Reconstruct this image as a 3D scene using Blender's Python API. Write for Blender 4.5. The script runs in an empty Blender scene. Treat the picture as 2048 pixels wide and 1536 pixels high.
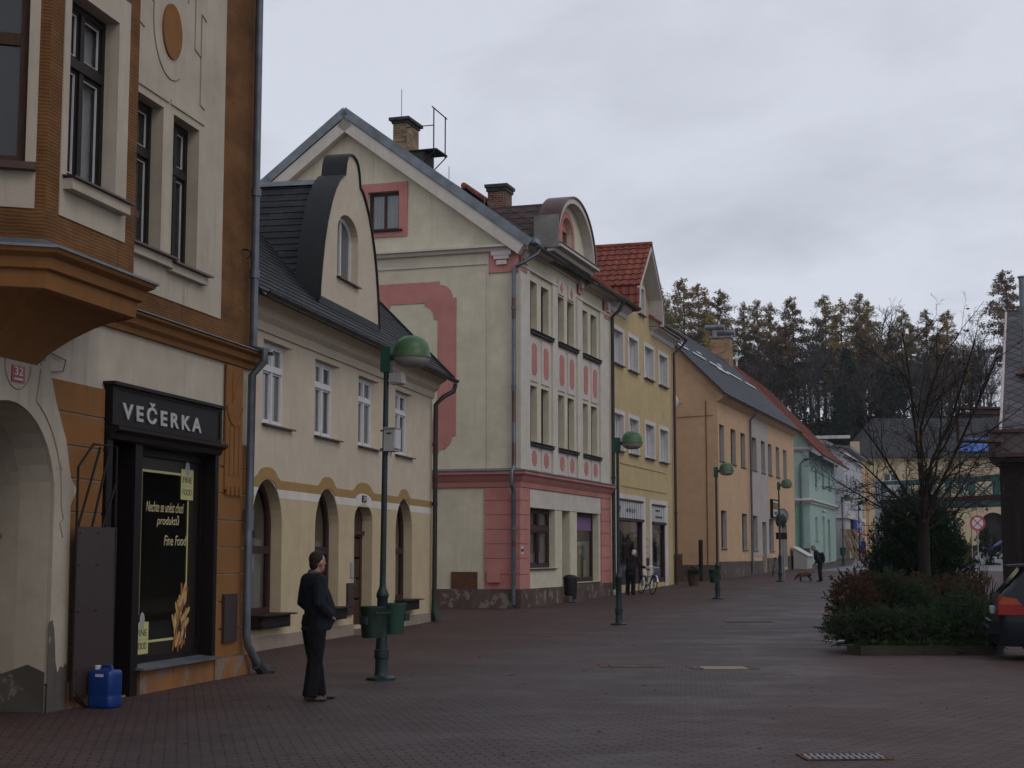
import bpy, bmesh, math, random
from mathutils import Vector, Matrix
from mathutils.geometry import tessellate_polygon
R = math.radians
SC = bpy.context.scene
COL = SC.collection

# ------------------------------------------------------------------ mesh building
def frame_axes(d):
    d = d.normalized()
    a = Vector((0, 0, 1)) if abs(d.z) < .95 else Vector((1, 0, 0))
    s = d.cross(a).normalized()
    return s, d.cross(s).normalized()

class MB:
    def __init__(self):
        self.v = []; self.f = []; self.m = []
    def add(self, vs, fs, m=0):
        o = len(self.v)
        self.v += [tuple(p) for p in vs]
        self.f += [tuple(i + o for i in f) for f in fs]
        self.m += [m] * len(fs)
        return self
    def box(self, x0, x1, y0, y1, z0, z1, m=0):
        x0, x1 = min(x0, x1), max(x0, x1); y0, y1 = min(y0, y1), max(y0, y1); z0, z1 = min(z0, z1), max(z0, z1)
        return self.add([(x0,y0,z0),(x1,y0,z0),(x1,y1,z0),(x0,y1,z0),(x0,y0,z1),(x1,y0,z1),(x1,y1,z1),(x0,y1,z1)],
                 [(0,3,2,1),(4,5,6,7),(0,1,5,4),(1,2,6,5),(2,3,7,6),(3,0,4,7)], m)
    def hexa(self, p, m=0):            # eight corners, bottom ring then top ring
        return self.add(p, [(0,3,2,1),(4,5,6,7),(0,1,5,4),(1,2,6,5),(2,3,7,6),(3,0,4,7)], m)
    def quad(self, a, b, c, d, m=0):
        return self.add([a,b,c,d], [(0,1,2,3)], m)
    def plate(self, outline, holes=(), y0=0., y1=.3, m=0, tf=None, back=True, mh=None):
        """polygon in the x-z plane with holes, from y0 (street side) to y1"""
        loops = [list(outline)] + [list(h) for h in holes]
        tris = tessellate_polygon([[Vector((p[0], p[1], 0)) for p in l] for l in loops])
        flat = [p for l in loops for p in l]; n = len(flat)
        vs = [(p[0], y0, p[1]) for p in flat] + [(p[0], y1, p[1]) for p in flat]
        fs = []
        for t in tris:
            a, b, c = [Vector(flat[i]) for i in t]
            if (b - a).cross(c - a) < 0: t = (t[0], t[2], t[1])
            fs.append(tuple(t))
            if back: fs.append(tuple(n + i for i in reversed(t)))
        o = 0; nf = len(fs); ns = len(outline)
        for k, l in enumerate(loops):
            ar = sum(l[i][0]*l[(i+1) % len(l)][1] - l[(i+1) % len(l)][0]*l[i][1] for i in range(len(l)))
            ccw = (ar > 0) == (k == 0)
            for i in range(len(l)):
                j = (i + 1) % len(l)
                q = (o+i, o+n+i, o+n+j, o+j)
                fs.append(q if ccw else q[::-1])
            o += len(l)
        if tf: vs = [tf(Vector(p)) for p in vs]
        self.add(vs, fs, m)
        if mh is not None:
            for i in range(len(self.m)-len(fs)+nf+ns, len(self.m)): self.m[i] = mh
        return self
    def tube(self, pts, r, n=8, m=0, cap=True):
        pts = [Vector(p) for p in pts]
        if not isinstance(r, (list, tuple)): r = [r] * len(pts)
        vs = []; fs = []
        s = None
        for i, p in enumerate(pts):
            d = (pts[min(i+1, len(pts)-1)] - pts[max(i-1, 0)])
            if d.length < 1e-9: d = Vector((0, 0, 1))
            d.normalize()
            if s is None: s, t = frame_axes(d)
            else:
                s = (s - d * s.dot(d))
                if s.length < 1e-6: s, t = frame_axes(d)
                s.normalize(); t = d.cross(s).normalized()
            for k in range(n):
                a = 2*math.pi*k/n
                vs.append(p + (s*math.cos(a) + t*math.sin(a)) * r[i])
        for i in range(len(pts)-1):
            for k in range(n):
                k2 = (k+1) % n
                fs.append((i*n+k, i*n+k2, (i+1)*n+k2, (i+1)*n+k))
        if cap:
            fs.append(tuple(range(n))[::-1]); fs.append(tuple((len(pts)-1)*n+k for k in range(n)))
        return self.add(vs, fs, m)
    def lathe(self, prof, c=(0,0,0), n=20, m=0, a0=0., a1=2*math.pi):
        vs = []; fs = []
        full = abs(a1 - a0 - 2*math.pi) < 1e-6
        cols = n if full else n + 1
        for (r, z) in prof:
            for k in range(cols):
                a = a0 + (a1-a0)*k/n
                vs.append((c[0]+r*math.cos(a), c[1]+r*math.sin(a), c[2]+z))
        for i in range(len(prof)-1):
            for k in range(n):
                k2 = (k+1) % cols
                fs.append((i*cols+k, i*cols+k2, (i+1)*cols+k2, (i+1)*cols+k))
        return self.add(vs, fs, m)
    def ell(self, c, r, n=14, m=0, rot=None):
        vs = []; fs = []; h = n//2
        for i in range(h+1):
            t = math.pi*i/h
            for k in range(n):
                a = 2*math.pi*k/n
                p = Vector((r[0]*math.sin(t)*math.cos(a), r[1]*math.sin(t)*math.sin(a), -r[2]*math.cos(t)))
                if rot: p = rot @ p
                vs.append(p + Vector(c))
        for i in range(h):
            for k in range(n):
                k2 = (k+1) % n
                fs.append((i*n+k, i*n+k2, (i+1)*n+k2, (i+1)*n+k))
        return self.add(vs, fs, m)
    def loft(self, rings, n=20, m=0, cap=True):
        """rings of (centre, rx, ry), horizontal ellipses"""
        vs = []; fs = []
        for (c, rx, ry) in rings:
            for k in range(n):
                a = 2*math.pi*k/n
                vs.append((c[0]+rx*math.cos(a), c[1]+ry*math.sin(a), c[2]))
        for i in range(len(rings)-1):
            for k in range(n):
                k2 = (k+1) % n
                fs.append((i*n+k, i*n+k2, (i+1)*n+k2, (i+1)*n+k))
        if cap:
            fs.append(tuple(range(n))[::-1]); fs.append(tuple((len(rings)-1)*n+k for k in range(n)))
        return self.add(vs, fs, m)
    def sweep(self, prof, pts, m=0, closed_prof=True):
        """profile (out, up) swept along horizontal points given as (position, outward) pairs"""
        n = len(prof); vs = []; fs = []
        for p, o in pts:
            p = Vector(p); o = Vector(o)
            for (a, b) in prof: vs.append(p + o*a + Vector((0,0,b)))
        for i in range(len(pts)-1):
            for k in range(n if closed_prof else n-1):
                k2 = (k+1) % n
                fs.append((i*n+k, (i+1)*n+k, (i+1)*n+k2, i*n+k2))
        if closed_prof:
            fs.append(tuple(range(n))); fs.append(tuple((len(pts)-1)*n+k for k in range(n))[::-1])
        return self.add(vs, fs, m)
    def build(self, name, mats, parent=None, smooth=False, loc=None, label=None, fix=False):
        me = bpy.data.meshes.new(name)
        me.from_pydata(self.v, [], self.f)
        if not isinstance(mats, (list, tuple)): mats = [mats]
        for mt in mats: me.materials.append(mt)
        if len(mats) > 1: me.polygons.foreach_set('material_index', self.m)
        if fix:
            bm = bmesh.new(); bm.from_mesh(me); bmesh.ops.recalc_face_normals(bm, faces=bm.faces); bm.to_mesh(me); bm.free()
        uvmap(me)
        if smooth:
            me.polygons.foreach_set('use_smooth', [True]*len(me.polygons))
            me.set_sharp_from_angle(angle=R(smooth if smooth is not True else 40))
        me.update()
        return link(name, me, parent, loc, label)

def uvmap(me):
    uv = me.uv_layers.new(name='UVMap').data
    vs = me.vertices
    for p in me.polygons:
        n = p.normal
        if abs(n.z) > .97: u = Vector((1,0,0)); v = Vector((0,1,0))
        else:
            u = Vector((-n.y, n.x, 0)).normalized(); v = n.cross(u)
        for li in p.loop_indices:
            c = vs[me.loops[li].vertex_index].co
            uv[li].uv = (c.dot(u), c.dot(v))

def link(name, me, parent=None, loc=None, label=None):
    o = bpy.data.objects.new(name, me); COL.objects.link(o)
    if parent: o.parent = parent
    if loc: o.location = loc
    if label: o['label'] = label
    return o

def tag(o, label=None, cat=None, group=None, kind=None):
    if label: o['label'] = label
    if cat: o['category'] = cat
    if group: o['group'] = group
    if kind: o['kind'] = kind
    return o

def thing(name, label, cat, loc=(0,0,0), rz=0., group=None):
    o = bpy.data.objects.new(name, None); COL.objects.link(o)
    o.location = loc; o.rotation_euler = (0,0,rz)
    o.empty_display_size = .2
    return tag(o, label, cat, group)

def copy_tree(o, parent=None):
    c = o.copy(); COL.objects.link(c)
    if parent: c.parent = parent
    for ch in list(o.children): copy_tree(ch, c)
    return c

def blob(mb, voxel, name, mat, parent=None, smooth_it=4, loc=None):
    """overlapping closed shapes fused into one continuous skin"""
    me = bpy.data.meshes.new(name); me.from_pydata(mb.v, [], mb.f); me.update()
    o = bpy.data.objects.new(name, me); COL.objects.link(o)
    md = o.modifiers.new('r', 'REMESH'); md.mode = 'VOXEL'; md.voxel_size = voxel; md.use_smooth_shade = True
    s = o.modifiers.new('s', 'SMOOTH'); s.iterations = smooth_it; s.factor = .5
    dg = bpy.context.evaluated_depsgraph_get()
    m2 = bpy.data.meshes.new_from_object(o.evaluated_get(dg))
    bpy.data.objects.remove(o); bpy.data.meshes.remove(me)
    m2.name = name; m2.materials.clear(); m2.materials.append(mat)
    m2.polygons.foreach_set('use_smooth', [True]*len(m2.polygons))
    uvmap(m2)
    return link(name, m2, parent, loc)

def text(name, s, u0, u1, z0, z1, y, mat, parent, shear=0., spacing=1., ext=.004, bold=0.):
    cu = bpy.data.curves.new(name, 'FONT'); cu.body = s; cu.extrude = ext; cu.shear = shear
    cu.space_character = spacing; cu.offset = bold
    ob = bpy.data.objects.new(name, cu); me = bpy.data.meshes.new_from_object(ob)
    bpy.data.objects.remove(ob)
    xs = [v.co.x for v in me.vertices]; ys = [v.co.y for v in me.vertices]
    a, b, c, d = min(xs), max(xs), min(ys), max(ys)
    for v in me.vertices:
        x, yy, zz = v.co
        v.co = (u0 + (x-a)/(b-a)*(u1-u0), y - zz, z0 + (yy-c)/(d-c)*(z1-z0))
    me.materials.clear(); me.materials.append(mat); uvmap(me)
    return link(name, me, parent)

def arc(cx, cz, rx, rz, a0, a1, n):
    return [(cx + rx*math.cos(R(a0+(a1-a0)*i/n)), cz + rz*math.sin(R(a0+(a1-a0)*i/n))) for i in range(n+1)]
def rect(u0, u1, z0, z1): return [(u0,z0),(u1,z0),(u1,z1),(u0,z1)]
def arch(u0, u1, z0, zs, zt, n=16):
    return [(u0,z0),(u1,z0)] + arc((u0+u1)/2, zs, (u1-u0)/2, zt-zs, 0, 180, n)

# ------------------------------------------------------------------ materials
class NT:
    def __init__(s, name):
        s.mat = bpy.data.materials.new(name); s.mat.use_nodes = True
        s.t = s.mat.node_tree; s.t.nodes.clear()
        s.out = s.n('ShaderNodeOutputMaterial'); s.p = s.n('ShaderNodeBsdfPrincipled')
        s.l(s.p.outputs[0], s.out.inputs[0])
    def n(s, t, **k):
        nd = s.t.nodes.new(t)
        for a, b in k.items(): setattr(nd, a, b)
        return nd
    def l(s, a, b): s.t.links.new(a, b)
    def uv(s, sx=1., sy=1., rot=0.):
        c = s.n('ShaderNodeTexCoord'); m = s.n('ShaderNodeMapping')
        m.inputs['Scale'].default_value = (sx, sy, 1); m.inputs['Rotation'].default_value = (0,0,rot)
        s.l(c.outputs['UV'], m.inputs[0]); return m.outputs[0]
    def obj(s, sx=1., sy=1., sz=1.):
        c = s.n('ShaderNodeTexCoord'); m = s.n('ShaderNodeMapping'); m.inputs['Scale'].default_value = (sx,sy,sz)
        s.l(c.outputs['Object'], m.inputs[0]); return m.outputs[0]
    def noise(s, vec, scale, detail=4., rough=.55):
        n = s.n('ShaderNodeTexNoise'); n.inputs['Scale'].default_value = scale
        n.inputs['Detail'].default_value = detail; n.inputs['Roughness'].default_value = rough
        s.l(vec, n.inputs['Vector']); return n.outputs['Fac']
    def ramp(s, fac, *stops):
        r = s.n('ShaderNodeValToRGB'); e = r.color_ramp.elements
        while len(e) < len(stops): e.new(.5)
        for x, (p, c) in zip(e, stops):
            x.position = p; x.color = (c, c, c, 1) if isinstance(c, (int, float)) else (*c, 1)
        s.l(fac, r.inputs[0]); return r.outputs[0]
    def mix(s, fac, a, b, mode='MIX'):
        m = s.n('ShaderNodeMix', data_type='RGBA', blend_type=mode)
        for sock, v in ((m.inputs[0], fac), (m.inputs[6], a), (m.inputs[7], b)):
            if hasattr(v, 'is_output'): s.l(v, sock)
            elif isinstance(v, (int, float)): sock.default_value = v if sock == m.inputs[0] else (v, v, v, 1)
            else: sock.default_value = (*v, 1)
        return m.outputs[2]
    def math(s, op, a, b=None):
        m = s.n('ShaderNodeMath', operation=op)
        for i, v in enumerate((a, b)):
            if v is None: continue
            if hasattr(v, 'is_output'): s.l(v, m.inputs[i])
            else: m.inputs[i].default_value = v
        return m.outputs[0]
    def bump(s, h, strength=.3, dist=.01):
        b = s.n('ShaderNodeBump'); b.inputs['Strength'].default_value = strength; b.inputs['Distance'].default_value = dist
        s.l(h, b.inputs['Height']); s.l(b.outputs[0], s.p.inputs['Normal'])
    def set(s, col=None, rough=None, spec=None, metal=None):
        for key, v in (('Base Color', col), ('Roughness', rough), ('Specular IOR Level', spec), ('Metallic', metal)):
            if v is None: continue
            if hasattr(v, 'is_output'): s.l(v, s.p.inputs[key])
            elif isinstance(v, (int, float)): s.p.inputs[key].default_value = v
            else: s.p.inputs[key].default_value = (*v, 1)
        return s

def dk(c, k): return tuple(x*k for x in c)

def plaster(name, c, stain=.75, dirt=(.12,.1,.08), patch=0., comb=0., fine=70., amount=.5):
    t = NT(name); uv = t.uv(); st = t.uv(1.4, .14)
    a = t.noise(uv, .9, 6, .6); b = t.noise(st, 2.2, 5, .6); f = t.noise(uv, fine, 3, .6)
    col = t.mix(t.ramp(a, (.3, 0.), (.72, 1.)), dk(c, stain), dk(c, 1.06))
    col = t.mix(t.math('MULTIPLY', t.ramp(b, (.56, 0.), (.78, 1.)), amount*.6), col, dk(dirt, 1.6))
    rs = t.noise(t.uv(6., .22), 1.5, 6, .7); rm = t.noise(uv, .45, 3, .5)
    col = t.mix(t.math('MULTIPLY', t.math('MULTIPLY', t.ramp(rs, (.52, 0.), (.74, 1.)), t.ramp(rm, (.45, 0.), (.62, 1.))), .36+amount*.5), col, dk(dirt, 1.1))
    bl = t.noise(uv, 2.6, 8, .68); col = t.mix(.5, col, t.ramp(bl, (.32, .8), (.66, 1.06)), 'MULTIPLY')
    col = t.mix(.12, col, t.ramp(f, (.3, .25), (.7, 1.)), 'MULTIPLY')
    h = f
    if patch > 0:
        pn = t.noise(t.uv(1.3, 1.0), 1.7, 8, .62)
        pm = t.ramp(pn, (patch, 0.), (patch+.015, 1.))
        col = t.mix(pm, col, (.2,.17,.14))
    if comb > 0:
        w = t.n('ShaderNodeTexWave', wave_type='BANDS', bands_direction='Y'); w.inputs['Scale'].default_value = 9.
        w.inputs['Distortion'].default_value = 3.5; w.inputs['Detail'].default_value = 2.; w.inputs['Detail Scale'].default_value = .6
        t.l(uv, w.inputs['Vector'])
        col = t.mix(comb, col, t.ramp(w.outputs['Fac'], (.2, .45), (.8, 1.15)), 'MULTIPLY')
        big = t.noise(t.uv(.7, 1.6), 1.6, 7, .7)
        col = t.mix(.75, col, t.ramp(big, (.3, .42), (.62, 1.15)), 'MULTIPLY')
        h = t.math('ADD', f, w.outputs['Fac'])
    t.bump(h, .35, .008)
    return t.set(col, .9, .2).mat

def plain(name, c, rough=.5, metal=0., var=.25, scale=6., spec=.4, bump=0.):
    t = NT(name); n = t.noise(t.obj(), scale, 5, .6)
    col = t.mix(t.ramp(n, (.3, 0.), (.7, 1.)), dk(c, 1-var), dk(c, 1+var*.6))
    if bump: t.bump(n, bump, .01)
    return t.set(col, rough, spec, metal).mat

def roofmat(name, c, w=.3, h=.2, var=.5, lichen=(.12,.12,.09), lich=.3, rough=.6):
    t = NT(name); b = t.n('ShaderNodeTexBrick'); b.offset = .5
    t.l(t.uv(), b.inputs['Vector'])
    for k, v in (('Scale', 1.), ('Mortar Size', .006), ('Brick Width', w), ('Row Height', h), ('Bias', 0.)): b.inputs[k].default_value = v
    b.inputs['Color1'].default_value = (*dk(c, 1-var), 1); b.inputs['Color2'].default_value = (*dk(c, 1+var), 1)
    b.inputs['Mortar'].default_value = (*dk(c, .25), 1)
    n = t.noise(t.uv(), 1.3, 7, .65); col = t.mix(t.math('MULTIPLY', t.ramp(n, (.5, 0.), (.75, 1.)), lich), b.outputs['Color'], lichen)
    t.bump(t.math('ADD', t.math('MULTIPLY', b.outputs['Fac'], -1.), t.noise(t.uv(), 30, 3)), .4, .012)
    return t.set(col, rough+.1, .2).mat

def diamondmat(name, c, w=.38, h=.26, var=.3):
    t = NT(name); tc = t.n('ShaderNodeTexCoord'); sp = t.n('ShaderNodeSeparateXYZ'); t.l(tc.outputs['UV'], sp.inputs[0])
    u = t.math('DIVIDE', sp.outputs[0], w); v = t.math('DIVIDE', sp.outputs[1], h)
    a = t.math('ADD', u, v); b = t.math('SUBTRACT', u, v)
    fa = t.math('FRACT', a); fb = t.math('FRACT', b)
    ia = t.math('FLOOR', a); ib = t.math('FLOOR', b)
    cmb = t.n('ShaderNodeCombineXYZ'); t.l(ia, cmb.inputs[0]); t.l(ib, cmb.inputs[1])
    wn = t.n('ShaderNodeTexWhiteNoise', noise_dimensions='2D'); t.l(cmb.outputs[0], wn.inputs['Vector'])
    ea = t.math('MINIMUM', fa, fb)
    line = t.ramp(ea, (.07, .1), (.16, 1.))
    col = t.mix(wn.outputs['Value'], dk(c, 1-var), dk(c, 1+var))
    col = t.mix(1., col, line, 'MULTIPLY')
    n = t.noise(t.uv(), 1.2, 6); col = t.mix(t.math('MULTIPLY', t.ramp(n, (.5,0.),(.8,1.)), .3), col, (.1,.09,.07))
    t.bump(ea, .5, .02)
    return t.set(col, .55, .4).mat

def brickmat(name, c, mortar=(.3,.27,.22), w=.25, h=.078, var=.45):
    t = NT(name); b = t.n('ShaderNodeTexBrick'); b.offset = .5; t.l(t.uv(), b.inputs['Vector'])
    for k, v in (('Scale', 1.), ('Mortar Size', .008), ('Brick Width', w), ('Row Height', h)): b.inputs[k].default_value = v
    b.inputs['Color1'].default_value = (*dk(c, 1-var), 1); b.inputs['Color2'].default_value = (*dk(c, 1+var*.6), 1)
    b.inputs['Mortar'].default_value = (*mortar, 1)
    n = t.noise(t.uv(), 2., 6); col = t.mix(.55, b.outputs['Color'], t.ramp(n, (.3,.35), (.65,1.1)), 'MULTIPLY')
    t.bump(t.math('MULTIPLY', b.outputs['Fac'], -1.), .5, .01)
    return t.set(col, .85, .2).mat

def woodmat(name, c, plank=0., rough=.55, horiz=False):
    t = NT(name); g = t.noise(t.uv(1.2 if horiz else 14, 14 if horiz else 1.2), 3., 6, .65)
    col = t.mix(t.ramp(g, (.3,0.), (.7,1.)), dk(c, .55), dk(c, 1.25))
    if plank:
        w = t.n('ShaderNodeTexBrick'); w.offset = 0.; t.l(t.uv(), w.inputs['Vector'])
        for k, v in (('Scale', 1.), ('Mortar Size', .008), ('Brick Width', plank), ('Row Height', 40.)): w.inputs[k].default_value = v
        w.inputs['Color1'].default_value = (.75,.75,.75,1); w.inputs['Color2'].default_value = (1.15,1.15,1.15,1); w.inputs['Mortar'].default_value = (.12,.12,.12,1)
        col = t.mix(1., col, w.outputs['Color'], 'MULTIPLY')
        t.bump(t.math('MULTIPLY', w.outputs['Fac'], -1.), .5, .012)
    return t.set(col, rough, .18).mat

def glass_dark(name, c=(.02,.022,.025)):
    t = NT(name); n = t.noise(t.uv(), 1.1, 2); t.bump(n, .035, .03)
    t.set(c, .04, .6); return t.mat

def glass_clear(name):
    t = NT(name); tr = t.n('ShaderNodeBsdfTransparent'); gl = t.n('ShaderNodeBsdfGlossy'); mx = t.n('ShaderNodeMixShader'); fr = t.n('ShaderNodeFresnel')
    tr.inputs[0].default_value = (.86,.88,.88,1); gl.inputs['Roughness'].default_value = .02; fr.inputs[0].default_value = 1.5
    t.t.nodes.remove(t.p)
    t.l(t.math('MINIMUM', t.math('MULTIPLY', fr.outputs[0], 1.1), .6), mx.inputs[0]); t.l(tr.outputs[0], mx.inputs[1]); t.l(gl.outputs[0], mx.inputs[2]); t.l(mx.outputs[0], t.out.inputs[0])
    return t.mat

def leafmat(name, c1, c2, c3=None, scale=.6):
    t = NT(name)
    g = t.n('ShaderNodeNewGeometry'); oi = t.n('ShaderNodeObjectInfo')
    n = t.noise(t.obj(), scale, 3)
    col = t.mix(t.ramp(n, (.35,0.), (.65,1.)), c1, c2)
    r = g.outputs['Random Per Island']
    col = t.mix(t.ramp(r, (0.,0.), (1.,1.)), dk(c1, .55), col)
    if c3: col = t.mix(t.ramp(r, (.8,0.), (.84,1.)), col, c3)
    hs = t.n('ShaderNodeHueSaturation'); t.l(col, hs.inputs['Color'])
    t.l(t.math('ADD', t.math('MULTIPLY', oi.outputs['Random'], .06), .47), hs.inputs['Hue'])
    t.l(t.math('ADD', t.math('MULTIPLY', oi.outputs['Random'], .5), .75), hs.inputs['Value'])
    t.set(hs.outputs[0], .65, .15)
    tr = t.n('ShaderNodeBsdfTranslucent'); t.l(hs.outputs[0], tr.inputs[0]); mx = t.n('ShaderNodeMixShader'); mx.inputs[0].default_value = .42
    t.l(t.p.outputs[0], mx.inputs[1]); t.l(tr.outputs[0], mx.inputs[2]); t.l(mx.outputs[0], t.out.inputs[0])
    return t.mat

M = {}
M['ochre_comb'] = plaster('ochre_combed_plaster', (.225,.103,.036), .7, (.05,.03,.02), comb=.5, amount=.8)
M['ochre'] = plaster('ochre_plaster', (.27,.122,.04), .8, (.08,.05,.03), amount=.5)
M['ochre_base'] = plaster('ochre_plinth', (.33,.15,.06), .6, (.06,.05,.04), patch=.56, amount=.9)
M['cream_old'] = plaster('old_cream_plaster', (.52,.45,.355), .82, (.2,.17,.14), amount=.5)
M['cream_patch'] = plaster('peeling_cream_plaster', (.47,.41,.32), .75, (.2,.16,.12), patch=.63, amount=.6)
M['cream'] = plaster('cream_plaster', (.57,.485,.365), .95, (.4,.33,.26), amount=.32, fine=110)
M['vanilla'] = plaster('vanilla_plaster', (.55,.435,.275), .93, (.4,.3,.17), amount=.32, fine=110)
M['mustard'] = plaster('mustard_paint', (.36,.22,.085), .93, (.3,.18,.06), amount=.15)
M['reveal'] = plaster('tan_reveal_plaster', (.5,.4,.26), .95, (.4,.33,.26), amount=.15)
M['offwhite'] = plaster('off_white_paint', (.66,.62,.55), .93, (.4,.36,.3), amount=.15)
M['sandstone'] = plaster('sandstone_plinth', (.34,.27,.22), .7, (.15,.12,.1), amount=.8)
M['pale'] = plaster('pale_yellow_green_plaster', (.63,.57,.43), .86, (.3,.28,.2), amount=.4)
M['pale_trim'] = plaster('pale_trim', (.6,.555,.48), .88, (.3,.27,.22), amount=.5)
M['pink'] = plaster('salmon_pink_paint', (.52,.225,.195), .82, (.25,.12,.1), amount=.4)
M['pink_stone'] = plaster('stained_pink_stone', (.15,.1,.085), .4, (.03,.03,.026), patch=.55, amount=1.)
M['lilac'] = plaster('lilac_white_paint', (.6,.52,.5), .9, (.3,.25,.24), amount=.3)
M['yellow'] = plaster('yellow_plaster', (.53,.405,.215), .9, (.4,.28,.12), amount=.25)
M['white_trim'] = plaster('white_trim', (.62,.58,.55), .9, (.35,.32,.29), amount=.3)
M['orange'] = plaster('apricot_plaster', (.56,.37,.225), .92, (.35,.24,.15), amount=.3)
M['grey_pl'] = plaster('grey_plaster', (.42,.38,.35), .9, (.25,.22,.2), amount=.3)
M['stone_base'] = plaster('stone_plinth', (.13,.11,.095), .5, (.06,.05,.05), patch=.6, amount=1.)
M['mint'] = plaster('mint_plaster', (.36,.49,.43), .88, (.3,.42,.36), patch=.68, amount=.4)
M['mint_dk'] = plaster('green_render', (.2,.42,.32), .8, (.2,.3,.26), patch=.7, amount=.5)
M['bluegrey'] = plaster('blue_grey_plaster', (.45,.45,.48), .9, (.3,.28,.28), amount=.4)
M['buff'] = plaster('buff_plaster', (.52,.42,.27), .9, (.3,.24,.17), amount=.3)
M['slate'] = roofmat('dark_slate', (.026,.027,.03), .32, .2, .35, (.06,.06,.05), .35, .5)
M['slate_old'] = roofmat('weathered_slate', (.04,.04,.042), .3, .2, .4, (.1,.09,.06), .6)
M['slate_blue'] = roofmat('blue_grey_sheet_tiles', (.036,.04,.05), 1.2, .36, .12, (.05,.05,.05), .2, .38)
M['slate_red'] = diamondmat('purple_brown_diamond_slate', (.06,.03,.029), .5, .36, .35)
M['diamond'] = diamondmat('grey_diamond_slate', (.08,.074,.086), .56, .34, .25)
M['diamond_br'] = diamondmat('brown_diamond_slate', (.06,.037,.034), .55, .4, .25)
M['tile'] = roofmat('red_clay_tile', (.21,.06,.04), .28, .36, .22, (.12,.05,.03), .35, .6)
M['tile_old'] = roofmat('old_red_tile', (.2,.06,.035), .25, .3, .35, (.09,.05,.035), .6, .7)
M['zinc'] = plain('zinc_sheet', (.17,.19,.21), .45, .5, .35, 2.5)
M['zinc_rust'] = plain('rusty_zinc_sheet', (.2,.19,.17), .6, .3, .4, 1.6)
M['copper'] = plain('brown_sheet_metal', (.075,.036,.03), .4, .3, .35, 2.)
M['darkmetal'] = plain('dark_sheet_metal', (.018,.019,.021), .6, .2, .3, 3.)
M['gutter'] = plain('dark_gutter_metal', (.04,.042,.045), .4, .5, .4, 4.)
M['pipe_grey'] = plain('grey_pipe_metal', (.13,.145,.165), .42, .5, .3, 3.)
M['pipe_brown'] = plain('brown_pipe', (.035,.026,.024), .4, .2, .3, 4.)
M['rust'] = plain('rusted_metal', (.12,.05,.025), .8, .2, .5, 8.)
M['brick_y'] = brickmat('yellow_brick', (.3,.19,.1))
M['brick_r'] = brickmat('red_brick', (.16,.06,.04))
M['brick_o'] = brickmat('orange_brick', (.36,.2,.1))
M['soot'] = plain('sooty_concrete', (.045,.045,.045), .85, 0, .5, 5)
M['wood_dk'] = woodmat('dark_brown_wood', (.018,.012,.010))
M['wood_shop'] = woodmat('shopfront_wood', (.010,.0065,.006), 0, .45)
M['wood_door'] = woodmat('brown_door_wood', (.065,.032,.018))
M['wood_white'] = plain('white_window_paint', (.6,.59,.6), .45, 0, .08)
M['wood_red'] = woodmat('red_brown_window_wood', (.05,.022,.02))
M['timber'] = woodmat('dark_board_cladding', (.016,.009,.0075), .16)
M['black'] = plain('unlit_black', (.006,.006,.006), .9, 0, .2)  # near-black stands in for the darkness of unlit rooms, gaps and the grate pit
M['interior'] = plain('dim_interior', (.035,.032,.03), .9, 0, .3, 1.)
M['curtain'] = plain('white_net_curtain', (.5,.5,.5), .9, 0, .12, 3)
M['curtain_dk'] = plain('grey_curtain', (.22,.21,.19), .9, 0, .2, 3)
M['glass'] = glass_dark('window_glass')
M['glass_sky'] = glass_dark('sky_toned_window_glass', (.09,.095,.1))  # paler base colour stands in for reflected sky
M['glass_c'] = glass_clear('clear_glass')
M['cabinet'] = plain('grey_brown_enamel', (.04,.025,.023), .5, 0, .15)
M['green_lamp'] = plain('green_lamp_enamel', (.05,.115,.045), .42, 0, .3, 7., .4)
M['green_box'] = plain('dark_green_enamel', (.008,.06,.035), .4, 0, .2)
M['pole'] = plain('dark_green_pole_paint', (.02,.035,.034), .45, .2, .4, 9.)
M['lampbowl'] = plain('lamp_bowl_plastic', (.28,.26,.245), .35, 0, .1)
M['bin_dk'] = plain('dark_green_bin_plastic', (.009,.025,.014), .45, 0, .25, 8)
M['bin'] = plain('green_bin_plastic', (.014,.052,.03), .45, 0, .2, 8)
M['grey_box'] = plain('grey_enamel', (.34,.33,.32), .5, 0, .12)
M['letter'] = plain('silver_letters', (.42,.41,.4), .5, 0, .1)
M['decal_y'] = plain('pale_yellow_decal', (.5,.47,.2), .6, 0, .08)
M['decal_br'] = plain('brown_window_film', (.02,.012,.008), .4, 0, .2)
M['decal_tx'] = plain('cream_decal_text', (.48,.4,.22), .6, 0, .08)
M['decal_dk'] = plain('dark_print', (.04,.04,.03), .6, 0, .1)
M['bread'] = plain('bread_print', (.5,.3,.12), .6, 0, .45, 9)
M['bread2'] = plain('toast_print', (.28,.11,.035), .6, 0, .4, 9)
M['choco'] = plain('chocolate_print', (.04,.016,.012), .5, 0, .4, 9)
M['red_plate'] = plain('red_enamel', (.3,.03,.03), .4, 0, .15)
M['white_en'] = plain('white_enamel', (.5,.5,.5), .45, 0, .08)
M['blue_can'] = plain('blue_plastic', (.006,.035,.18), .35, 0, .2, 5)
M['purple'] = plain('purple_print', (.17,.08,.2), .6, 0, .15)
M['blue_sign'] = plain('blue_sign', (.03,.08,.36), .45, 0, .1)
M['red_sign'] = plain('red_sign', (.4,.04,.05), .45, 0, .1)
M['gold'] = plain('dull_gold_print', (.2,.11,.02), .5, 0, .2)
M['tarp'] = plain('blue_tarpaulin', (.03,.12,.38), .45, 0, .3, 1.5)
M['teal'] = plain('teal_girder_paint', (.035,.12,.115), .5, 0, .25, 3)
M['sign_post'] = plain('galvanised_post', (.33,.33,.34), .45, .4, .15)
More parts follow.
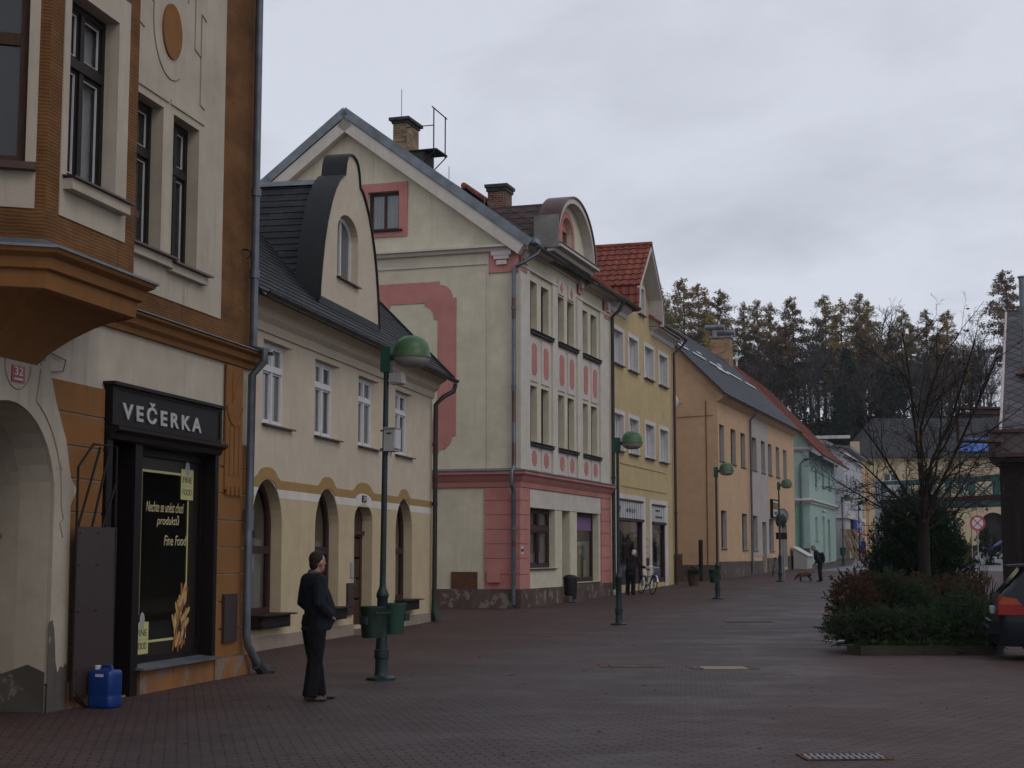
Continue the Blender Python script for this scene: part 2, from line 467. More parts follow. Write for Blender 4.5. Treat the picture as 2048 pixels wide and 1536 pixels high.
M['concrete'] = plain('kerb_concrete', (.045,.042,.03), .85, 0, .4, 5, .2, .3)
M['soil'] = plain('soil', (.03,.022,.016), .95, 0, .4, 6, .1, .5)
M['rubber'] = plain('tyre_rubber', (.014,.014,.014), .75, 0, .2)
M['alloy'] = plain('alloy_wheel', (.4,.4,.41), .35, .6, .1)
M['chrome'] = plain('bright_steel', (.5,.5,.5), .25, .9, .1)
M['bark'] = woodmat('bark', (.022,.017,.014), 0, .9)
M['bark_far'] = woodmat('grey_bark', (.055,.045,.042), 0, .9)
M['terracotta'] = plain('terracotta_pot', (.08,.035,.025), .8, 0, .3)
M['dish'] = plain('dish_white', (.5,.5,.5), .5, 0, .1)
M['skylight'] = plain('snow_guard_aluminium', (.62,.64,.68), .35, .3, .1)
# ------------------------------------------------------------------ house helpers (local x along the facade, y into the house, z up)
def house(name, label, ax, ay, yaw, group=None):
    return thing(name, label, 'house', (ax, ay, 0), math.pi/2 - yaw, group)

def courses(mb, o, ud, vd, ur, vl, course, wave=0., amp=.02, step=.022, m=0, thick=.06):
    """tiled roof slope: stepped courses, ur(v) gives the (u0, u1) span at slope distance v"""
    o = Vector(o); ud = Vector(ud).normalized(); vd = Vector(vd).normalized(); n = ud.cross(vd)
    if n.z < 0: n = -n
    k = 0
    while k*course < vl - 1e-6:
        v0 = k*course; v1 = min(vl, v0 + course)
        a0, a1 = ur(v0); b0, b1 = ur(v1)
        if a1 - a0 < .01 and b1 - b0 < .01: break
        seg = max(1, int((a1-a0)/wave*6)) if wave else max(1, int((a1-a0)/1.))
        vs = []; fs = []
        for i in range(seg+1):
            t = i/seg
            ua = a0+(a1-a0)*t; ub = b0+(b1-b0)*t
            ha = amp*math.sin(2*math.pi*ua/wave) if wave else 0.
            hb = amp*math.sin(2*math.pi*ub/wave) if wave else 0.
            p = o + ud*ua + vd*v0; q = o + ud*ub + vd*v1
            vs += [p - n*thick, p + n*(step+ha), q + n*hb, q - n*thick]
        for i in range(seg):
            j = i*4
            fs += [(j, j+4, j+5, j+1), (j+1, j+5, j+6, j+2), (j+3, j+2, j+6, j+7), (j, j+3, j+7, j+4)]
        fs += [(0, 1, 2, 3), (seg*4, seg*4+3, seg*4+2, seg*4+1)]
        mb.add(vs, fs, m)
        k += 1
    return mb

def window(root, u0, u1, z0, z1, d=.15, fr='wood_dk', bars=(.5,), rails=(), b=.06, glass='glass', curtain=None, sill='copper', sillout=.07, sash=True, cur_z=1., name='window', bead=False):
    mb = MB(); y0, y1 = d, d+.07
    mb.box(u0, u0+b, y0, y1, z0, z1).box(u1-b, u1, y0, y1, z0, z1).box(u0+b, u1-b, y0, y1, z1-b, z1).box(u0+b, u1-b, y0, y1, z0, z0+b)
    zs = [z0+b] + [z0+(z1-z0)*r for r in rails] + [z1-b]
    us = [u0+b] + [u0+(u1-u0)*r for r in bars] + [u1-b]
    for r in rails:
        zr = z0+(z1-z0)*r; mb.box(u0+b, u1-b, y0-.025, y1, zr-b*.7, zr+b*.7)
    for r in bars:
        ur = u0+(u1-u0)*r; mb.box(ur-b*.55, ur+b*.55, y0-.012, y1-.002, z0+b, z1-b)
    if sash:
        s = b*.55
        for i in range(len(us)-1):
            for k in range(len(zs)-1):
                a0 = us[i] + (b*.55 if i else 0); a1 = us[i+1] - (b*.55 if i < len(us)-2 else 0)
                c0 = zs[k] + (b*.7 if k else 0); c1 = zs[k+1] - (b*.7 if k < len(zs)-2 else 0)
                yy = y0+.012
                mb.box(a0, a0+s, yy, y1-.004, c0, c1).box(a1-s, a1, yy, y1-.004, c0, c1).box(a0+s, a1-s, yy, y1-.004, c1-s, c1).box(a0+s, a1-s, yy, y1-.004, c0, c0+s)
    w = mb.build(name, M[fr], root)
    if bead:
        bd = MB(); s = b*.55; q = .012
        for i in range(len(us)-1):
            for k in range(len(zs)-1):
                a0 = us[i] + (b*.55 if i else 0) + s; a1 = us[i+1] - (b*.55 if i < len(us)-2 else 0) - s
                c0 = zs[k] + (b*.7 if k else 0) + s; c1 = zs[k+1] - (b*.7 if k < len(zs)-2 else 0) - s
                yy = y0+.02
                bd.box(a0,a0+q,yy,yy+.02,c0,c1).box(a1-q,a1,yy,yy+.02,c0,c1).box(a0+q,a1-q,yy,yy+.02,c1-q,c1).box(a0+q,a1-q,yy,yy+.02,c0,c0+q)
        bd.build('glazing_bead', M['curtain'], w)
    g = 'glass_c' if curtain else glass
    p = MB(); p.quad((u0+b*.5, y0+.045, z0+b*.5), (u1-b*.5, y0+.045, z0+b*.5), (u1-b*.5, y0+.045, z1-b*.5), (u0+b*.5, y0+.045, z1-b*.5))
    p.build('pane', M[g], w)
    if curtain:
        c = MB(); n = int((u1-u0)/.035); vs = []; fs = []
        zt = z0 + (z1-z0)*cur_z
        for i in range(n+1):
            x = u0+b + (u1-u0-2*b)*i/n
            y = y0+.13 + .018*math.sin(i*1.25) + .01*math.sin(i*.37)
            vs += [(x, y, z0+.03), (x, y, zt-.03)]
        for i in range(n): fs.append((i*2, i*2+2, i*2+3, i*2+1))
        c.add(vs, fs); c.build('curtain', M[curtain], w, True)
        bk = MB(); bk.box(u0-.05, u1+.05, y0+.4, y0+.45, z0-.1, z1+.1); bk.build('interior', M['interior'], w)
    if sill:
        s = MB(); s.hexa([(u0-.06,-sillout,z0-.05),(u1+.06,-sillout,z0-.05),(u1+.06,d,z0-.03),(u0-.06,d,z0-.03),(u0-.06,-sillout,z0-.02),(u1+.06,-sillout,z0-.02),(u1+.06,d,z0+.002),(u0-.06,d,z0+.002)])
        s.build('sill', M[sill], w)
    return w

def pipe(root, pts, r=.05, mat='pipe_grey', name='drainpipe', clips=()):
    mb = MB(); mb.tube(pts, r, 10)
    for (p, q) in clips: mb.tube([p, q], r*1.3, 10)
    return mb.build(name, M[mat], root, True)

def gutter(root, p0, p1, r=.075, mat='gutter', out=(0,-1,0), name='gutter'):
    p0 = Vector(p0); p1 = Vector(p1); o = Vector(out); mb = MB(); n = 8; vs = []; fs = []
    for p in (p0, p1):
        for rr in (r, r-.008):
            for i in range(n+1):
                a = math.pi*i/n
                vs.append(p + o*(-math.cos(a)*rr) + Vector((0,0,-math.sin(a)*rr)))
    q = n+1
    for i in range(n):
        fs += [(i, i+1, 2*q+i+1, 2*q+i), (q+i, 3*q+i, 3*q+i+1, q+i+1), (i, q+i, q+i+1, i+1), (2*q+i, 2*q+i+1, 3*q+i+1, 3*q+i)]
    for i in (0, n): fs.append((i, 2*q+i, 3*q+i, q+i))
    mb.add(vs, fs)
    d = (p1-p0); L = d.length; k = int(L/.8)
    for i in range(k+1):
        c = p0 + d*((i+.02)/(k+.04)) if k else p0
        mb.tube([c - o*(r*1.05) + Vector((0,0,.01)), c + Vector((0,0,-r*1.08)), c + o*(r*1.05) + Vector((0,0,.01))], .012, 4)
    return mb.build(name, M[mat], root, True)

def shell(root, w, dpt, z0, z1, mat, name='side_wall', u0=0., fy=.36):
    """the other walls behind the facade"""
    mb = MB(); mb.box(u0, u0+.3, fy, dpt, z0, z1).box(u0+w-.3, u0+w, fy, dpt, z0, z1).box(u0+.3, u0+w-.3, dpt-.3, dpt, z0, z1).box(u0+.3,u0+w-.3,fy+1.2,fy+1.3,z0,z1)
    return mb.build(name, M[mat], root)

# ------------------------------------------------------------------ ochre corner house with the grocery
h = house('shop_house', 'ochre and cream town house with bay window and brown grocery shopfront at the left', -3.7656, 22.1759, .21651)
UL = -17.
AR = arch(-7.55, -5.6, -.05, 2.25, 3.23)
ground_holes = [AR, rect(-4.44, -1.32, 0.02, 3.55), arch(-12.5, -10.6, -.05, 2.25, 3.23)]
MB().plate([(UL,-.1),(0,-.1),(0,4.4),(UL,4.4)], ground_holes, 0, .36).build('wall', M['cream_old'], h)
WU = [rect(-3.98, -3.09, 5.42, 7.3), rect(-2.79, -1.99, 5.38, 7.3), rect(-3.98, -3.09, 10.0, 11.9), rect(-2.79, -1.99, 10.0, 11.9)]
for s in (-10.6, -12.0, -14.2, -15.6): WU.append(rect(s, s+.85, 5.4, 7.3))
MB().plate([(UL,4.4),(0,4.4),(0,13.2),(UL,13.2)], WU, 0, .36, mh=1).build('upper_wall', [M['ochre_comb'], M['cream_old']], h)
# cream field with its holes, a centimetre proud of the combed render
MB().plate([(-4.5,4.88),(-1.15,4.88),(-1.15,12.6),(-4.5,12.6)], WU[:4], -.014, -.001).build('render_panel', M['cream_old'], h)
shell(h, -UL, 11, -.1, 13.2, 'cream_old', u0=UL)
for (a, b, zz0, zz1) in ((-3.98,-3.09,5.42,7.3),(-2.79,-1.99,5.38,7.3),(-3.98,-3.09,10.,11.9),(-2.79,-1.99,10.,11.9)):
    window(h, a, b, zz0, zz1, .15, 'wood_dk', (.5,), (.66,), .075, curtain='curtain_dk', sill=None, bead=True)
    MB().box(a-.1, b+.2, -.10, -.0145, zz0-.15, zz0-.046).build('sill_moulding', M['cream_old'], h)
    sb = MB(); sb.hexa([(a-.12,-.16,zz0-.045),(b+.25,-.16,zz0-.045),(b+.25,.14,zz0-.025),(a-.12,.14,zz0-.025),(a-.12,-.16,zz0-.02),(b+.25,-.16,zz0-.02),(b+.25,.14,zz0),(a-.12,.14,zz0)])
    sb.build('sill', [M['copper']], h)
for s in (-10.6, -12.0, -14.2, -15.6): window(h, s, s+.85, 5.4, 7.3, .15, 'wood_dk', (.5,), (.66,), .075, sillout=.12)
MB().box(-4.1,-2.95,-.035,-.0145,7.4,7.46).box(-2.9,-1.85,-.035,-.0145,7.4,7.46).build('moulding', M['cream_old'], h)
# oval boss and scratched U ornament
ov = MB(); ov.plate([(-2.92+.28*math.cos(R(a)), 8.35+.36*math.sin(R(a))) for a in range(0,360,12)], (), -.04, -.0145); ov.build('oval_boss', M['ochre'], h)
orn = MB()
def groove_line(mb, pts, r=.014, y=-.018):
    r = r*.72; mb.tube([(p[0], y, p[1]) for p in pts], r, 5)
groove_line(orn, [(-3.62,9.4),(-3.62,8.62),(-3.45,8.56)] + arc(-2.92, 8.4, .53, .68, 180, 300, 14))
groove_line(orn, [(-2.43,9.4),(-2.43,8.9)]); groove_line(orn, [(-2.2,9.4),(-2.2,8.35),(-2.0,8.3)])
groove_line(orn, [(-1.85,8.85),(-2.0,8.9),(-2.0,7.65),(-1.85,7.62)]); groove_line(orn, [(-3.9,8.2),(-3.7,8.15)])
groove_line(orn, [(-3.4,9.4),(-3.4,8.95)])
orn.build('ornament', M['sandstone'], h)  # darker than the cream wall: groove shadow put into the colour
# string cornice above the shop
prof = [(.0,4.30),(.05,4.30),(.07,4.36),(.13,4.40),(.15,4.47),(.22,4.50),(.22,4.53),(.0,4.56)]
MB().sweep(prof, [((-5.0,-.001,0),(0,-1,0)),((0,-.001,0),(0,-1,0))]).build('cornice', M['ochre'], h)
MB().hexa([(-5.0,-.25,4.535),(0.03,-.25,4.535),(.03,-.002,4.57),(-5.0,-.002,4.57),(-5.0,-.25,4.55),(.03,-.25,4.55),(.03,-.002,4.59),(-5.0,-.002,4.59)]).build('cornice_flashing', M['zinc'], h)
# rusticated blocks
def left_edge(z):
    pts = [(.26,-5.2),(2.2,-5.24),(2.38,-5.1),(2.5,-5.25),(2.91,-5.38),(3.3,-5.62),(3.6,-5.76)]
    for (za, ua), (zb, ub) in zip(pts, pts[1:]):
        if za <= z <= zb: return ua + (ub-ua)*(z-za)/(zb-za)
    return pts[0][1] if z < .26 else pts[-1][1]
bl = MB(); b2 = MB(); z = .28
zr = [.28,.66,1.03,1.4,1.76,2.13,2.5,2.86,3.22,3.57]
for a, b in zip(zr, zr[1:]):
    q = [left_edge(a+.012+(b-a-.024)*k/4) for k in range(5)]
    zz = [a+.012+(b-a-.024)*k/4 for k in range(5)]
    bl.plate([(-4.47,zz[0]),(-4.47,zz[4])] + [(q[k], zz[k]) for k in range(4,-1,-1)], (), -.03, -.001)
for a, b in zip(zr[:-1], zr[1:]):
    if b > 3.3: continue
    b2.box(-1.22, 0, -.03, -.001, a+.012, b-.012)
bl.build('rustication', M['ochre'], h); b2.build('rustication', M['ochre'], h)
# cream arch surround
so = [(-5.2,.3),(-5.24,2.2),(-5.1,2.38),(-5.25,2.5),(-5.38,2.91),(-5.62,3.3),(-5.76,3.6),(-5.76,4.25),(-7.4,4.25),(-7.4,3.6),(-7.53,3.3),(-7.77,2.91),(-7.9,2.5),(-8.05,2.38),(-7.91,2.2),(-7.95,.3)]
MB().plate(so + [(-7.55,.3)] + arc(-6.575, 2.25, .975, .98, 180, 0, 20) + [(-5.6,.3)], (), -.05, -.001).build('arch_surround', M['cream_patch'], h)
gl = MB(); a_ = arc(-6.575, 2.25, 1.12, 1.16, 2, 62, 12)
groove_line(gl, [(-5.4,1.85),(-5.47,2.0),(-5.4,2.05),(-5.46,2.2)] + a_ + [(-6.0,3.5),(-5.98,3.62)], .013, -.053)
groove_line(gl, [(-6.44+.25*math.cos(R(a)), 3.6+.24*math.sin(R(a))) for a in range(150,372,12)], .012, -.053)
groove_line(gl, [(-5.9,3.72),(-5.94,3.84),(-5.45,3.78),(-5.5,3.65),(-5.75,3.62)], .013, -.053)
gl.build('scroll_moulding', M['sandstone'], h)  # dark tone paints the shadow of the scroll lines on cream plaster
rp = MB().box(-6.56,-6.31,-.062,-.0505,3.43,3.6).build('number_plate', M['red_plate'], h)
text('plate_number', '32', -6.52, -6.36, 3.5, 3.585, -.066, M['white_en'], rp)
MB().box(-6.52,-6.35,-.0645,-.0622,3.455,3.47).build('plate_line', M['white_en'], rp)
# passage behind the arch
ps = MB(); ps.plate([(-5.6,-.02),(-5.6,3.5),(-7.55,3.5),(-7.55,-.02)], (), 2.6, 2.7)
ps.add([(-5.6,.36,-.02),(-5.6,2.6,-.02),(-5.6,2.6,2.25),(-5.6,.36,2.25)], [(0,1,2,3)]).add([(-7.55,.36,-.02),(-7.55,2.6,-.02),(-7.55,2.6,2.25),(-7.55,.36,2.25)], [(0,1,2,3)])
A2 = arc(-6.575,2.25,.975,.98,0,180,20)
ps.add([(p[0],.36,p[1]) for p in A2]+[(p[0],2.6,p[1]) for p in A2], [(i,i+1,i+22,i+21) for i in range(20)])
ps.build('passage_lining', M['cream_patch'], h)
MB().plate([(-5.63,-.1),(-5.19,-.1),(-5.19,.42),(-5.24,.50),(-5.3,.45),(-5.36,.47),(-5.42,.40),(-5.47,.52),(-5.49,.7),(-5.52,.88),(-5.56,.97),(-5.63,.95)], (), -.054, -.0505).build('bare_render', M['stone_base'], h)
MB().plate([(.0,-.1),(2.5,-.1),(2.5,.36),(2.2,.42),(1.8,.35),(1.5,.44),(1.1,.38),(.8,.46),(.5,.40),(.2,.5),(0,.42)], (), -5.604, -5.6005, tf=lambda p: Vector((p.y,p.x,p.z))).build('bare_render', M['stone_base'], h, fix=True)
MB().box(-5.2,-4.46,-.075,-.001,-.1,.28).box(-3.44,-1.24,-.06,-.001,-.1,.28).box(-1.24,0,-.075,-.001,-.1,.27).build('plinth', M['ochre_base'], h)
# pilaster ornament on the right strip
po = MB(); po.plate([(-.98,2.55),(-.4,2.55),(-.4,4.28),(-.98,4.28)], (), -.055, -.031)
for k in range(3): po.box(-.86+.16*k, -.82+.16*k, -.07, -.055, 2.75, 3.45)
for k in range(4): po.box(-.95+.15*k, -.86+.15*k, -.075, -.056, 2.48, 2.6)
groove_line(po, arc(-.69, 3.72, .27, .27, 180, 360, 12) , .02, -.06); groove_line(po, [(-.78,4.2),(-.78,3.75),(-.5,4.2)], .013, -.06)
po.build('pilaster', M['ochre'], h)
# timber shopfront
sf = MB()
sf.box(-4.44,-4.3,-.06,.3,0,3.1).box(-3.69,-3.5,-.05,.3,0,3.0).box(-1.35,-1.24,-.07,.2,.3,3.0).box(-4.44,-1.28,-.08,.3,3.0,3.08)
sf.box(-3.5,-1.351,.10,.2,2.88,3.0).box(-3.5,-1.351,.10,.2,.33,.42).box(-3.5,-3.4,.10,.2,.42,2.88).box(-1.42,-1.351,.1,.2,.42,2.88)
sfo = sf.build('shopfront', M['wood_shop'], h)
sd = MB().box(-4.44,-1.26,-.10,-.002,3.16,3.62).build('sign_board', M['wood_shop'], h)
MB().box(-4.48,-1.22,-.16,-.002,3.62,3.66).box(-4.44,-1.26,-.115,-.1005,3.58,3.62).box(-4.44,-1.26,-.115,-.1005,3.16,3.2).box(-4.44,-4.38,-.115,-.1005,3.2,3.58).box(-1.32,-1.26,-.115,-.1005,3.2,3.58).build('sign_frame', M['wood_dk'], sd)
text('sign_letters', 'VEČERKA', -4.18, -1.93, 3.245, 3.50, -.108, M['letter'], sd, spacing=1.45, ext=.006, bold=.028)
MB().sweep([(0,2.98),(.1,3.0),(.12,3.06),(.2,3.1),(.2,3.14),(0,3.16)], [((-4.44,-.002,0),(0,-1,0)),((-1.24,-.002,0),(0,-1,0))]).build('shop_cornice', M['wood_dk'], h)
MB().hexa([(-3.55,-.16,.29),(-1.24,-.16,.29),(-1.24,.1,.30),(-3.55,.1,.30),(-3.55,-.16,.315),(-1.24,-.16,.315),(-1.24,.1,.345),(-3.55,.1,.345)]).build('shop_sill', M['zinc'], h)
pn = MB().quad((-3.4,.15,.42),(-1.42,.15,.42),(-1.42,.15,2.88),(-3.4,.15,2.88)).build('shop_window', M['glass_c'], sfo)
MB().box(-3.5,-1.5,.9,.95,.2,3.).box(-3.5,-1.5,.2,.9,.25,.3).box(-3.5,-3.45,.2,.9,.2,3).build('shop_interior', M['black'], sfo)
fm = MB()
F0, F1, G0, G1 = -3.4, -1.42, .42, 2.88
fm.box(F0, -3.13, .146, .149, G0, G1).box(-1.72, F1, .146, .149, G0, G1).box(-3.13,-1.72,.146,.149,G0,.58).box(-3.13,-1.72,.146,.149,2.72,G1)
dec = fm.build('window_film', M['decal_br'], h)
MB().box(-3.13,-3.10,.14,.1455,.93,2.72).box(-3.10,-1.97,.14,.1455,2.69,2.72).box(-1.75,-1.72,.14,.1455,.58,2.37).box(-2.84,-1.75,.14,.1455,.58,.61).build('film_border', M['decal_y'], dec)
for (a, b, c, d) in ((-1.98,-1.6,2.38,2.78), (-3.2,-2.84,.45,.84)):
    tg = MB().box(a, b, .134, .1395, c, d).build('shop_tag', M['decal_y'], dec)
    text('tag_text', 'FINE', a+.05, b-.05, c+.22, c+.30, .132, M['decal_dk'], tg, ext=.001, bold=.0)
    text('tag_text', 'FOOD', a+.05, b-.05, c+.06, c+.14, .132, M['decal_dk'], tg, ext=.001)
    MB().box(a+.04,b-.04,.132,.1338,c+.175,c+.185).ell(((a+b)/2,.134,d+.01),(.07,.006,.11)).build('tag_emblem', M['grey_box'], tg)
text('film_text', 'Nechte se unést chutí', -2.97, -1.86, 2.2, 2.33, .142, M['decal_tx'], dec, .22, ext=.001, bold=.004)
text('film_text', 'produktů', -2.66, -2.0, 2.01, 2.17, .142, M['decal_tx'], dec, .22, ext=.001, bold=.004)
text('film_text', 'Fine Food', -2.44, -1.76, 1.78, 1.91, .142, M['decal_tx'], dec, .22, ext=.001, bold=.004)
br = MB()
def lozenge(mb, u, z, L, w, a, y, m):
    pts = []
    for k in range(12):
        t = 2*math.pi*k/12; x = L/2*math.copysign(abs(math.cos(t))**.6, math.cos(t)); zz = w/2*math.copysign(abs(math.sin(t))**.6, math.sin(t))
        pts.append((u + x*math.cos(a) - zz*math.sin(a), z + x*math.sin(a) + zz*math.cos(a)))
    mb.plate(pts, (), y, y+.0015, m)
random.seed(4)
for k in range(46):
    t_ = k/46; m = random.choice((0,0,0,1,1,2))
    u = -1.98 + random.gauss(0,.15); z = .55 + abs(random.gauss(0,.27)); u = min(-1.77, max(-2.33, u + (.10 if z > .9 else 0))); z = min(1.16, z)
    lozenge(br, u, z, random.uniform(.16,.42), random.uniform(.035,.085), random.gauss(1.55+(u+2.)*-1.4,.35), .139 - .00012*k, m)
br.build('bread_picture', [M['bread'], M['bread2'], M['choco']], dec)
# door recess, dark
it = MB()
for z_ in (.9,1.45,2.0): it.box(-3.4,-2.6,.55,.85,z_,z_+.03)
it.build('shelf', M['interior'], sfo)
for (a, b, c, d, m) in ((-3.2,-3.05,.93,1.2,'buff'),(-2.98,-2.8,.93,1.15,'interior'),(-3.3,-3.16,1.48,1.78,'cream_old'),(-2.9,-2.7,2.03,2.25,'interior'),(-2.95,-2.6,.3,.62,'buff')): MB().box(a,b,.6,.75,c,d).build('goods', M[m], sfo)
dr = MB(); dr.box(-4.3,-3.69,1.0,1.05,0,3.0).box(-4.3,-4.26,.3,1.0,0,3.).box(-3.72,-3.69,.3,1.0,0,3.).box(-4.3,-3.69,.3,1.0,2.98,3.0).box(-4.44,-3.5,.0,1.0,-.02,.03)
dr.build('door_recess', M['wood_shop'], h)
# swung-open iron shutter door leaf
st = MB().hexa([(-5.28,-.16,.14),(-4.5,-.24,.14),(-4.5,-.215,.14),(-5.28,-.135,.14),(-5.28,-.16,1.97),(-4.5,-.24,1.97),(-4.5,-.215,1.97),(-5.28,-.135,1.97)]).build('shutter_door', M['cabinet'], h)
fr = MB()
for pts in ([(-5.28,-.15,.1),(-5.28,-.15,2.62),(-5.0,-.18,2.89),(-4.54,-.23,2.89),(-4.5,-.23,.1)], [(-4.98,-.18,1.97),(-4.66,-.21,2.89)][::-1], [(-5.26,-.16,1.97),(-4.86,-.19,2.86)], [(-4.78,-.2,1.97),(-4.52,-.23,2.5)], [(-5.28,-.15,.14),(-4.98,-.2,-.01)], [(-5.25,-.15,.2),(-5.02,-.2,0.0)]):
    fr.tube(pts, .016, 6)
for z in (.4,1.05,1.55,1.9):
    for u in (-5.24,-4.9,-4.54): fr.ell((u,-.165-.08*(u+5.28)/.78-.012,z),(.012,.008,.012),6)
fr.build('shutter_frame', M['wood_dk'], st)
MB().box(-.95,-.5,-.075,-.031,.48,1.13).build('meter_cover', M['cabinet'], h)
# bay window
by = MB(); P = .9
bp = [(-8.02,0),(-7.5,-P),(-5.6,-P),(-5.08,0)]
by_h = [rect(-7.13,-6.1,5.4,7.3), rect(-7.13,-6.1,9.9,11.8)]
MB().plate([(-7.5,4.66),(-5.6,4.66),(-5.6,12.8),(-7.5,12.8)], by_h, -P, -P+.25, mh=1).build('bay_front', [M['ochre_comb'], M['cream_old']], h)
MB().plate([(-7.25,4.97),(-5.85,4.97),(-5.85,7.6),(-7.25,7.6)], by_h[:1], -P-.014, -P-.001).build('bay_render_panel', M['cream_old'], h)
MB().plate([(-7.25,9.5),(-5.85,9.5),(-5.85,12.1),(-7.25,12.1)], by_h[1:], -P-.014, -P-.001).build('bay_render_panel', M['cream_old'], h)
for (c, s) in (((-8.02,0),1), ((-5.08,0),-1)):
    ang = math.atan2(-P, .52*s)
    ca, sa = math.cos(ang), math.sin(ang); L = math.hypot(.52, P)
    # local frame of the splayed face: e runs from the wall out to the front edge
    def tf(p, c=c, ca=ca, sa=sa, s=s):
        e = p.x; o = p.y
        nx, ny = (sa, -ca) if s > 0 else (-sa, ca)
        return Vector((c[0] + ca*e + nx*o, c[1] + sa*e + ny*o, p.z))
    hl = [rect(.22,.84,5.4,7.3), rect(.22,.84,9.9,11.8)]
    MB().plate([(0,4.66),(L,4.66),(L,12.8),(0,12.8)], hl, -.25, 0, tf=tf, mh=1).build('bay_side', [M['ochre_comb'], M['cream_old']], h, fix=True)
    MB().plate([(.1,4.97),(L-.1,4.97),(L-.1,7.6),(.1,7.6)], hl[:1], .001, .014, tf=tf).build('bay_render_panel', M['cream_old'], h, fix=True)
    wf = MB().plate(rect(.22,.84,5.4,7.3), [rect(.3,.76,5.5,6.6), rect(.3,.76,6.72,7.22)], -.16, -.1, tf=tf).build('window', M['wood_door'], h, fix=True)
    MB().plate(rect(.28,.78,5.45,7.25), (), -.15, -.13, tf=tf).build('pane', M['glass'], wf, fix=True)
    MB().plate(rect(.12,.94,5.33,5.4), (), -.1, .12, tf=tf).build('sill', M['copper'], wf, fix=True)
w_ = window(h, -7.13, -6.1, 5.4, 7.3, .15-P, 'wood_dk', (.5,), (.66,), .075, glass='glass_sky', curtain='curtain', sill=None, bead=True)
w_ = window(h, -7.13, -6.1, 9.9, 11.8, .15-P, 'wood_dk', (.5,), (.66,), .075, sill=None)
MB().box(-7.2,-5.95,-P-.12,-P-.015,5.24,5.349).build('sill_moulding', M['cream_old'], h)
MB().hexa([(-7.22,-P-.16,5.35),(-5.92,-P-.16,5.35),(-5.92,.14-P,5.38),(-7.22,.14-P,5.38),(-7.22,-P-.16,5.37),(-5.92,-P-.16,5.37),(-5.92,.14-P,5.4),(-7.22,.14-P,5.4)]).build('sill', M['copper'], h)
def offs(k):   # bay outline grown by k
    return [((-8.02-k*1.1, 0, 0)), ((-7.5-k*.58, -P-k, 0)), ((-5.6+k*.58, -P-k, 0)), ((-5.08+k*1.1, 0, 0))]
def bayring(mb, prof, m=0):
    n = len(prof); vs = []; fs = []
    for (k, z) in prof:
        vs += [(p[0], p[1], z) for p in offs(k)]
    for i in range(n-1):
        for j in range(3): fs.append((i*4+j, i*4+j+1, (i+1)*4+j+1, (i+1)*4+j))
    mb.add(vs, fs, m)
m_ = MB(); bayring(m_, [(-.02,4.18),(.03,4.2),(.05,4.36),(.1,4.38),(.12,4.48),(.2,4.52),(.22,4.56)]); m_.build('bay_cornice', M['ochre'], h, fix=True)
m_ = MB(); bayring(m_, [(.22,4.56),(.24,4.56),(.24,4.585),(.0,4.68)]); m_.build('bay_flashing', M['zinc'], h, fix=True)
m_ = MB(); bayring(m_, [(-.02,4.19),(-.16,4.15),(-.34,4.06),(-.54,3.93),(-.72,3.78),(-.9,3.6)]); m_.build('bay_corbel', M['ochre'], h, 60, fix=True)
m_ = MB(); m_.add([(p[0],p[1],12.8) for p in offs(.1)], [(0,1,2,3)]); m_.build('bay_roof', M['zinc'], h)
courses(MB(), (UL,-.5,13.1), (1,0,0), (0,.8,.6), lambda v: (0,-UL+.3), 7.2, .3).build('roof', M['slate'], h)
pipe(h, [(-.24,-.13,13.),(-.24,-.13,4.62),(-.24,-.30,4.56),(-.24,-.30,4.4),(-.26,-.13,4.2),(-.28,-.13,2.1),(-.3,-.13,2.0),(-.3,-.13,.55),(-.28,-.15,.42),(-.14,-.2,.2),(-.02,-.24,.08),(.12,-.28,.03)], .058, 'pipe_grey', clips=[((-.24,-.13,5.6),(-.24,-.13,5.72)),((-.24,-.13,6.8),(-.24,-.13,6.9)),((-.28,-.13,2.0),(-.28,-.13,2.3))])
MB().tube([(-.1,-.22,.14),(.03,-.25,.045),(.22,-.3,.02)], .085, 8).build('drain_shoe', M['soot'], h, True)
MB().tube([(-.45,-.02,5.98),(-.45,-.1,5.98),(-.42,-.14,5.95),(-.40,-.12,5.88),(-.44,-.1,5.86)], .012, 5).build('flag_hook', M['wood_dk'], h)
MB().box(-.02,.08,-.34,-.2,4.52,4.56).build('cornice_end', M['copper'], h)

# ------------------------------------------------------------------ cream house with the scrolled dormer
h = house('cream_house', 'cream and vanilla house with scrolled dormer gable and yellow wavy band', -2.0318, 39.2974, .198086)
AA = [arch(-12.62,-11.08,.62,2.15,3.0), arch(-9.2,-7.68,.62,2.15,2.97), [(-6.62,.12),(-5.28,.12),(-5.28,2.4)] + arc(-5.95,2.4,.67,.35,20,160,8) + [(-6.62,2.4)], arch(-3.4,-1.92,.62,2.15,2.97)]
WW = [(-12.17,-10.63),(-9.29,-7.7),(-6.39,-4.84),(-3.46,-1.92)]
CL = -13.6
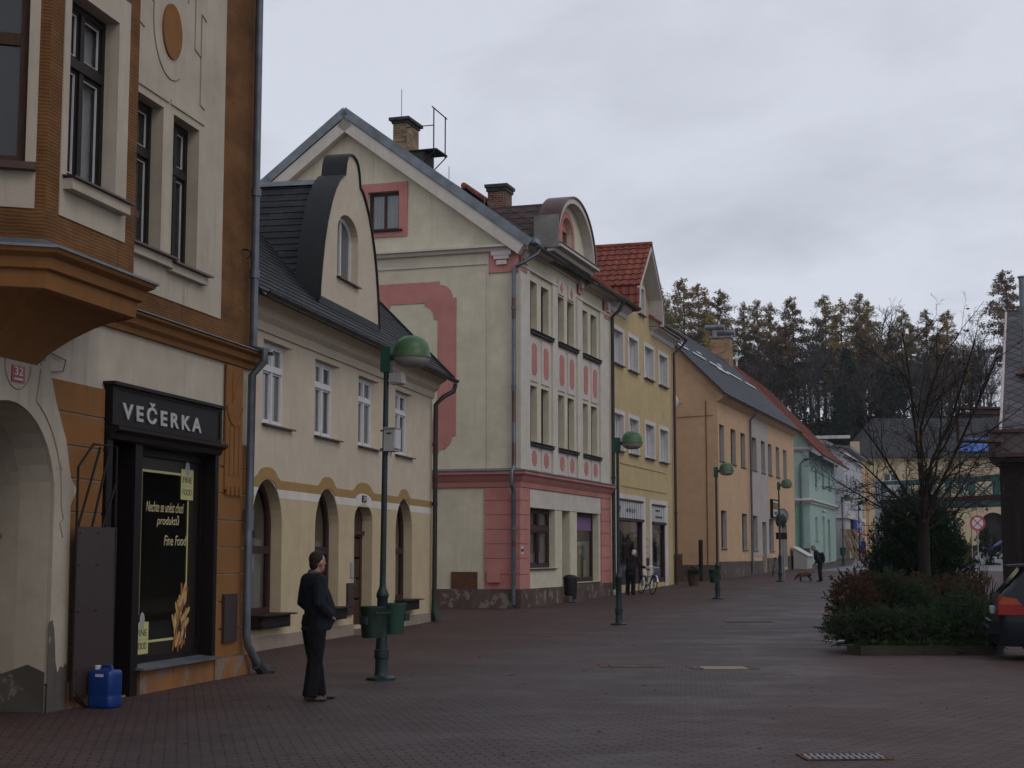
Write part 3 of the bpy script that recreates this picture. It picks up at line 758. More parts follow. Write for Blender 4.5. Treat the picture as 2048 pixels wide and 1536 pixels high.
# arches cross the band, so the facade is one plate and the bands lie a few mm proud
MB().plate([(CL,-.1),(0,-.1),(0,6.0),(CL,6.0)], AA + [rect(a,b,4.0,5.5) for a,b in WW], 0, .36, mh=1).build('wall', [M['cream'], M['reveal']], h)
def clipz(poly, zmax):
    out = []
    for i in range(len(poly)):
        a = poly[i]; b = poly[(i+1) % len(poly)]
        if a[1] <= zmax: out.append(a)
        if (a[1] <= zmax) != (b[1] <= zmax):
            t = (zmax-a[1])/(b[1]-a[1]); out.append((a[0]+(b[0]-a[0])*t, zmax))
    return out
def bottom_outline(zt, holes, z0, u0, u1):
    """outline of a wall strip whose openings break its top edge"""
    pts = [(u0,z0),(u1,z0),(u1,zt)]
    for hl in sorted(holes, key=lambda q: -max(p[0] for p in q)):
        c = clipz(hl, zt)
        a = max(c, key=lambda p: (round(p[1],4) == zt, p[0])); b = min(c, key=lambda p: (-(round(p[1],4) == zt), p[0]))
        i = c.index(a); n = len(c); seq = []
        # walk from right crossing down round the bottom to the left crossing
        k = i; step = -1
        while True:
            seq.append(c[k % n])
            if c[k % n] == b and len(seq) > 1: break
            k += step
            if len(seq) > n: break
        pts += seq
    return pts + [(u0,zt)]
low = [a for i, a in enumerate(AA) if i != 2]; door = AA[2]
dz = [(p[0],p[1]) for p in door]
dshape = [(-6.64,.0),(-5.26,.0)] + [q for q in dz[2:]]
MB().plate(bottom_outline(2.69, [[(p[0],p[1]) for p in a] for a in low] , .2, CL, 0), [door], -.010, -.001).build('lower_render', M['vanilla'], h)
def half_at(i, z):
    if i == 2: return (.67 if z < 2.4 else .67*math.sqrt(max(0., 1-((z-2.4)/.35)**2)))
    u0, u1, zt = ((-12.62,-11.08,3.0),(-9.2,-7.68,2.97),None,(-3.4,-1.92,2.97))[i]
    return (u1-u0)/2*math.sqrt(max(0., 1-((z-2.15)/(zt-2.15))**2))
CU = (-11.85,-8.44,-5.95,-2.66)
wbm = MB(); za, zb = 2.69, 2.845
edges = [CL] + list(CU) + [0]
for i in range(5):
    zs_ = [za+(zb-za)*k/5 for k in range(6)]
    lft = [(edges[i] + (half_at(i-1, z)+.004 if i else 0), z) for z in zs_]
    rgt = [(edges[i+1] - (half_at(i, z)+.004 if i < 4 else 0), z) for z in zs_]
    wbm.plate([lft[0]] + rgt + lft[:0:-1], (), -.012, -.001)
wbm.build('white_band', M['offwhite'], h)
def bar_band():
    za, zb = 2.847, 3.01
    top = [(CL,zb)]
    for (uc, r, hh) in ((-11.85,.5,.18),(-8.44,.46,.17),(-5.95,.62,.17),(-2.66,.42,.17)):
        top += [(uc-r*1.3, zb)] + [(uc + r*math.cos(R(a)), zb + .03 + hh*math.sin(R(a))) for a in range(168,11,-13)] + [(uc+r*1.3, zb)]
    top += [(0,zb),(0,za)]
    bot = []
    for (uc, hw, zt) in ((-2.66,.44,2.976),(-5.95,.60,2.985),(-8.44,.44,2.976),(-11.85,.45,3.006)):
        bot += [(uc+hw, za)] + [(uc + hw*math.cos(R(a)), za + (zt-za+.003)*math.sin(R(a))) for a in range(20,161,20)] + [(uc-hw, za)]
    MB().plate(top + bot + [(CL,za)], (), -.014, -.001).build('mustard_band', M['mustard'], h)
bar_band()
MB().plate(arc(-5.95,2.846,.585,.125,0,180,12), (), -.013, -.001).build('band_infill', M['offwhite'], h)
shell(h, -CL, 9.5, -.1, 6.0, 'cream', u0=CL)
MB().box(CL,-6.66,-.05,-.011,-.1,.23).box(-5.24,.0,-.05,-.011,-.1,.23).build('plinth', M['sandstone'], h)
for i, (a, b) in enumerate(WW):
    s = .17; d = .13
    MB().hexa([(a,.002,4.0),(a+.002,.002,4.),(a+s,d,4.),(a,d,4.),(a,.002,5.5),(a+.002,.002,5.5),(a+s,d,5.5),(a,d,5.5)]).build('reveal', M['cream'], h)
    MB().hexa([(b-.002,.002,4.),(b,.002,4.),(b,d,4.),(b-s,d,4.),(b-.002,.002,5.5),(b,.002,5.5),(b,d,5.5),(b-s,d,5.5)]).build('reveal', M['cream'], h)
    w_ = window(h, a+s, b-s, 4.0, 5.5, d, 'wood_white', (.5,), (.68,), .066, curtain='curtain_dk' if i % 2 else None, glass='glass_sky', sill=None)
    MB().hexa([(a-.03,-.09,3.95),(b+.03,-.09,3.95),(b+.0,.13,3.97),(a,.13,3.97),(a-.03,-.09,3.98),(b+.03,-.09,3.98),(b,.13,4.002),(a,.13,4.002)]).build('sill', M['copper'], w_)
def arch_window(u0, u1, z0, zs, zt, d, zr, mat, b=.1):
    o = arch(u0,u1,z0,zs,zt); k = (u1-u0)/2-b
    mid = (u0+u1)/2
    low_ = rect(u0+b, u1-b, z0+b, zr-b*.7)
    up = [(u0+b, zr+b*.7),(u1-b, zr+b*.7)] + arc(mid, zs, k, zt-zs-b, 0, 180, 14)
    w = MB().plate(o, [low_, up], d, d+.09).build('window', M[mat], h)
    MB().plate(low_, (), d+.05, d+.052).plate(up, (), d+.05, d+.052).build('pane', M['glass_c'], w)
    c = MB(); n = 46; vs = []; fs = []
    for i in range(n+1):
        x = u0+b + (u1-u0-2*b)*i/n; y = d+.17 + .02*math.sin(i*1.2)
        vs += [(x,y,z0+.05),(x,y,zr-.05)]
    c.add(vs, [(i*2,i*2+2,i*2+3,i*2+1) for i in range(n)]).build('curtain', M['curtain'], w, True)
    f = MB(); vs = []; fs = []
    for i in range(n+1):
        x = u0+b + (u1-u0-2*b)*i/n; y = d+.16 + .012*math.sin(i*1.2)
        vs += [(x,y,zr+.05),(x,y,zr+.2+.02*math.sin(i*.8))]
    f.add(vs, [(i*2,i*2+2,i*2+3,i*2+1) for i in range(n)]).build('lace_strip', M['curtain'], w)
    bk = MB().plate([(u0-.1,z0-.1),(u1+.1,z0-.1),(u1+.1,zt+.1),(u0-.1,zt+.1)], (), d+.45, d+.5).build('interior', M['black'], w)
    return w
for (a, b, zt) in ((-12.62,-11.08,3.0),(-9.2,-7.68,2.97),(-3.4,-1.92,2.97)):
    w_ = arch_window(a, b, .62, 2.15, zt, .2, 1.75, 'wood_red')
    bx = MB(); bx.box(a,b,-.2,-.17,.38,.6).box(a,b,-.17,-.012,.38,.42).box(a,a+.04,-.2,-.012,.38,.6).box(b-.04,b,-.2,-.012,.38,.6)
    bx.box(a-.05,b+.1,-.3,.18,.60,.625).box(a+.06,b-.06,-.225,-.2,.42,.45).box(a+.06,b-.06,-.225,-.2,.53,.56)
    bx.build('window_box', M['wood_dk'], h)
dd = MB().plate([(-6.62,.12),(-5.28,.12),(-5.28,2.4)] + arc(-5.95,2.4,.67,.35,20,160,8) + [(-6.62,2.4)], [rect(-6.5,-5.98,.3,2.05), rect(-5.92,-5.4,.3,2.05)], .22, .3)
dd.box(-6.6,-5.3,.16,.22,2.1,2.18)
for k in range(4): dd.box(-6.5,-5.98,.24,.29,.3+.44*k,.69+.44*k).box(-5.92,-5.4,.24,.29,.3+.44*k,.69+.44*k)
do = dd.build('door', M['wood_door'], h)
MB().box(-5.99,-5.97,.15,.2,1.0,1.18).build('handle', M['chrome'], do)
MB().box(-6.64,-5.26,-.2,.22,-.08,.12).build('door_step', M['sandstone'], h)
pl_ = MB().box(-6.1,-5.8,-.03,-.0145,2.79,2.93).build('number_plate', M['wood_dk'], h)
text('plate_number', '29', -6.05, -5.85, 2.81, 2.91, -.034, M['white_en'], pl_)
MB().box(-7.14,-6.74,-.06,-.011,.42,1.08).build('meter_cover', M['cabinet'], h)
MB().box(-6.88,-6.7,-.04,-.011,1.2,1.5).build('intercom', M['grey_box'], h)
# eaves, main roof
MB().sweep([(0,5.62),(.04,5.62),(.06,5.78),(.16,5.86),(.2,5.98),(.36,6.08),(.36,6.14),(0,6.14)], [((CL,-.001,0),(0,-1,0)),((.05,-.001,0),(0,-1,0))]).build('cornice', M['cream'], h)
sl = Vector((0,.70,.714)).normalized()
mr = MB(); courses(mr, (CL-.1,-.5,6.12), (1,0,0), sl, lambda v: (0, -CL+.38), 7.0, .18, step=.014); mr.build('roof', M['slate'], h)
mr = MB(); courses(mr, (CL-.1,9.4,6.12), (1,0,0), (0,-.70,.714), lambda v: (0, -CL+.38), 7.0, .3, step=.014); mr.build('roof', M['slate'], h)
MB().plate([(0,6.0),(9.5,6.0),(4.7,10.9)], (), -.3, 0, tf=lambda p: Vector((p.y, p.x, p.z))).plate([(0,6.0),(9.5,6.0),(4.7,10.9)], (), CL, CL+.3, tf=lambda p: Vector((p.y, p.x, p.z))).build('gable_wall', M['cream'], h, fix=True)
MB().hexa([(.26,-.52,6.02),(.31,-.52,6.02),(.31,4.5,11.13),(.26,4.5,11.13),(.26,-.52,6.2),(.31,-.52,6.2),(.31,4.5,11.3),(.26,4.5,11.3)]).build('verge_board', M['darkmetal'], h)
gutter(h, (CL,-.56,6.1), (.3,-.56,6.1))
pipe(h, [(.2,-.56,6.0),(.18,-.52,5.82),(-.02,-.3,5.66),(-.14,-.13,5.45),(-.15,-.12,.5),(-.15,-.12,.2)], .06, 'pipe_brown', clips=[((-.15,-.12,2.9),(-.15,-.12,2.98)),((-.15,-.12,4.4),(-.15,-.12,4.48))])
MB().tube([(-.15,-.12,.55),(-.15,-.14,.25),(-.15,-.2,.05)], [.07,.1,.14], 8).build('drain_shoe', M['bin_dk'], h, True)
# dormer: scrolled gable wall, sheet-metal cap, slate roof behind
gh_ = [(.06,10.12),(.24,10.09),(.38,10.0),(.47,9.85),(.52,9.68),(.55,9.56),(.72,9.51),(.92,9.38),(1.2,9.12),(1.45,8.78),(1.68,8.36),(1.86,7.9),(2.0,7.35),(2.08,6.95),(2.1,6.7)]
gp = [(-7.04-a_, z_) for a_, z_ in gh_[::-1]] + [(-7.04+a_, z_) for a_, z_ in gh_]
dw = arch(-7.98,-6.53,7.4,8.35,8.78,12)
MB().plate(gp[::-1], [dw], 0, .42).build('dormer_gable', M['cream'], h)
cp = MB(); vs = []; fs = []
cx_, cz_ = -7.05, 7.6
for (u, z) in gp:
    d_ = Vector((u-cx_, z-cz_ if z > 7.6 else 0)); d_.normalize()
    for (k, y) in ((.002,-.05),(.035,-.05),(.035,.50),(.002,.50)): vs.append((u+d_.x*k, y, z+d_.y*k))
for i in range(len(gp)-1):
    for k in range(4): fs.append((i*4+k, i*4+(k+1)%4, (i+1)*4+(k+1)%4, (i+1)*4+k))
cp.add(vs, fs); cp.build('gable_cap', M['darkmetal'], h, 35, fix=True)
dwin = MB().plate(dw, [[(-7.9,7.48),(-7.28,7.48),(-7.28,8.66)] + arc(-7.255,8.32,.65,.36,92,180,7), [(-7.23,7.48),(-6.61,7.48)] + arc(-7.255,8.32,.65,.36,0,88,7)], .16, .24).build('window', M['wood_white'], h)
MB().plate(dw, (), .2, .202).build('pane', M['glass_sky'], dwin)
MB().hexa([(-8.02,-.09,7.34),(-6.49,-.09,7.34),(-6.49,.16,7.37),(-8.02,.16,7.37),(-8.02,-.09,7.365),(-6.49,-.09,7.365),(-6.49,.16,7.4),(-8.02,.16,7.4)]).build('sill', M['copper'], dwin)
rz = 9.62; RL = 4.4
s1 = Vector((2.05,0,2.72)).normalized(); s2 = Vector((-2.05,0,2.72)).normalized()
dr_ = MB(); courses(dr_, (-9.1,.42,6.9), (0,1,0), s1, lambda v: (0, RL), 3.4, .2, step=.016)
courses(dr_, (-5.0,.42,6.9), (0,1,0), s2, lambda v: (0, RL), 3.4, .2, step=.016)
dr_.build('dormer_roof', M['slate'], h)
MB().hexa([(-7.2,.5,rz-.1),(-6.9,.5,rz-.1),(-6.9,RL+.4,rz-.1),(-7.2,RL+.4,rz-.1),(-7.08,.5,rz+.03),(-7.02,.5,rz+.03),(-7.02,RL+.4,rz+.03),(-7.08,RL+.4,rz+.03)]).build('ridge_cap', M['zinc'], h)
MB().box(-9.2,-4.9,-.03,-.001,6.62,6.78).build('dormer_flashing', M['darkmetal'], h)
# ------------------------------------------------------------------ pale house with pink trim
h = house('pink_trim_house', 'pale three storey corner house with salmon pink trim and round pediment', .2064, 46.1502, .314924)
L3 = 10.75
WIN3 = []
def pair(u0, a, b): return [(u0, u0+a), (u0+a+.47, u0+a+.47+b)]
cols = [(1.02,1.84),(2.28,3.12),(4.06,4.9),(5.28,6.1),(7.04,7.86),(8.26,9.08)]
for (a, b) in cols: WIN3 += [(a, b, 8.58, 10.1), (a, b, 5.12, 6.85)]
gh = [rect(1.05,3.78,1.26,3.1), rect(4.58,5.55,.35,3.1), rect(6.36,9.2,.75,3.1)]
MB().plate([(0,-.1),(L3,-.1),(L3,3.7),(0,3.7)], gh, 0, .4).build('wall', M['pale'], h)
MB().plate([(0,4.16),(L3,4.16),(L3,11.0),(0,11.0)], [rect(*w) for w in WIN3], 0, .4).build('upper_wall', M['pale'], h)
for (a, b, c, d) in WIN3:
    w_ = window(h, a, b, c, d, .2, 'wood_dk', (.5,), (.68,), .07, curtain='curtain_dk' if a in (2.28, 5.28) else None, sill=None, sash=False)
# piers, stringers between window pairs
for (a, b) in ((0,.95),(3.4,3.98),(6.36,6.98),(9.36,L3)): MB().box(a, b, -.06, -.001, 4.17, 10.35).build('pilaster', M['pale_trim'], h)
for (a, b) in ((0,3.98),(6.36,L3)): MB().box(a, b, -.09, -.001, 10.35, 10.42).build('string_course', M['pale_trim'], h)
for (a, b) in ((.97,3.38),(4.0,6.34),(7.0,9.34)):
    for z in (8.56, 5.1):
        MB().box(a, b, -.12, -.001, z-.12, z-.03).hexa([(a,-.17,z-.03),(b,-.17,z-.03),(b,-.001,z),(a,-.001,z),(a,-.17,z-.01),(b,-.17,z-.01),(b,-.001,z+.02),(a,-.001,z+.02)]).build('sill', M['soot'], h)
def cut_oct(u0,u1,z0,z1,c):
    return [(u0+c,z0),(u1-c,z0),(u1-c,z0+c*.9),(u1,z0+c*.9),(u1,z1-c*.9),(u1-c,z1-c*.9),(u1-c,z1),(u0+c,z1),(u0+c,z1-c*.9),(u0,z1-c*.9),(u0,z0+c*.9),(u0+c,z0+c*.9)]
for (a, b) in cols:
    m_ = (a+b)/2
    f_ = MB().box(m_-.44, m_+.46, -.035, -.001, 6.98, 8.34).build('panel', M['lilac'], h)
    MB().plate(cut_oct(m_-.24, m_+.26, 7.18, 8.16, .09), (), -.05, -.0355).build('panel_field', M['pink'], f_)
    f_ = MB().box(m_-.44, m_+.46, -.035, -.001, 4.24, 4.95).build('panel', M['lilac'], h)
    MB().plate(cut_oct(m_-.22, m_+.24, 4.38, 4.84, .09), (), -.05, -.0355).build('panel_field', M['pink'], f_)
for u in (4.1, 5.3):
    f_ = MB().box(u, u+.72, -.045, -.001, 10.16, 10.62).build('panel', M['lilac'], h)
    MB().plate([(u+.36,10.2),(u+.54,10.39),(u+.36,10.58),(u+.18,10.39)], (), -.06, -.0455).build('panel_field', M['pink'], f_)
# belt cornice, all round the corner
pr = [(0,3.66),(.06,3.68),(.08,3.82),(.14,3.9),(.2,4.0),(.28,4.06),(.28,4.14),(0,4.19)]
D3 = 11.4
MB().sweep(pr, [((L3,-.001,0),(0,-1,0)),((0,0,0),(-1,-1,0)),((0,D3,0),(-1,0,0))]).build('belt_cornice', M['pink'], h, fix=True)
MB().sweep([(.0,4.2),(.31,4.145),(.31,4.17),(0,4.24)], [((L3,-.001,0),(0,-1,0)),((0,0,0),(-1,-1,0)),((0,D3,0),(-1,0,0))]).build('belt_flashing', M['zinc'], h, fix=True)
# ground floor quoins and shop bays
qn = MB(); q2 = MB()
for k, (a, b) in enumerate(((.66,1.08),(1.1,1.55),(1.57,1.98),(2.0,2.41),(2.43,2.84),(2.86,3.27),(3.29,3.66))):
    qn.box(-.05, .95, -.05, -.001, a, b).box(-.05, -.001, -.001, 1.07, a, b); q2.box(9.42, L3, -.05, -.001, a, b)
qn.build('quoin', M['pink'], h); q2.build('quoin', M['pink'], h)
MB().box(.95,9.42,-.02,-.001,3.1,3.66).build('fascia', M['pale_trim'], h)
MB().box(-.08,4.5,-.08,-.001,-.1,.65).box(5.6,L3,-.08,-.001,-.1,.68).box(-.08,-.001,-.001,D3,-.1,.65).build('plinth', M['pink_stone'], h)
window(h, 1.05, 3.78, 1.26, 3.1, .2, 'wood_red', (.56,), (.66,), .1, curtain='curtain_dk', sill='wood_red')
w_ = window(h, 6.36, 9.2, .75, 3.1, .22, 'wood_red', (), (), .1, glass='glass', curtain='curtain_dk', sill='soot', cur_z=.6)
pw = MB().box(6.5,9.1,.24,.25,2.5,3.0).build('shop_poster', M['purple'], w_)
MB().box(7.2,7.9,.3,.32,.9,2.1).box(8.2,8.5,.3,.32,.85,1.5).build('display', M['decal_tx'], w_)
MB().box(4.56,4.6,.4,1.5,.3,3.1).box(5.53,5.57,.02,1.5,.35,3.1).box(4.58,5.55,.02,1.5,.25,.35).box(4.6,5.53,1.4,1.5,.3,3.1).build('door_recess', M['pale'], h)
MB().box(4.62,5.5,1.32,1.4,.35,2.6).build('door', M['wood_dk'], h)
MB().box(4.4,5.75,-.5,-.001,-.05,.17).box(4.5,5.65,-.25,-.001,.17,.34).build('door_step', M['stone_base'], h)
# gable side (faces the viewer): plate in the y-z plane
gtf = lambda p: Vector((p.y, p.x, p.z))
gs = MB(); gs.plate([(.401,-.1),(D3,-.1),(D3,10.95),(5.67,15.35),(.401,11.26)], [rect(3.9,4.95,11.72,12.95)], 0.0, .4, tf=gtf); gs.build('gable_wall', M['pale'], h, fix=True)
MB().box(L3-.3,L3,.42,D3,-.1,10.9).box(.42,L3-.32,D3-.3,D3,-.1,10.9).build('side_wall', M['pale'], h)
def gplate(mb, out, holes, x0, x1): mb.plate(out, holes, x0, x1, tf=gtf); return mb
gplate(MB(), rect(3.62,5.22,11.5,13.22), [rect(3.9,4.95,11.72,12.95)], -.045, -.001).build('window_surround', M['pink'], h, fix=True)
gw = gplate(MB(), rect(3.9,4.95,11.72,12.95), [rect(3.98,4.4,11.8,12.87), rect(4.46,4.87,11.8,12.87)], .12, .2).build('window', M['wood_door'], h, fix=True)
gplate(MB(), rect(3.95,4.9,11.77,12.9), (), .17, .175).build('pane', M['glass_c'], gw, fix=True)
cmb = MB(); vs = []
for i in range(41): y = 3.98+.9*i/40; x = .25+.015*math.sin(i*1.3); vs += [(x,y,11.78),(x,y,12.85)]
cmb.add(vs, [(i*2,i*2+2,i*2+3,i*2+1) for i in range(40)]).build('curtain', M['curtain'], gw, True)
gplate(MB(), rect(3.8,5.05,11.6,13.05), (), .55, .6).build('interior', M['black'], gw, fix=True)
MB().box(-.12,.1,3.78,5.05,11.66,11.715).build('sill', M['wood_dk'], gw)
MB().sweep([(0,10.8),(.12,10.82),(.16,10.9),(.26,10.93),(.26,11.0),(0,11.04)], [((-.001,-.3,0),(-1,0,0)),((-.001,D3+.2,0),(-1,0,0))]).build('gable_cornice', M['pale_trim'], h, fix=True)
MB().box(-.04,-.001,.95,D3,10.45,10.5).box(-.03,-.001,.95,1.0,4.2,10.45).build('moulding', M['pale_trim'], h)
MB().box(-.05,-.001,.0,.95,10.17,10.8).box(.0,.62,-.075,-.0605,10.2,10.85).box(9.9,L3,-.075,-.0605,10.2,10.85).box(6.45,6.95,-.075,-.0605,10.55,11.2).build('frieze_block', M['pink'], h)
bk = MB()
for z0, a, b in ((10.4,.36,.68),(10.56,.28,.76),(10.68,.2,.84)): bk.box(-.13-.02*(z0-10.4)*6, -.051, a, b, z0, z0+.13)
bk.build('bracket', M['lilac'], h)
for uc in (.33, 10.3, 6.7):
    bk = MB()
    for z0, w in ((10.45,.12),(10.58,.17),(10.7,.22)): bk.box(uc-w, uc+w, -.17, -.076, z0+(.3 if uc==6.7 else 0), z0+.12+(.3 if uc==6.7 else 0))
    bk.build('bracket', M['lilac'], h)
# painted pink scroll frame on the gable side
def scroll(u0,u1,z0,z1,c):
    p = [(u0+c,z1),(u1-c,z1),(u1-c,z1-.1)] + [(u1-c+(c-.12)*math.sin(R(a)), z1-.1-.42*(1-math.cos(R(a)))) for a in range(15,91,15)] + [(u1,z1-.52),(u1,z0+.52)]
    p += [(u1-.12,z0+.52)] + [(u1-c+(c-.12)*math.sin(R(a)), z0+.1+.42*(1-math.cos(R(a)))) for a in range(75,14,-15)] + [(u1-c,z0+.1),(u1-c,z0)]
    return p + [(2*((u0+u1)/2)-q[0], q[1]) for q in p[::-1]]
so_ = scroll(2.0,5.2,4.72,10.0,.55); si_ = scroll(2.6,4.6,5.4,9.35,.42)
gplate(MB(), so_, [si_], -.02, -.001).build('painted_frame', M['pink'], h, fix=True)
MB().box(-.05,-.001,1.3,2.12,.66,1.16).build('hatch', M['rust'], h)
MB().box(-.16,-.0505,.55,.95,.85,1.22).build('wall_box', M['pink'], h)
wb = MB().box(.02,.26,-.062,-.0505,1.68,1.92).build('trail_marker', M['white_en'], h)
MB().box(.02,.26,-.065,-.0622,1.76,1.84).build('marker_stripe', M['decal_dk'], wb)
# roofs
s_ = Vector((0,5.67+.45,4.55)).normalized(); VL = math.hypot(5.67+.45,4.55)
rf = MB(); courses(rf, (-.25,-.45,11.0), (1,0,0), s_, lambda v: (0, L3+.4), VL, .3, step=.016)
courses(rf, (-.25,5.67*2+.45,11.0), (1,0,0), Vector((0,-(5.67+.45),4.55)), lambda v: (0, L3+.4), VL, .3, step=.016)
rf.build('roof', M['slate_old'], h)
vg = MB()
for sgn in (1,-1):
    y0 = -.5 if sgn > 0 else 5.67*2+.5
    a = Vector((0, y0, 11.02)); b = Vector((0, 5.67, 15.62)); d_ = (b-a).normalized(); nn = Vector((0,-d_.z*sgn, d_.y*sgn))
    if nn.z < 0: nn = -nn
    def q(x, t, k): p = a.lerp(b, t) + nn*k; return (x, p.y, p.z)
    vg.hexa([q(-.34,0,-.02), q(.25,0,-.02), q(.25,1,-.02), q(-.34,1,-.02), q(-.34,0,.075), q(.25,0,.06), q(.25,1,.06), q(-.34,1,.075)])
    vg.hexa([q(-.345,0,-.2), q(-.325,0,-.2), q(-.325,1,-.2), q(-.345,1,-.2), q(-.345,0,.0), q(-.325,0,.0), q(-.325,1,.0), q(-.345,1,.0)])
vg.build('verge_flashing', M['zinc'], h, fix=True)
sv = MB()
for sgn in (1,-1):
    y0 = -.3 if sgn > 0 else 5.67*2+.3
    a = Vector((0, y0, 11.0)); b = Vector((0, 5.67, 15.43)); d_ = (b-a).normalized(); nn = Vector((0,-d_.z*sgn, d_.y*sgn))
    if nn.z < 0: nn = -nn
    def q(x, t, k): p = a.lerp(b, t) + nn*k; return (x, p.y, p.z)
    sv.hexa([q(-.3,0,-.42), q(-.001,0,-.42), q(-.001,1,-.42), q(-.3,1,-.42), q(-.3,0,-.07), q(-.001,0,-.07), q(-.001,1,-.07), q(-.3,1,-.07)])
sv.build('verge_soffit', M['pale_trim'], h, fix=True)
MB().sweep([(0,10.86),(.1,10.86),(.16,10.95),(.4,11.0),(.4,11.06),(0,11.06)], [((-.2,-.001,0),(0,-1,0)),((2.75,-.001,0),(0,-1,0))]).build('cornice', M['pale_trim'], h)
MB().sweep([(0,10.86),(.1,10.86),(.16,10.95),(.4,11.0),(.4,11.06),(0,11.06)], [((7.3,-.001,0),(0,-1,0)),((L3,-.001,0),(0,-1,0))]).build('cornice', M['pale_trim'], h)
gutter(h, (.2,-.52,10.96), (3.1,-.52,10.96), .1); gutter(h, (7.25,-.52,11.0), (L3+.35,-.52,11.0), .1)
MB().box(-.3,.2,-.62,-.2,10.98,11.12).build('gutter_corner', M['zinc'], h)
# pediment gable and its barrel roof
PW, PC, PB, PT = 2.2, 5.03, 11.55, 13.3
pwh = [(4.25,11.85),(5.55,11.85),(5.55,12.3)] + arc(4.9,12.3,.65,.52,10,170,8) + [(4.25,12.3)]
MB().plate([(PC-PW,10.9),(PC+PW,10.9),(PC+PW,PB)] + arc(PC, PB, PW, PT-PB, 0, 180, 20), [pwh], -.1, .3).build('pediment', M['pale'], h)
MB().plate([(4.02,11.76),(5.78,11.76),(5.78,12.3)] + arc(4.9,12.3,.88,.72,10,170,10) + [(4.02,12.3)], [pwh], -.13, -.1005).build('window_surround', M['pink'], h)
pwn = MB().plate(pwh, [rect(4.3,4.84,11.9,12.42), rect(4.96,5.5,11.9,12.42)], .06, .14).build('window', M['pink'], h)
MB().box(4.25,5.55,.11,.12,11.85,12.8).build('pane', M['glass'], pwn)
MB().box(3.9,5.95,-.24,-.1305,11.70,11.76).build('sill', M['wood_red'], pwn)
pc = MB(); o_ = [(PC+PW+.12,PB)] + arc(PC, PB, PW+.12, PT-PB+.14, 0, 180, 24) + [(PC-PW-.12,PB)]
i_ = arc(PC, PB, PW-.03, PT-PB-.03, 180, 0, 24)
pc.plate(o_[:-1] + [(PC-PW-.12,PB-.001)] + i_, (), -.42, -.1005); pc.build('pediment_arch', M['pale_trim'], h)
MB().sweep([(0,11.28),(.2,11.3),(.26,11.4),(.46,11.44),(.46,11.53),(0,11.54)], [((PC-PW-.2,-.1005,0),(0,-1,0)),((PC+PW+.2,-.1005,0),(0,-1,0))]).build('pediment_cornice', M['pale_trim'], h)
MB().hexa([(PC-PW-.22,-.6,11.545),(PC+PW+.22,-.6,11.545),(PC+PW+.22,-.101,11.6),(PC-PW-.22,-.101,11.6),(PC-PW-.22,-.6,11.56),(PC+PW+.22,-.6,11.56),(PC+PW+.22,-.101,11.63),(PC-PW-.22,-.101,11.63)]).build('pediment_flashing', M['zinc'], h)
bar = MB(); oo = arc(PC, PB, PW+.2, PT-PB+.2, 0, 180, 28); ii = arc(PC, PB, PW+.13, PT-PB+.15, 180, 0, 28)
bar.plate(oo + ii, (), -.47, .3); bar.build('barrel_roof', M['copper'], h, True)
MB().box(PC-PW-.26,PC-PW-.205,-.5,.32,11.4,12.45).build('dormer_cheek', M['zinc_rust'], h)
MB().box(PC-1.2,PC+1.2,.3,3.4,11.0,12.9).build('dormer_body', M['pale'], h)
dm = MB()
for s_ in (1,-1):
    courses(dm, (PC-2.28*s_,.3,11.3), (0,1,0), Vector((1.0*s_,0,1.78)), lambda v: (0,3.6), 2.05, .25, step=.012)
    courses(dm, (PC-1.28*s_,.3,13.09), (0,1,0), Vector((1.28*s_,0,.1)), lambda v: (0,3.6), 1.28, .64, step=.012)
dm.build('dormer_roof', M['slate_red'], h)
# chimney with its ladder cage
ch = MB().box(1.5,2.55,4.28,4.76,13.5,15.65).build('chimney', M['brick_y'], h)
MB().box(1.38,2.67,4.17,4.87,15.65,15.75).box(1.46,2.59,4.24,4.8,15.56,15.65).build('chimney_cap', M['soot'], ch)
MB().hexa([(1.42,4.2,14.1),(2.6,4.2,14.1),(2.6,4.82,14.7),(1.42,4.82,14.7),(1.42,4.2,14.5),(2.6,4.2,14.5),(2.6,4.82,15.0),(1.42,4.82,15.0)]).build('chimney_flashing', M['zinc'], ch)
lc = MB(); lc.box(1.5,2.5,3.25,4.2,14.6,14.64)
for (x, y) in ((1.5,3.35),(2.55,3.35)):
    lc.tube([(x,y,14.55),(x,y,15.95)], .022, 5)
lc.tube([(1.35,3.35,15.97),(2.7,3.35,15.92)], .022, 5).tube([(1.5,3.35,15.4),(1.5,4.3,15.4)], .018, 5).tube([(1.5,3.27,14.6),(1.5,3.75,14.15)], .02, 5).tube([(2.5,3.27,14.6),(2.5,3.75,14.15)], .02, 5)
lc.build('sweep_platform', M['darkmetal'], ch)
MB().box(1.55,2.5,3.72,4.26,13.5,14.6).build('chimney_base', M['soot'], ch)
MB().tube([(1.7,4.55,15.7),(1.7,4.55,16.75)], .012, 5).build('lightning_rod', M['pipe_grey'], ch)
MB().tube([(5.2,4.2,14.1),(5.2,4.2,15.0)], .012, 4).tube([(7.2,3.6,13.8),(7.2,3.6,14.35),(8.1,3.6,14.35),(8.1,3.6,13.8)], .02, 4).build('roof_rail', M['pipe_grey'], h)
pipe(h, [(.35,-.56,10.98),(.3,-.5,10.75),(-.05,-.14,10.42),(-.13,.12,10.3),(-.13,.12,4.3),(-.31,.12,4.1),(-.31,.12,3.7),(-.15,.12,3.55),(-.15,.12,.2)], .062, 'pipe_grey', clips=[((-.13,.12,6.6),(-.13,.12,6.72)),((-.13,.12,9.0),(-.13,.12,9.1)),((-.15,.12,2.4),(-.15,.12,2.48))])
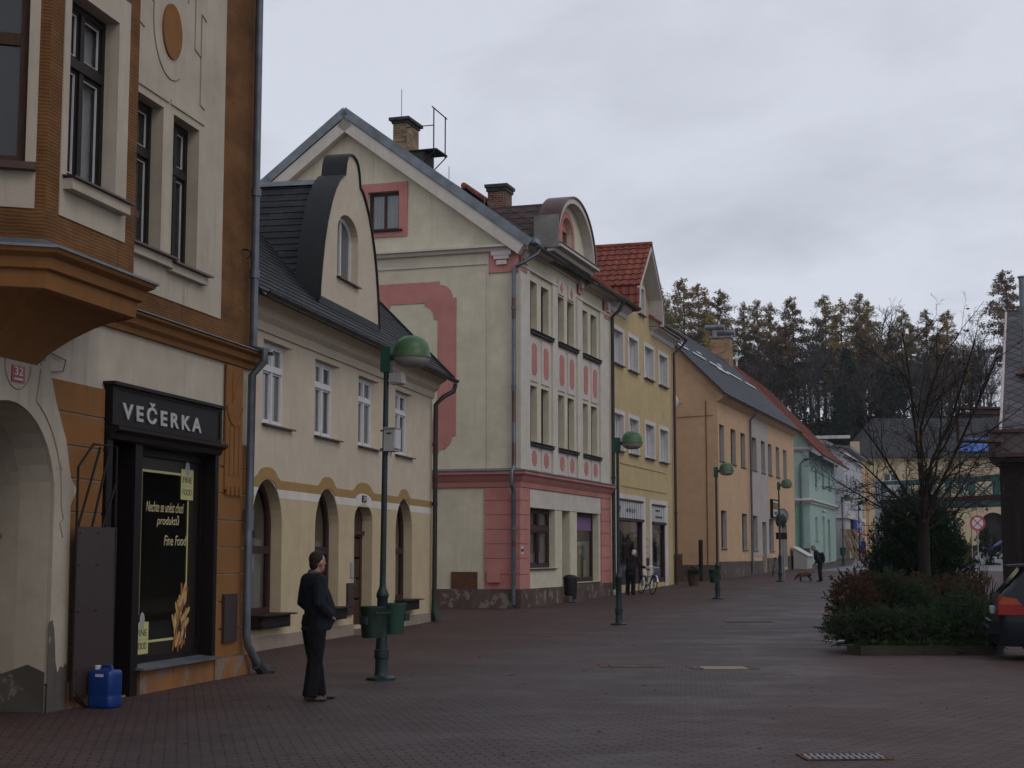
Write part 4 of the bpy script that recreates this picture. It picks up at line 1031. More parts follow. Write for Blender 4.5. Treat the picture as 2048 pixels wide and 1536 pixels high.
MB().tube([(-.13,.12,6.55),(-.13,.12,5.6)], .0635, 10).tube([(-.13,.12,5.0),(-.13,.12,4.32)], .0635, 10).tube([(-.13,.12,9.35),(-.13,.12,8.7)], .0635, 10).tube([(-.15,.12,1.9),(-.15,.12,2.05)], .0635, 10).build('pipe_rust', M['rust'], h, True)
pipe(h, [(L3+.2,-.55,10.95),(L3+.1,-.4,10.6),(L3-.02,-.16,10.35),(L3-.02,-.16,.35)], .065, 'gutter', clips=[((L3-.02,-.16,4.4),(L3-.02,-.16,4.5))])
MB().ell((L3-.02,-.2,.22),(.16,.14,.24),10).build('drain_shoe', M['grey_box'], h, True)

# ------------------------------------------------------------------ yellow house with red tiled dormer
h = house('yellow_house', 'yellow house with red tiled roof and tall dormer gable over a shoe shop', 3.5093, 56.2892, .3091)
L4 = 11.35
rows = [(.58,2.3),(3.03,4.76),(5.79,7.63),(8.5,10.35)]
sh4 = [rect(1.2,5.26,.55,3.76), rect(6.9,9.45,.55,3.72)]
gab = [(2.82,11.1),(2.9,11.5),(3.12,12.0),(4.95,13.78),(6.78,12.0),(7.0,11.5),(7.08,11.1)]
W4 = []
for (a, b) in rows: W4 += [(a+.18, b-.05, 8.78, 10.05), (a+.18, b-.05, 5.55, 6.9)]
MB().plate([(0,-.1),(L4,-.1),(L4,11.1)] + gab[::-1] + [(0,11.1)], sh4 + [rect(*w) for w in W4] + [rect(5.0,5.98,11.25,12.3)], 0, .4, mh=1).build('wall', [M['yellow'], M['white_trim']], h)
for (a, b, c, d) in W4:
    MB().plate(rect(a-.2,b+.2,c-.04,d+.16), [rect(a,b,c,d)], -.04, -.001).build('window_surround', M['white_trim'], h)
    window(h, a, b, c, d, .18, 'wood_white', (.36,.7), (), .07, glass='glass_sky', curtain='curtain' if int(a*7) % 2 else None, sill='copper', sillout=.14)
gw = window(h, 5.0, 5.98, 11.25, 12.3, .18, 'wood_white', (.5,), (), .07, sill='copper', sillout=.14)
MB().plate(rect(4.84,6.12,11.22,12.44), [rect(5.0,5.98,11.25,12.3)], -.04, -.001).build('window_surround', M['white_trim'], h)
MB().box(1.67,9.75,-.03,-.001,5.08,5.15).box(1.9,9.9,-.03,-.001,4.24,4.31).build('string_course', M['yellow'], h)
for (a, b, zt) in ((1.2,5.26,3.76),(6.9,9.45,3.72)):
    MB().plate([(a-.36,.25),(a-.02,.25),(a-.02,zt),(b+.02,zt),(b+.02,.25),(b+.95 if b < 6 else b+.95,.25),(b+.95 if b>6 else b+.5,zt+.2),(a-.36,zt+.2)] if False else [(a-.36,.25),(a,.25),(a,zt),(b,zt),(b,.25),(b+.52,.25),(b+.52,zt+.18),(a-.36,zt+.18)], (), -.05, -.001).build('shop_surround', M['white_trim'], h)
    fr = MB(); zb = zt-.72
    fr.box(a,b,-.12,.12,zb-.1,zb).box(a,b,-.1,.1,zt-.07,zt-.002).box(a,a+.08,-.02,.12,.55,zb-.1).box(b-.1,b,-.02,.12,.55,zb-.1).box(a,b,0,.12,.55,.75)
    fo = fr.build('shopfront', M['wood_red'], h)
    vs_ = MB(); n = int((b-a)/.34)
    for k in range(n): vs_.box(a+(b-a)*(k+.15)/n, a+(b-a)*(k+.78)/n, -.06, -.03, zb+.01, zt-.08)
    so4 = vs_.build('slatted_sign', M['white_en'], fo)
    MB().box(a,b,-.028,.0,zb,zt-.07).build('sign_back', M['black'], fo)
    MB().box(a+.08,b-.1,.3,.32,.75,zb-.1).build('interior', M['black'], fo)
    MB().quad((a+.08,.08,.75),(b-.1,.08,.75),(b-.1,.08,zb-.1),(a+.08,.08,zb-.1)).build('pane', M['glass_c'], fo)
    pu = MB()
    for (p, q) in ((a+.1,a+1.2),(b-1.5,b-.2)): pu.box(p,q,.1,.11,2.55,zb-.12).box(p,q,.1,.11,.78,1.15)
    pu.build('purple_poster', M['purple'], fo)
    MB().box(a+.35,a+.95,.12,.13,1.2,2.5).box(b-.85,b-.3,.12,.13,1.2,2.5).build('display', M['curtain_dk'], fo)
    if a < 2:
        text('shop_letters', 'F', a+.12, a+.35, zb+.22, zb+.44, -.066, M['decal_dk'], so4, bold=.02)
        text('shop_letters', 'obuv', a+1.25, a+2.75, zb+.22, zb+.44, -.066, M['decal_dk'], so4, spacing=1.3, bold=.02)
        MB().box(a+1.5,b-1.6,.1,.16,.55,zb-.1).build('shop_door', M['wood_dk'], fo)
    else:
        MB().box(a+.6,a+1.4,-.065,-.0605,zb+.42,zb+.5).box(a+.6,a+1.9,-.065,-.0605,zb+.16,zb+.24).build('faded_lettering', M['decal_dk'], so4)
nb = MB()
for z in (2.3,2.0,1.75): nb.box(5.9,6.4,-.03,-.001,z,z+.16)
nb.build('notice', M['buff'], h); MB().box(5.9,6.45,-.03,-.001,1.25,1.55).build('notice_board', M['wood_dk'], h)
MB().box(0,L4,-.06,-.0005,-.1,.24).build('plinth', M['stone_base'], h)
MB().box(0,.3,.42,11,-.1,11.1).box(L4-.3,L4,.42,11,-.1,11.1).box(.3,L4-.3,10.7,11,-.1,11.1).build('side_wall', M['orange'], h)
MB().plate([(0,11.1),(11,11.1),(5.5,15.1)], (), L4-.3, L4, tf=lambda p: Vector((p.y,p.x,p.z))).plate([(0,11.1),(11,11.1),(5.5,15.1)], (), 0, .3, tf=lambda p: Vector((p.y,p.x,p.z))).build('gable_wall', M['yellow'], h, fix=True)
ev = [(0,10.62),(.06,10.66),(.1,10.8),(.3,10.92),(.34,11.06),(0,11.08)]
MB().sweep(ev, [((0,-.001,0),(0,-1,0)),((2.75,-.001,0),(0,-1,0))]).build('cornice', M['white_trim'], h)
MB().sweep(ev, [((7.15,-.001,0),(0,-1,0)),((L4+.3,-.001,0),(0,-1,0))]).build('cornice', M['white_trim'], h)
s4 = Vector((0,6.0,4.55)).normalized(); V4 = math.hypot(6.0,4.55)
rf = MB(); courses(rf, (-.2,-.5,11.08), (1,0,0), s4, lambda v: (0, 3.2) if v < .85 else (0, L4+.6), V4, .36, wave=.3, amp=.022, step=.045)
courses(rf, (6.85,-.5,11.08), (1,0,0), s4, lambda v: (0, L4-6.45), .84, .36, wave=.3, amp=.022, step=.045)
courses(rf, (-.2,11.5,11.08), (1,0,0), Vector((0,-6.0,4.55)), lambda v: (0, L4+.6), V4, .36, wave=.3, amp=.022, step=.045)
rf.build('roof', M['tile'], h)
# dormer roof: two-pitched both sides
dt = MB(); OV = -.55; DL = 5.6
courses(dt, (2.68,OV,10.95), (0,1,0), Vector((.34,0,1.1)), lambda v: (0,DL), 1.18, .36, wave=.3, amp=.022, step=.045)
courses(dt, (2.95,OV,12.02), (0,1,0), Vector((2.0,0,1.95)), lambda v: (0,DL), 2.83, .36, wave=.3, amp=.022, step=.045)
courses(dt, (7.22,OV,10.95), (0,1,0), Vector((-.34,0,1.1)), lambda v: (0,DL), 1.18, .36, wave=.3, amp=.022, step=.045)
courses(dt, (6.95,OV,12.02), (0,1,0), Vector((-2.0,0,1.95)), lambda v: (0,DL), 2.83, .36, wave=.3, amp=.022, step=.045)
dt.build('dormer_roof', M['tile'], h)
MB().tube([(4.95,OV-.05,13.98),(4.95,DL-.5,13.98)], .11, 8).build('ridge_tile', M['tile_old'], h)
vb = MB()
out = [(2.72,10.95),(2.97,12.0),(4.95,13.88),(6.93,12.0),(7.18,10.95)]; inn = [(7.06,10.95),(6.81,12.0),(4.95,13.74),(3.09,12.0),(2.84,10.95)]
vb.plate(out[::-1] + inn[::-1], (), OV-.03, OV+.12)
vb.build('bargeboard', M['white_trim'], h, fix=True)
vs2 = MB(); o2 = [(2.78,11.0),(3.02,12.0),(4.95,13.82),(6.88,12.0),(7.12,11.0)]; i2 = [(7.05,11.0),(6.80,12.0),(4.95,13.72),(3.1,12.0),(2.85,11.0)]
vs2.plate(o2[::-1] + i2[::-1], (), OV+.125, .0); vs2.build('dormer_soffit', M['white_trim'], h, fix=True)
MB().plate([(7.2,10.93),(7.32,10.93),(7.06,12.06),(4.95,14.06),(4.95,13.9),(6.95,12.0)], (), OV-.05, OV+.12).build('verge_tile', M['copper'], h, fix=True)
MB().box(7.1,L4+.4,-.36,-.001,10.9,10.98).build('eaves_board', M['white_trim'], h)
gutter(h, (-.1,-.58,11.05), (2.75,-.58,11.05), .075, 'copper'); gutter(h, (7.2,-.58,11.05), (L4+.45,-.58,11.05), .075, 'copper')
pipe(h, [(L4+.4,-.56,11.0),(L4+.3,-.4,10.7),(L4-.05,-.12,10.4),(L4-.05,-.12,.2)], .06, 'pipe_brown', clips=[((L4-.05,-.12,3.4),(L4-.05,-.12,3.5))])
ch = MB().box(-.45,.35,3.8,4.5,13.5,15.4).build('chimney', M['brick_r'], h)
MB().box(-.56,.46,3.7,4.6,15.4,15.52).box(-.5,.4,3.75,4.55,15.26,15.4).build('chimney_cap', M['soot'], ch)
MB().tube([(-.35,5.5,15.6),(L4+.3,5.5,15.6)], .12, 8).build('ridge_tile', M['tile_old'], h)

# ------------------------------------------------------------------ apricot house
h = house('apricot_house', 'long apricot house with dark blue grey roof and chimney with metal cowls', 9.678, 72.6851, R(18.87))
L5 = 23.4
up5 = [(.35,1.5),(3.15,4.46),(5.8,7.05),(8.92,10.27),(11.66,12.93),(13.95,15.3),(16.65,17.9),(19.3,20.6)]
lo5 = [(.48,1.82,1.98,3.76),(5.85,7.25,1.93,3.74),(8.83,10.17,1.9,3.71),(11.68,12.95,.7,3.43),(13.96,15.47,1.88,3.66),(18.42,20.2,.95,3.4)]
MB().plate([(0,.2),(L5,.2),(L5,9.2),(0,9.2)], [rect(a,b,6.1,7.82) for a,b in up5] + [rect(*q) for q in lo5], 0, .4, mh=1).build('wall', [M['orange'], M['grey_pl']], h)
for (a, b) in up5: window(h, a, b, 6.1, 7.82, .2, 'wood_dk', (.5,), (), .07, sill='soot', sash=False)
for (a, b, c, d) in lo5:
    if c > 1.5: window(h, a, b, c, d, .2, 'wood_dk', (.5,), (), .07, sill='soot', sash=False)
    else: MB().box(a,b,.3,.4,c-.3,d).build('door', M['wood_dk'], h)
MB().plate([(8.55,1.6),(13.9,1.6),(13.9,9.1),(8.55,9.1)], [rect(a,b,6.1,7.82) for a,b in up5[3:5]] + [rect(8.83,10.17,1.9,3.71), rect(11.68,12.95,1.62,3.43)], -.02, -.001).build('grey_render', M['grey_pl'], h)
gt = lambda p: Vector((p.y, p.x, p.z))
MB().plate([(.401,.1),(8.2,.1),(8.2,9.55),(4.1,13.64),(-.3,9.25),(-.3,9.203),(.401,9.203)], (), 0, .4, tf=gt).build('gable_wall', M['orange'], h, fix=True)
MB().box(L5-.3,L5,.42,8.2,.2,9.2).box(.4,L5-.3,7.9,8.2,.2,9.2).build('side_wall', M['orange'], h)
MB().box(-.06,11.6,-.06,-.001,.0,1.35).box(13.1,18.3,-.06,-.001,.2,1.5).box(20.3,L5,-.06,-.001,.4,1.6).box(-.06,-.001,-.001,8.,.0,1.2).build('plinth', M['stone_base'], h)
MB().sweep([(0,8.85),(.08,8.9),(.3,9.05),(.3,9.18),(0,9.2)], [((-.1,-.001,0),(0,-1,0)),((L5,-.001,0),(0,-1,0))]).build('cornice', M['orange'], h)
s5 = Vector((0,4.55,4.55)).normalized(); V5 = math.hypot(4.55,4.55)
rf = MB(); courses(rf, (-.3,-.45,9.2), (1,0,0), s5, lambda v: (0, L5+.5), V5, .36, wave=.36, amp=.012, step=.03)
courses(rf, (-.3,8.65,9.2), (1,0,0), Vector((0,-4.55,4.55)), lambda v: (0, L5+.5), V5, .36, step=.03)
rf.build('roof', M['slate_blue'], h)
sg = MB()
for (u, v, L) in ((0.,3.46,2.2),(4.1,3.46,2.3),(8.2,3.46,2.6),(9.4,3.2,2.2),(13.,3.46,3.2),(3.0,4.0,.6),(7.,4.05,.7),(12.,3.95,.7),(18.5,3.46,2.6)):
    a = Vector((u,-.45,9.2)) + s5*v; n_ = Vector((0,-s5.z,s5.y))
    for e in ((0,0),):
        p = a + n_*.06; q_ = a + Vector((L*1.3,0,0)) + n_*.06
        sg.hexa([p, q_, q_+s5*.16, p+s5*.16, p+n_*.04, q_+n_*.04, q_+s5*.16+n_*.04, p+s5*.16+n_*.04])
sg.build('snow_guard', M['skylight'], h)
gutter(h, (-.2,-.52,9.15), (L5+.1,-.52,9.15), .08)
pipe(h, [(8.0,-.52,9.1),(7.95,-.4,8.9),(7.95,-.12,8.6),(7.95,-.12,.7)], .06, 'pipe_grey')
ch = MB().box(22.0,23.1,3.6,4.75,12.6,15.0).build('chimney', M['brick_o'], h)
MB().box(21.9,23.2,3.5,4.85,15.0,15.08).tube([(22.3,3.95,15.7),(22.3,5.15,15.7)], .17, 10).tube([(22.8,3.4,15.4),(22.8,4.5,15.4)], .17, 10).box(22.25,22.35,4.4,4.7,15.13,15.55).box(22.75,22.85,3.9,4.0,15.13,15.25).build('chimney_cowl', M['zinc'], ch)
dsh = MB(); dsh.lathe([(.0,.05),(.15,.035),(.29,-.05),(.31,-.05),(.15,.055),(0,.07)], (0,0,0), 16)
dsh.v = [(-.42 + .92*x - .39*z, 1.85 - .39*x*.6 - .92*z, 8.85 + y) for (x, y, z) in dsh.v]
dsh.v = [((p[0]+.42)*.45-.42, p[1], p[2]) for p in dsh.v]
dsh.tube([(-.4,1.75,8.85),(-.0,1.75,8.85)], .03, 6)
dsh.build('satellite_dish', M['dish'], h, True)
MB().tube([(-.03,.55,1.),(-.03,.55,8.9)], .02, 5).tube([(-.03,.2,8.2),(-.03,2.,8.15)], .012, 4).build('cable', M['rust'], h)
sb = MB().box(14.4,16.6,-.16,-.001,3.72,4.75).build('shop_sign', M['wood_dk'], h)
MB().box(14.5,16.5,-.165,-.1605,4.56,4.66).box(14.5,16.5,-.165,-.1605,3.8,4.2).build('sign_field', M['white_en'], sb)
MB().box(14.55,16.45,-.165,-.1605,4.24,4.52).build('sign_band', M['gold'], sb)
MB().box(14.8,16.2,-.17,-.166,3.9,4.08).build('sign_lettering', M['decal_dk'], sb)

# ------------------------------------------------------------------ mint house
h = house('mint_house', 'mint green house with red tiled roof beyond the apricot house', 19.4755, 101.6475, R(17.6))
L6 = 16.
w6 = [(3.2,4.4),(7.6,8.7),(11.6,12.7)]
lw6 = [(3.0,4.3,2.6,4.2),(7.4,8.6,1.2,4.25),(10.6,12.2,1.2,4.2)]
MB().plate([(0,.7),(L6,.7),(L6,5.0),(0,5.0)], [rect(*q) for q in lw6], 0, .35).build('wall', M['mint'], h)
MB().plate([(0,5.0),(L6,5.0),(L6,8.5),(0,8.5)], [rect(a,b,6.35,7.4) for a,b in w6], 0, .35).build('upper_wall', M['mint'], h)
for (a, b) in w6: window(h, a, b, 6.35, 7.4, .2, 'wood_dk', (.5,), (), .07, sill='soot', sash=False)
window(h, 3.0, 4.3, 2.6, 4.2, .2, 'wood_white', (.5,), (), .07, curtain='curtain', sill='soot', sash=False)
MB().box(7.4,8.6,.25,.3,1.2,4.25).build('door', M['buff'], h); MB().box(10.6,12.2,.25,.3,1.2,4.2).build('door', M['wood_dk'], h)
MB().box(7.1,8.9,-.08,-.001,4.35,4.5).box(7.0,9.0,-.12,-.001,4.7,4.8).build('door_head', M['white_trim'], h)
MB().plate([(.351,.7),(10,.7),(10,9.0),(5,14.2),(0,9.0),(0,8.503),(.351,8.503)], (), 0, .35, tf=gt).build('gable_wall', M['mint'], h, fix=True)
MB().box(L6-.3,L6,.37,10,.7,8.5).box(.35,L6-.3,9.7,10,.7,8.5).build('side_wall', M['mint'], h)
MB().box(-.03,-.001,.4,10,.9,4.9).build('green_render', M['mint_dk'], h)
MB().sweep([(0,5.0),(.1,5.02),(.14,5.15),(.3,5.2),(.3,5.3),(0,5.36)], [((L6,-.001,0),(0,-1,0)),((0,0,0),(-1,-1,0)),((0,10,0),(-1,0,0))]).build('belt_cornice', M['white_trim'], h, fix=True)
MB().sweep([(0,8.45),(.12,8.5),(.2,8.6),(.2,8.68),(0,8.7)], [((-.001,-.2,0),(-1,0,0)),((-.001,10,0),(-1,0,0))]).build('gable_cornice', M['white_trim'], h, fix=True)
MB().box(-.08,-.031,.05,10,.7,2.1).build('plinth', M['stone_base'], h)
s6 = Vector((0,5.9,6.2)).normalized(); V6 = math.hypot(5.9,6.2)
rf = MB(); courses(rf, (-.5,-.9,8.2), (1,0,0), s6, lambda v: (0, L6+.9), V6, .34, step=.04)
courses(rf, (-.5,10.9,8.2), (1,0,0), Vector((0,-5.9,6.2)), lambda v: (0, L6+.9), V6, .34, step=.04)
rf.build('roof', M['tile_old'], h)
vt = MB()
for sgn, y0 in ((1,-.95),(-1,10.95)):
    a = Vector((-.5,y0,8.2)); b = Vector((-.5,5.,14.45)); 
    vt.tube([a,b], .1, 8)
vt.build('verge_tile', M['tile'], h)
MB().ell((2.2,5,15.05),(.16,.16,.2),8).tube([(2.2,5,14.5),(2.2,5,15.0)], .06, 6).build('roof_finial', M['dish'], h)
pipe(h, [(.4,-.9,8.1),(-.1,.3,7.9),(-.12,.55,7.6),(-.12,.55,2.0)], .07, 'pipe_grey')
gutter(h, (-.4,-.98,8.15), (L6+.3,-.98,8.15), .09)

# ------------------------------------------------------------------ grey house, ochre house, beyond
h = house('grey_house', 'blue grey house with white shop front beyond the mint house', 26.6, 124.3, R(17.))
MB().plate([(0,1.),(19,1.),(19,10.2),(0,10.2)], [rect(1.5,5.5,1.4,3.6), rect(7,12,1.4,3.6), rect(13.5,18,1.4,3.6), rect(2,3.4,6.2,8.2), rect(6,7.4,6.2,8.2), rect(10.5,12,6.2,8.2), rect(15,16.4,6.2,8.2)], 0, .35).build('wall', M['bluegrey'], h)
for a in (2.,6.,10.5,15.): window(h, a, a+1.4, 6.2, 8.2, .2, 'wood_white', (.5,), (), .08, sill='soot', sash=False)
for a, b in ((1.5,5.5),(7,12),(13.5,18)): window(h, a, b, 1.4, 3.6, .2, 'wood_dk', (.33,.66), (), .1, sill=None, sash=False)
MB().plate([(.351,1.),(9,1.),(9,10.9),(1.4,10.9),(.351,10.3)], (), 0, .3, tf=gt).build('gable_wall', M['bluegrey'], h, fix=True)
MB().box(18.7,19,.37,9,1.,10.2).box(.3,18.7,8.7,9,1.,10.2).build('side_wall', M['bluegrey'], h)
MB().hexa([(-.3,-.5,10.2),(19.3,-.5,10.2),(19.3,9.3,11.1),(-.3,9.3,11.1),(-.3,-.5,10.35),(19.3,-.5,10.35),(19.3,9.3,11.3),(-.3,9.3,11.3)]).build('roof', M['zinc'], h)
MB().box(-.4,-.31,-.6,9.4,10.95,11.2).build('roof_edge', M['white_trim'], h)
MB().box(0,19,-.25,-.001,4.6,4.9).box(-.1,19,-.3,-.001,9.6,9.8).box(-.15,-.001,.0,9,4.6,4.8).build('cornice', M['white_trim'], h)
bs = MB().box(5.2,10.8,-.5,-.26,3.75,4.55).build('shop_sign', M['blue_sign'], h)
MB().box(5.2,10.8,-.52,-.505,4.55,4.85).box(6.2,8.6,-.52,-.505,3.95,4.3).ell((9.6,-.51,4.3),(.6,.02,.3),10).build('sign_lettering', M['white_en'], bs)
MB().hexa([(5.2,-1.3,3.2),(10.8,-1.3,3.2),(10.8,-.26,3.6),(5.2,-.26,3.6),(5.2,-1.3,3.3),(10.8,-1.3,3.3),(10.8,-.26,3.72),(5.2,-.26,3.72)]).build('awning', M['red_sign'], h)
MB().box(.2,1.3,-.3,-.001,1.3,3.7).build('timber_door', M['buff'], h)
h = house('ochre_corner_house', 'narrow ochre house with red and white window strip by the footbridge', 33.2, 146.5, R(17.))
MB().plate([(0,1.2),(9,1.2),(9,10.6),(0,10.6)], [rect(3.4,4.6,2.,4.6), rect(3.4,4.6,6,9), rect(6.4,7.6,2.,4.6), rect(6.4,7.6,6,9)], 0, .35).build('wall', M['yellow'], h)
for a in (3.4,6.4):
    for z0, z1 in ((2.,4.6),(6.,9.)): window(h, a, a+1.2, z0, z1, .2, 'wood_white', (.5,), (), .1, sill='red_sign', sash=False)
MB().box(2.5,3.3,-.06,-.001,1.4,10.).box(4.7,5.2,-.06,-.001,1.4,10.).build('red_strip', M['pink'], h)
MB().box(0,9,.37,8,1.2,10.6).build('side_wall', M['yellow'], h)
MB().hexa([(-.3,-.4,10.6),(9.3,-.4,10.6),(9.3,8.3,10.6),(-.3,8.3,10.6),(-.3,-.4,10.75),(9.3,-.4,10.75),(9.3,8.3,11.2),(-.3,8.3,11.2)]).build('roof', M['slate_old'], h)
MB().box(.5,1.4,.4,1.2,10.9,12.4).build('chimney', M['buff'], h)

h = thing('yellow_hall', 'long pale yellow building with dark roof closing the street behind the footbridge', 'building', (38.,171.,0), R(-2.))
MB().plate([(0,1.8),(45,1.8),(45,12.4),(0,12.4)], [arch(13.2,16.4,1.9,4.6,6.3)] + [rect(a,a+1.5,8.5,10.6) for a in range(3,44,4)] + [rect(2,3.5,3.6,5.8),rect(6,7.5,3.6,5.8),rect(9.6,11.1,3.6,5.8),rect(19,20.5,3.6,5.8)], 0, .4).build('wall', M['buff'], h)
for a in range(3,44,4): window(h, a, a+1.5, 8.5, 10.6, .2, 'wood_white', (.5,), (.6,), .1, sill='soot', sash=False)
for a in (2,6,9.6,19): window(h, a, a+1.5, 3.6, 5.8, .2, 'wood_white', (.5,), (.6,), .1, sill='soot', sash=False)
MB().box(13.,16.6,.8,.9,1.8,6.4).build('gateway', M['wood_dk'], h)
MB().box(-.1,45,-.2,-.001,12.0,12.4).box(0,45,-.12,-.001,7.2,7.5).box(0,13.1,-.1,-.001,1.8,3.0).box(16.5,45,-.1,-.001,1.8,3.0).build('cornice', M['yellow'], h)
MB().box(0,.4,.42,12,1.8,12.4).box(44.6,45,.42,12,1.8,12.4).box(.4,44.6,11.6,12,1.8,12.4).build('side_wall', M['buff'], h)
MB().add([(-.6,-.7,12.3),(45.6,-.7,12.3),(45.6,12.7,12.3),(-.6,12.7,12.3),(3.,6.,17.2),(42.,6.,17.2)], [(0,1,5,4),(1,2,5),(2,3,4,5),(3,0,4),(0,3,2,1)]).build('roof', M['slate'], h)
MB().hexa([(11.2,.02,12.98),(14.8,.02,12.98),(14.8,2.2,14.55),(12.6,2.2,14.55),(11.2,-.0,13.05),(14.8,-.0,13.05),(14.8,2.18,14.62),(12.6,2.18,14.62)]).build('tarpaulin', M['tarp'], h)
MB().box(7.2,7.9,2.2,2.9,13.5,15.4).build('chimney', M['tile'], h)

# ------------------------------------------------------------------ dark timber house at the right
h = thing('timber_house', 'dark timber house with grey diamond slate roof at the right edge', 'house', (15.82,50.3,0), R(-22.))
MB().plate([(0,0),(16,0),(16,5.2),(0,5.2)], [rect(3.5,5.,1.2,2.8), rect(8,9.5,1.2,2.8)], 0, .3).build('wall', M['timber'], h)
for a in (3.5, 8.): window(h, a, a+1.5, 1.2, 2.8, .1, 'wood_dk', (.5,), (), .07, sill='wood_dk', sash=False)
MB().box(0,.3,.32,8.6,0,5.2).box(15.7,16,.32,8.6,0,5.2).box(.3,15.7,8.3,8.6,0,5.2).build('side_wall', M['timber'], h)
MB().plate([(-.1,4.9),(8.7,4.9),(4.3,9.9)], (), .3, .5, tf=gt).build('gable_wall', M['timber'], h, fix=True)
MB().box(-.25,16.3,-.4,8.9,4.62,4.86).build('soffit', M['timber'], h)
MB().hexa([(-.3,-.45,4.86),(16.4,-.45,4.86),(16.4,8.9,4.86),(-.3,8.9,4.86),(-.25,-.2,5.62),(16.3,-.2,5.62),(16.3,8.7,5.62),(-.25,8.7,5.62)]).build('slate_apron', M['diamond_br'], h)
MB().box(-.36,16.4,-.52,-.455,4.8,4.92).box(-.3,16.4,-.3,-.22,5.6,5.7).box(-.36,-.305,-.5,8.9,4.8,4.92).build('eaves_trim', M['copper'], h)
rr = MB(); rv = Vector((0,4.3,4.6)).normalized()
for (o, v_) in (((0.1,-.12,5.62), rv), ((0.1,8.6,5.62), Vector((0,-4.3,4.6)).normalized())):
    o = Vector(o); n_ = Vector((1,0,0)).cross(v_); n_ = n_ if n_.z > 0 else -n_
    e = v_*6.28
    rr.hexa([o-n_*.05, o+Vector((15.9,0,0))-n_*.05, o+Vector((15.9,0,0))+e-n_*.05, o+e-n_*.05, o+n_*.02, o+Vector((15.9,0,0))+n_*.02, o+Vector((15.9,0,0))+e+n_*.02, o+e+n_*.02])
rr.build('roof', M['diamond'], h, fix=True)
MB().box(.05,16.,4.1,4.45,10.1,10.24).build('ridge_cap', M['copper'], h)
MB().tube([(.08,-.14,5.66),(.08,4.2,10.24)], .045, 6).build('verge_trim', M['lilac'], h)
fl = MB().tube([(.8,2.0,7.4),(.8,2.0,11.0)], .13, 12).tube([(.8,2.,11.0),(.8,2.,11.05)], .17, 12)
fl.build('flue', M['zinc'], h, True)
MB().hexa([(.5,1.55,7.62),(1.8,1.55,7.62),(1.8,2.1,8.0),(.7,2.0,7.9),(.5,1.5,7.68),(1.8,1.5,7.68),(1.8,2.05,8.08),(.7,1.95,7.98)]).build('roof_flashing', M['copper'], h)
tag(MB().tube([(15.75,49.9,6.36),(14.3,49.6,6.34),(14.3,49.6,5.3),(15.75,49.9,5.28)], .075, 6).tube([(15.75,49.9,6.18),(14.3,49.6,6.18)], .04, 6).build('sign_frame', M['wood_red'], fix=True), 'empty brown metal sign frame jutting from the timber house eaves', 'sign frame')
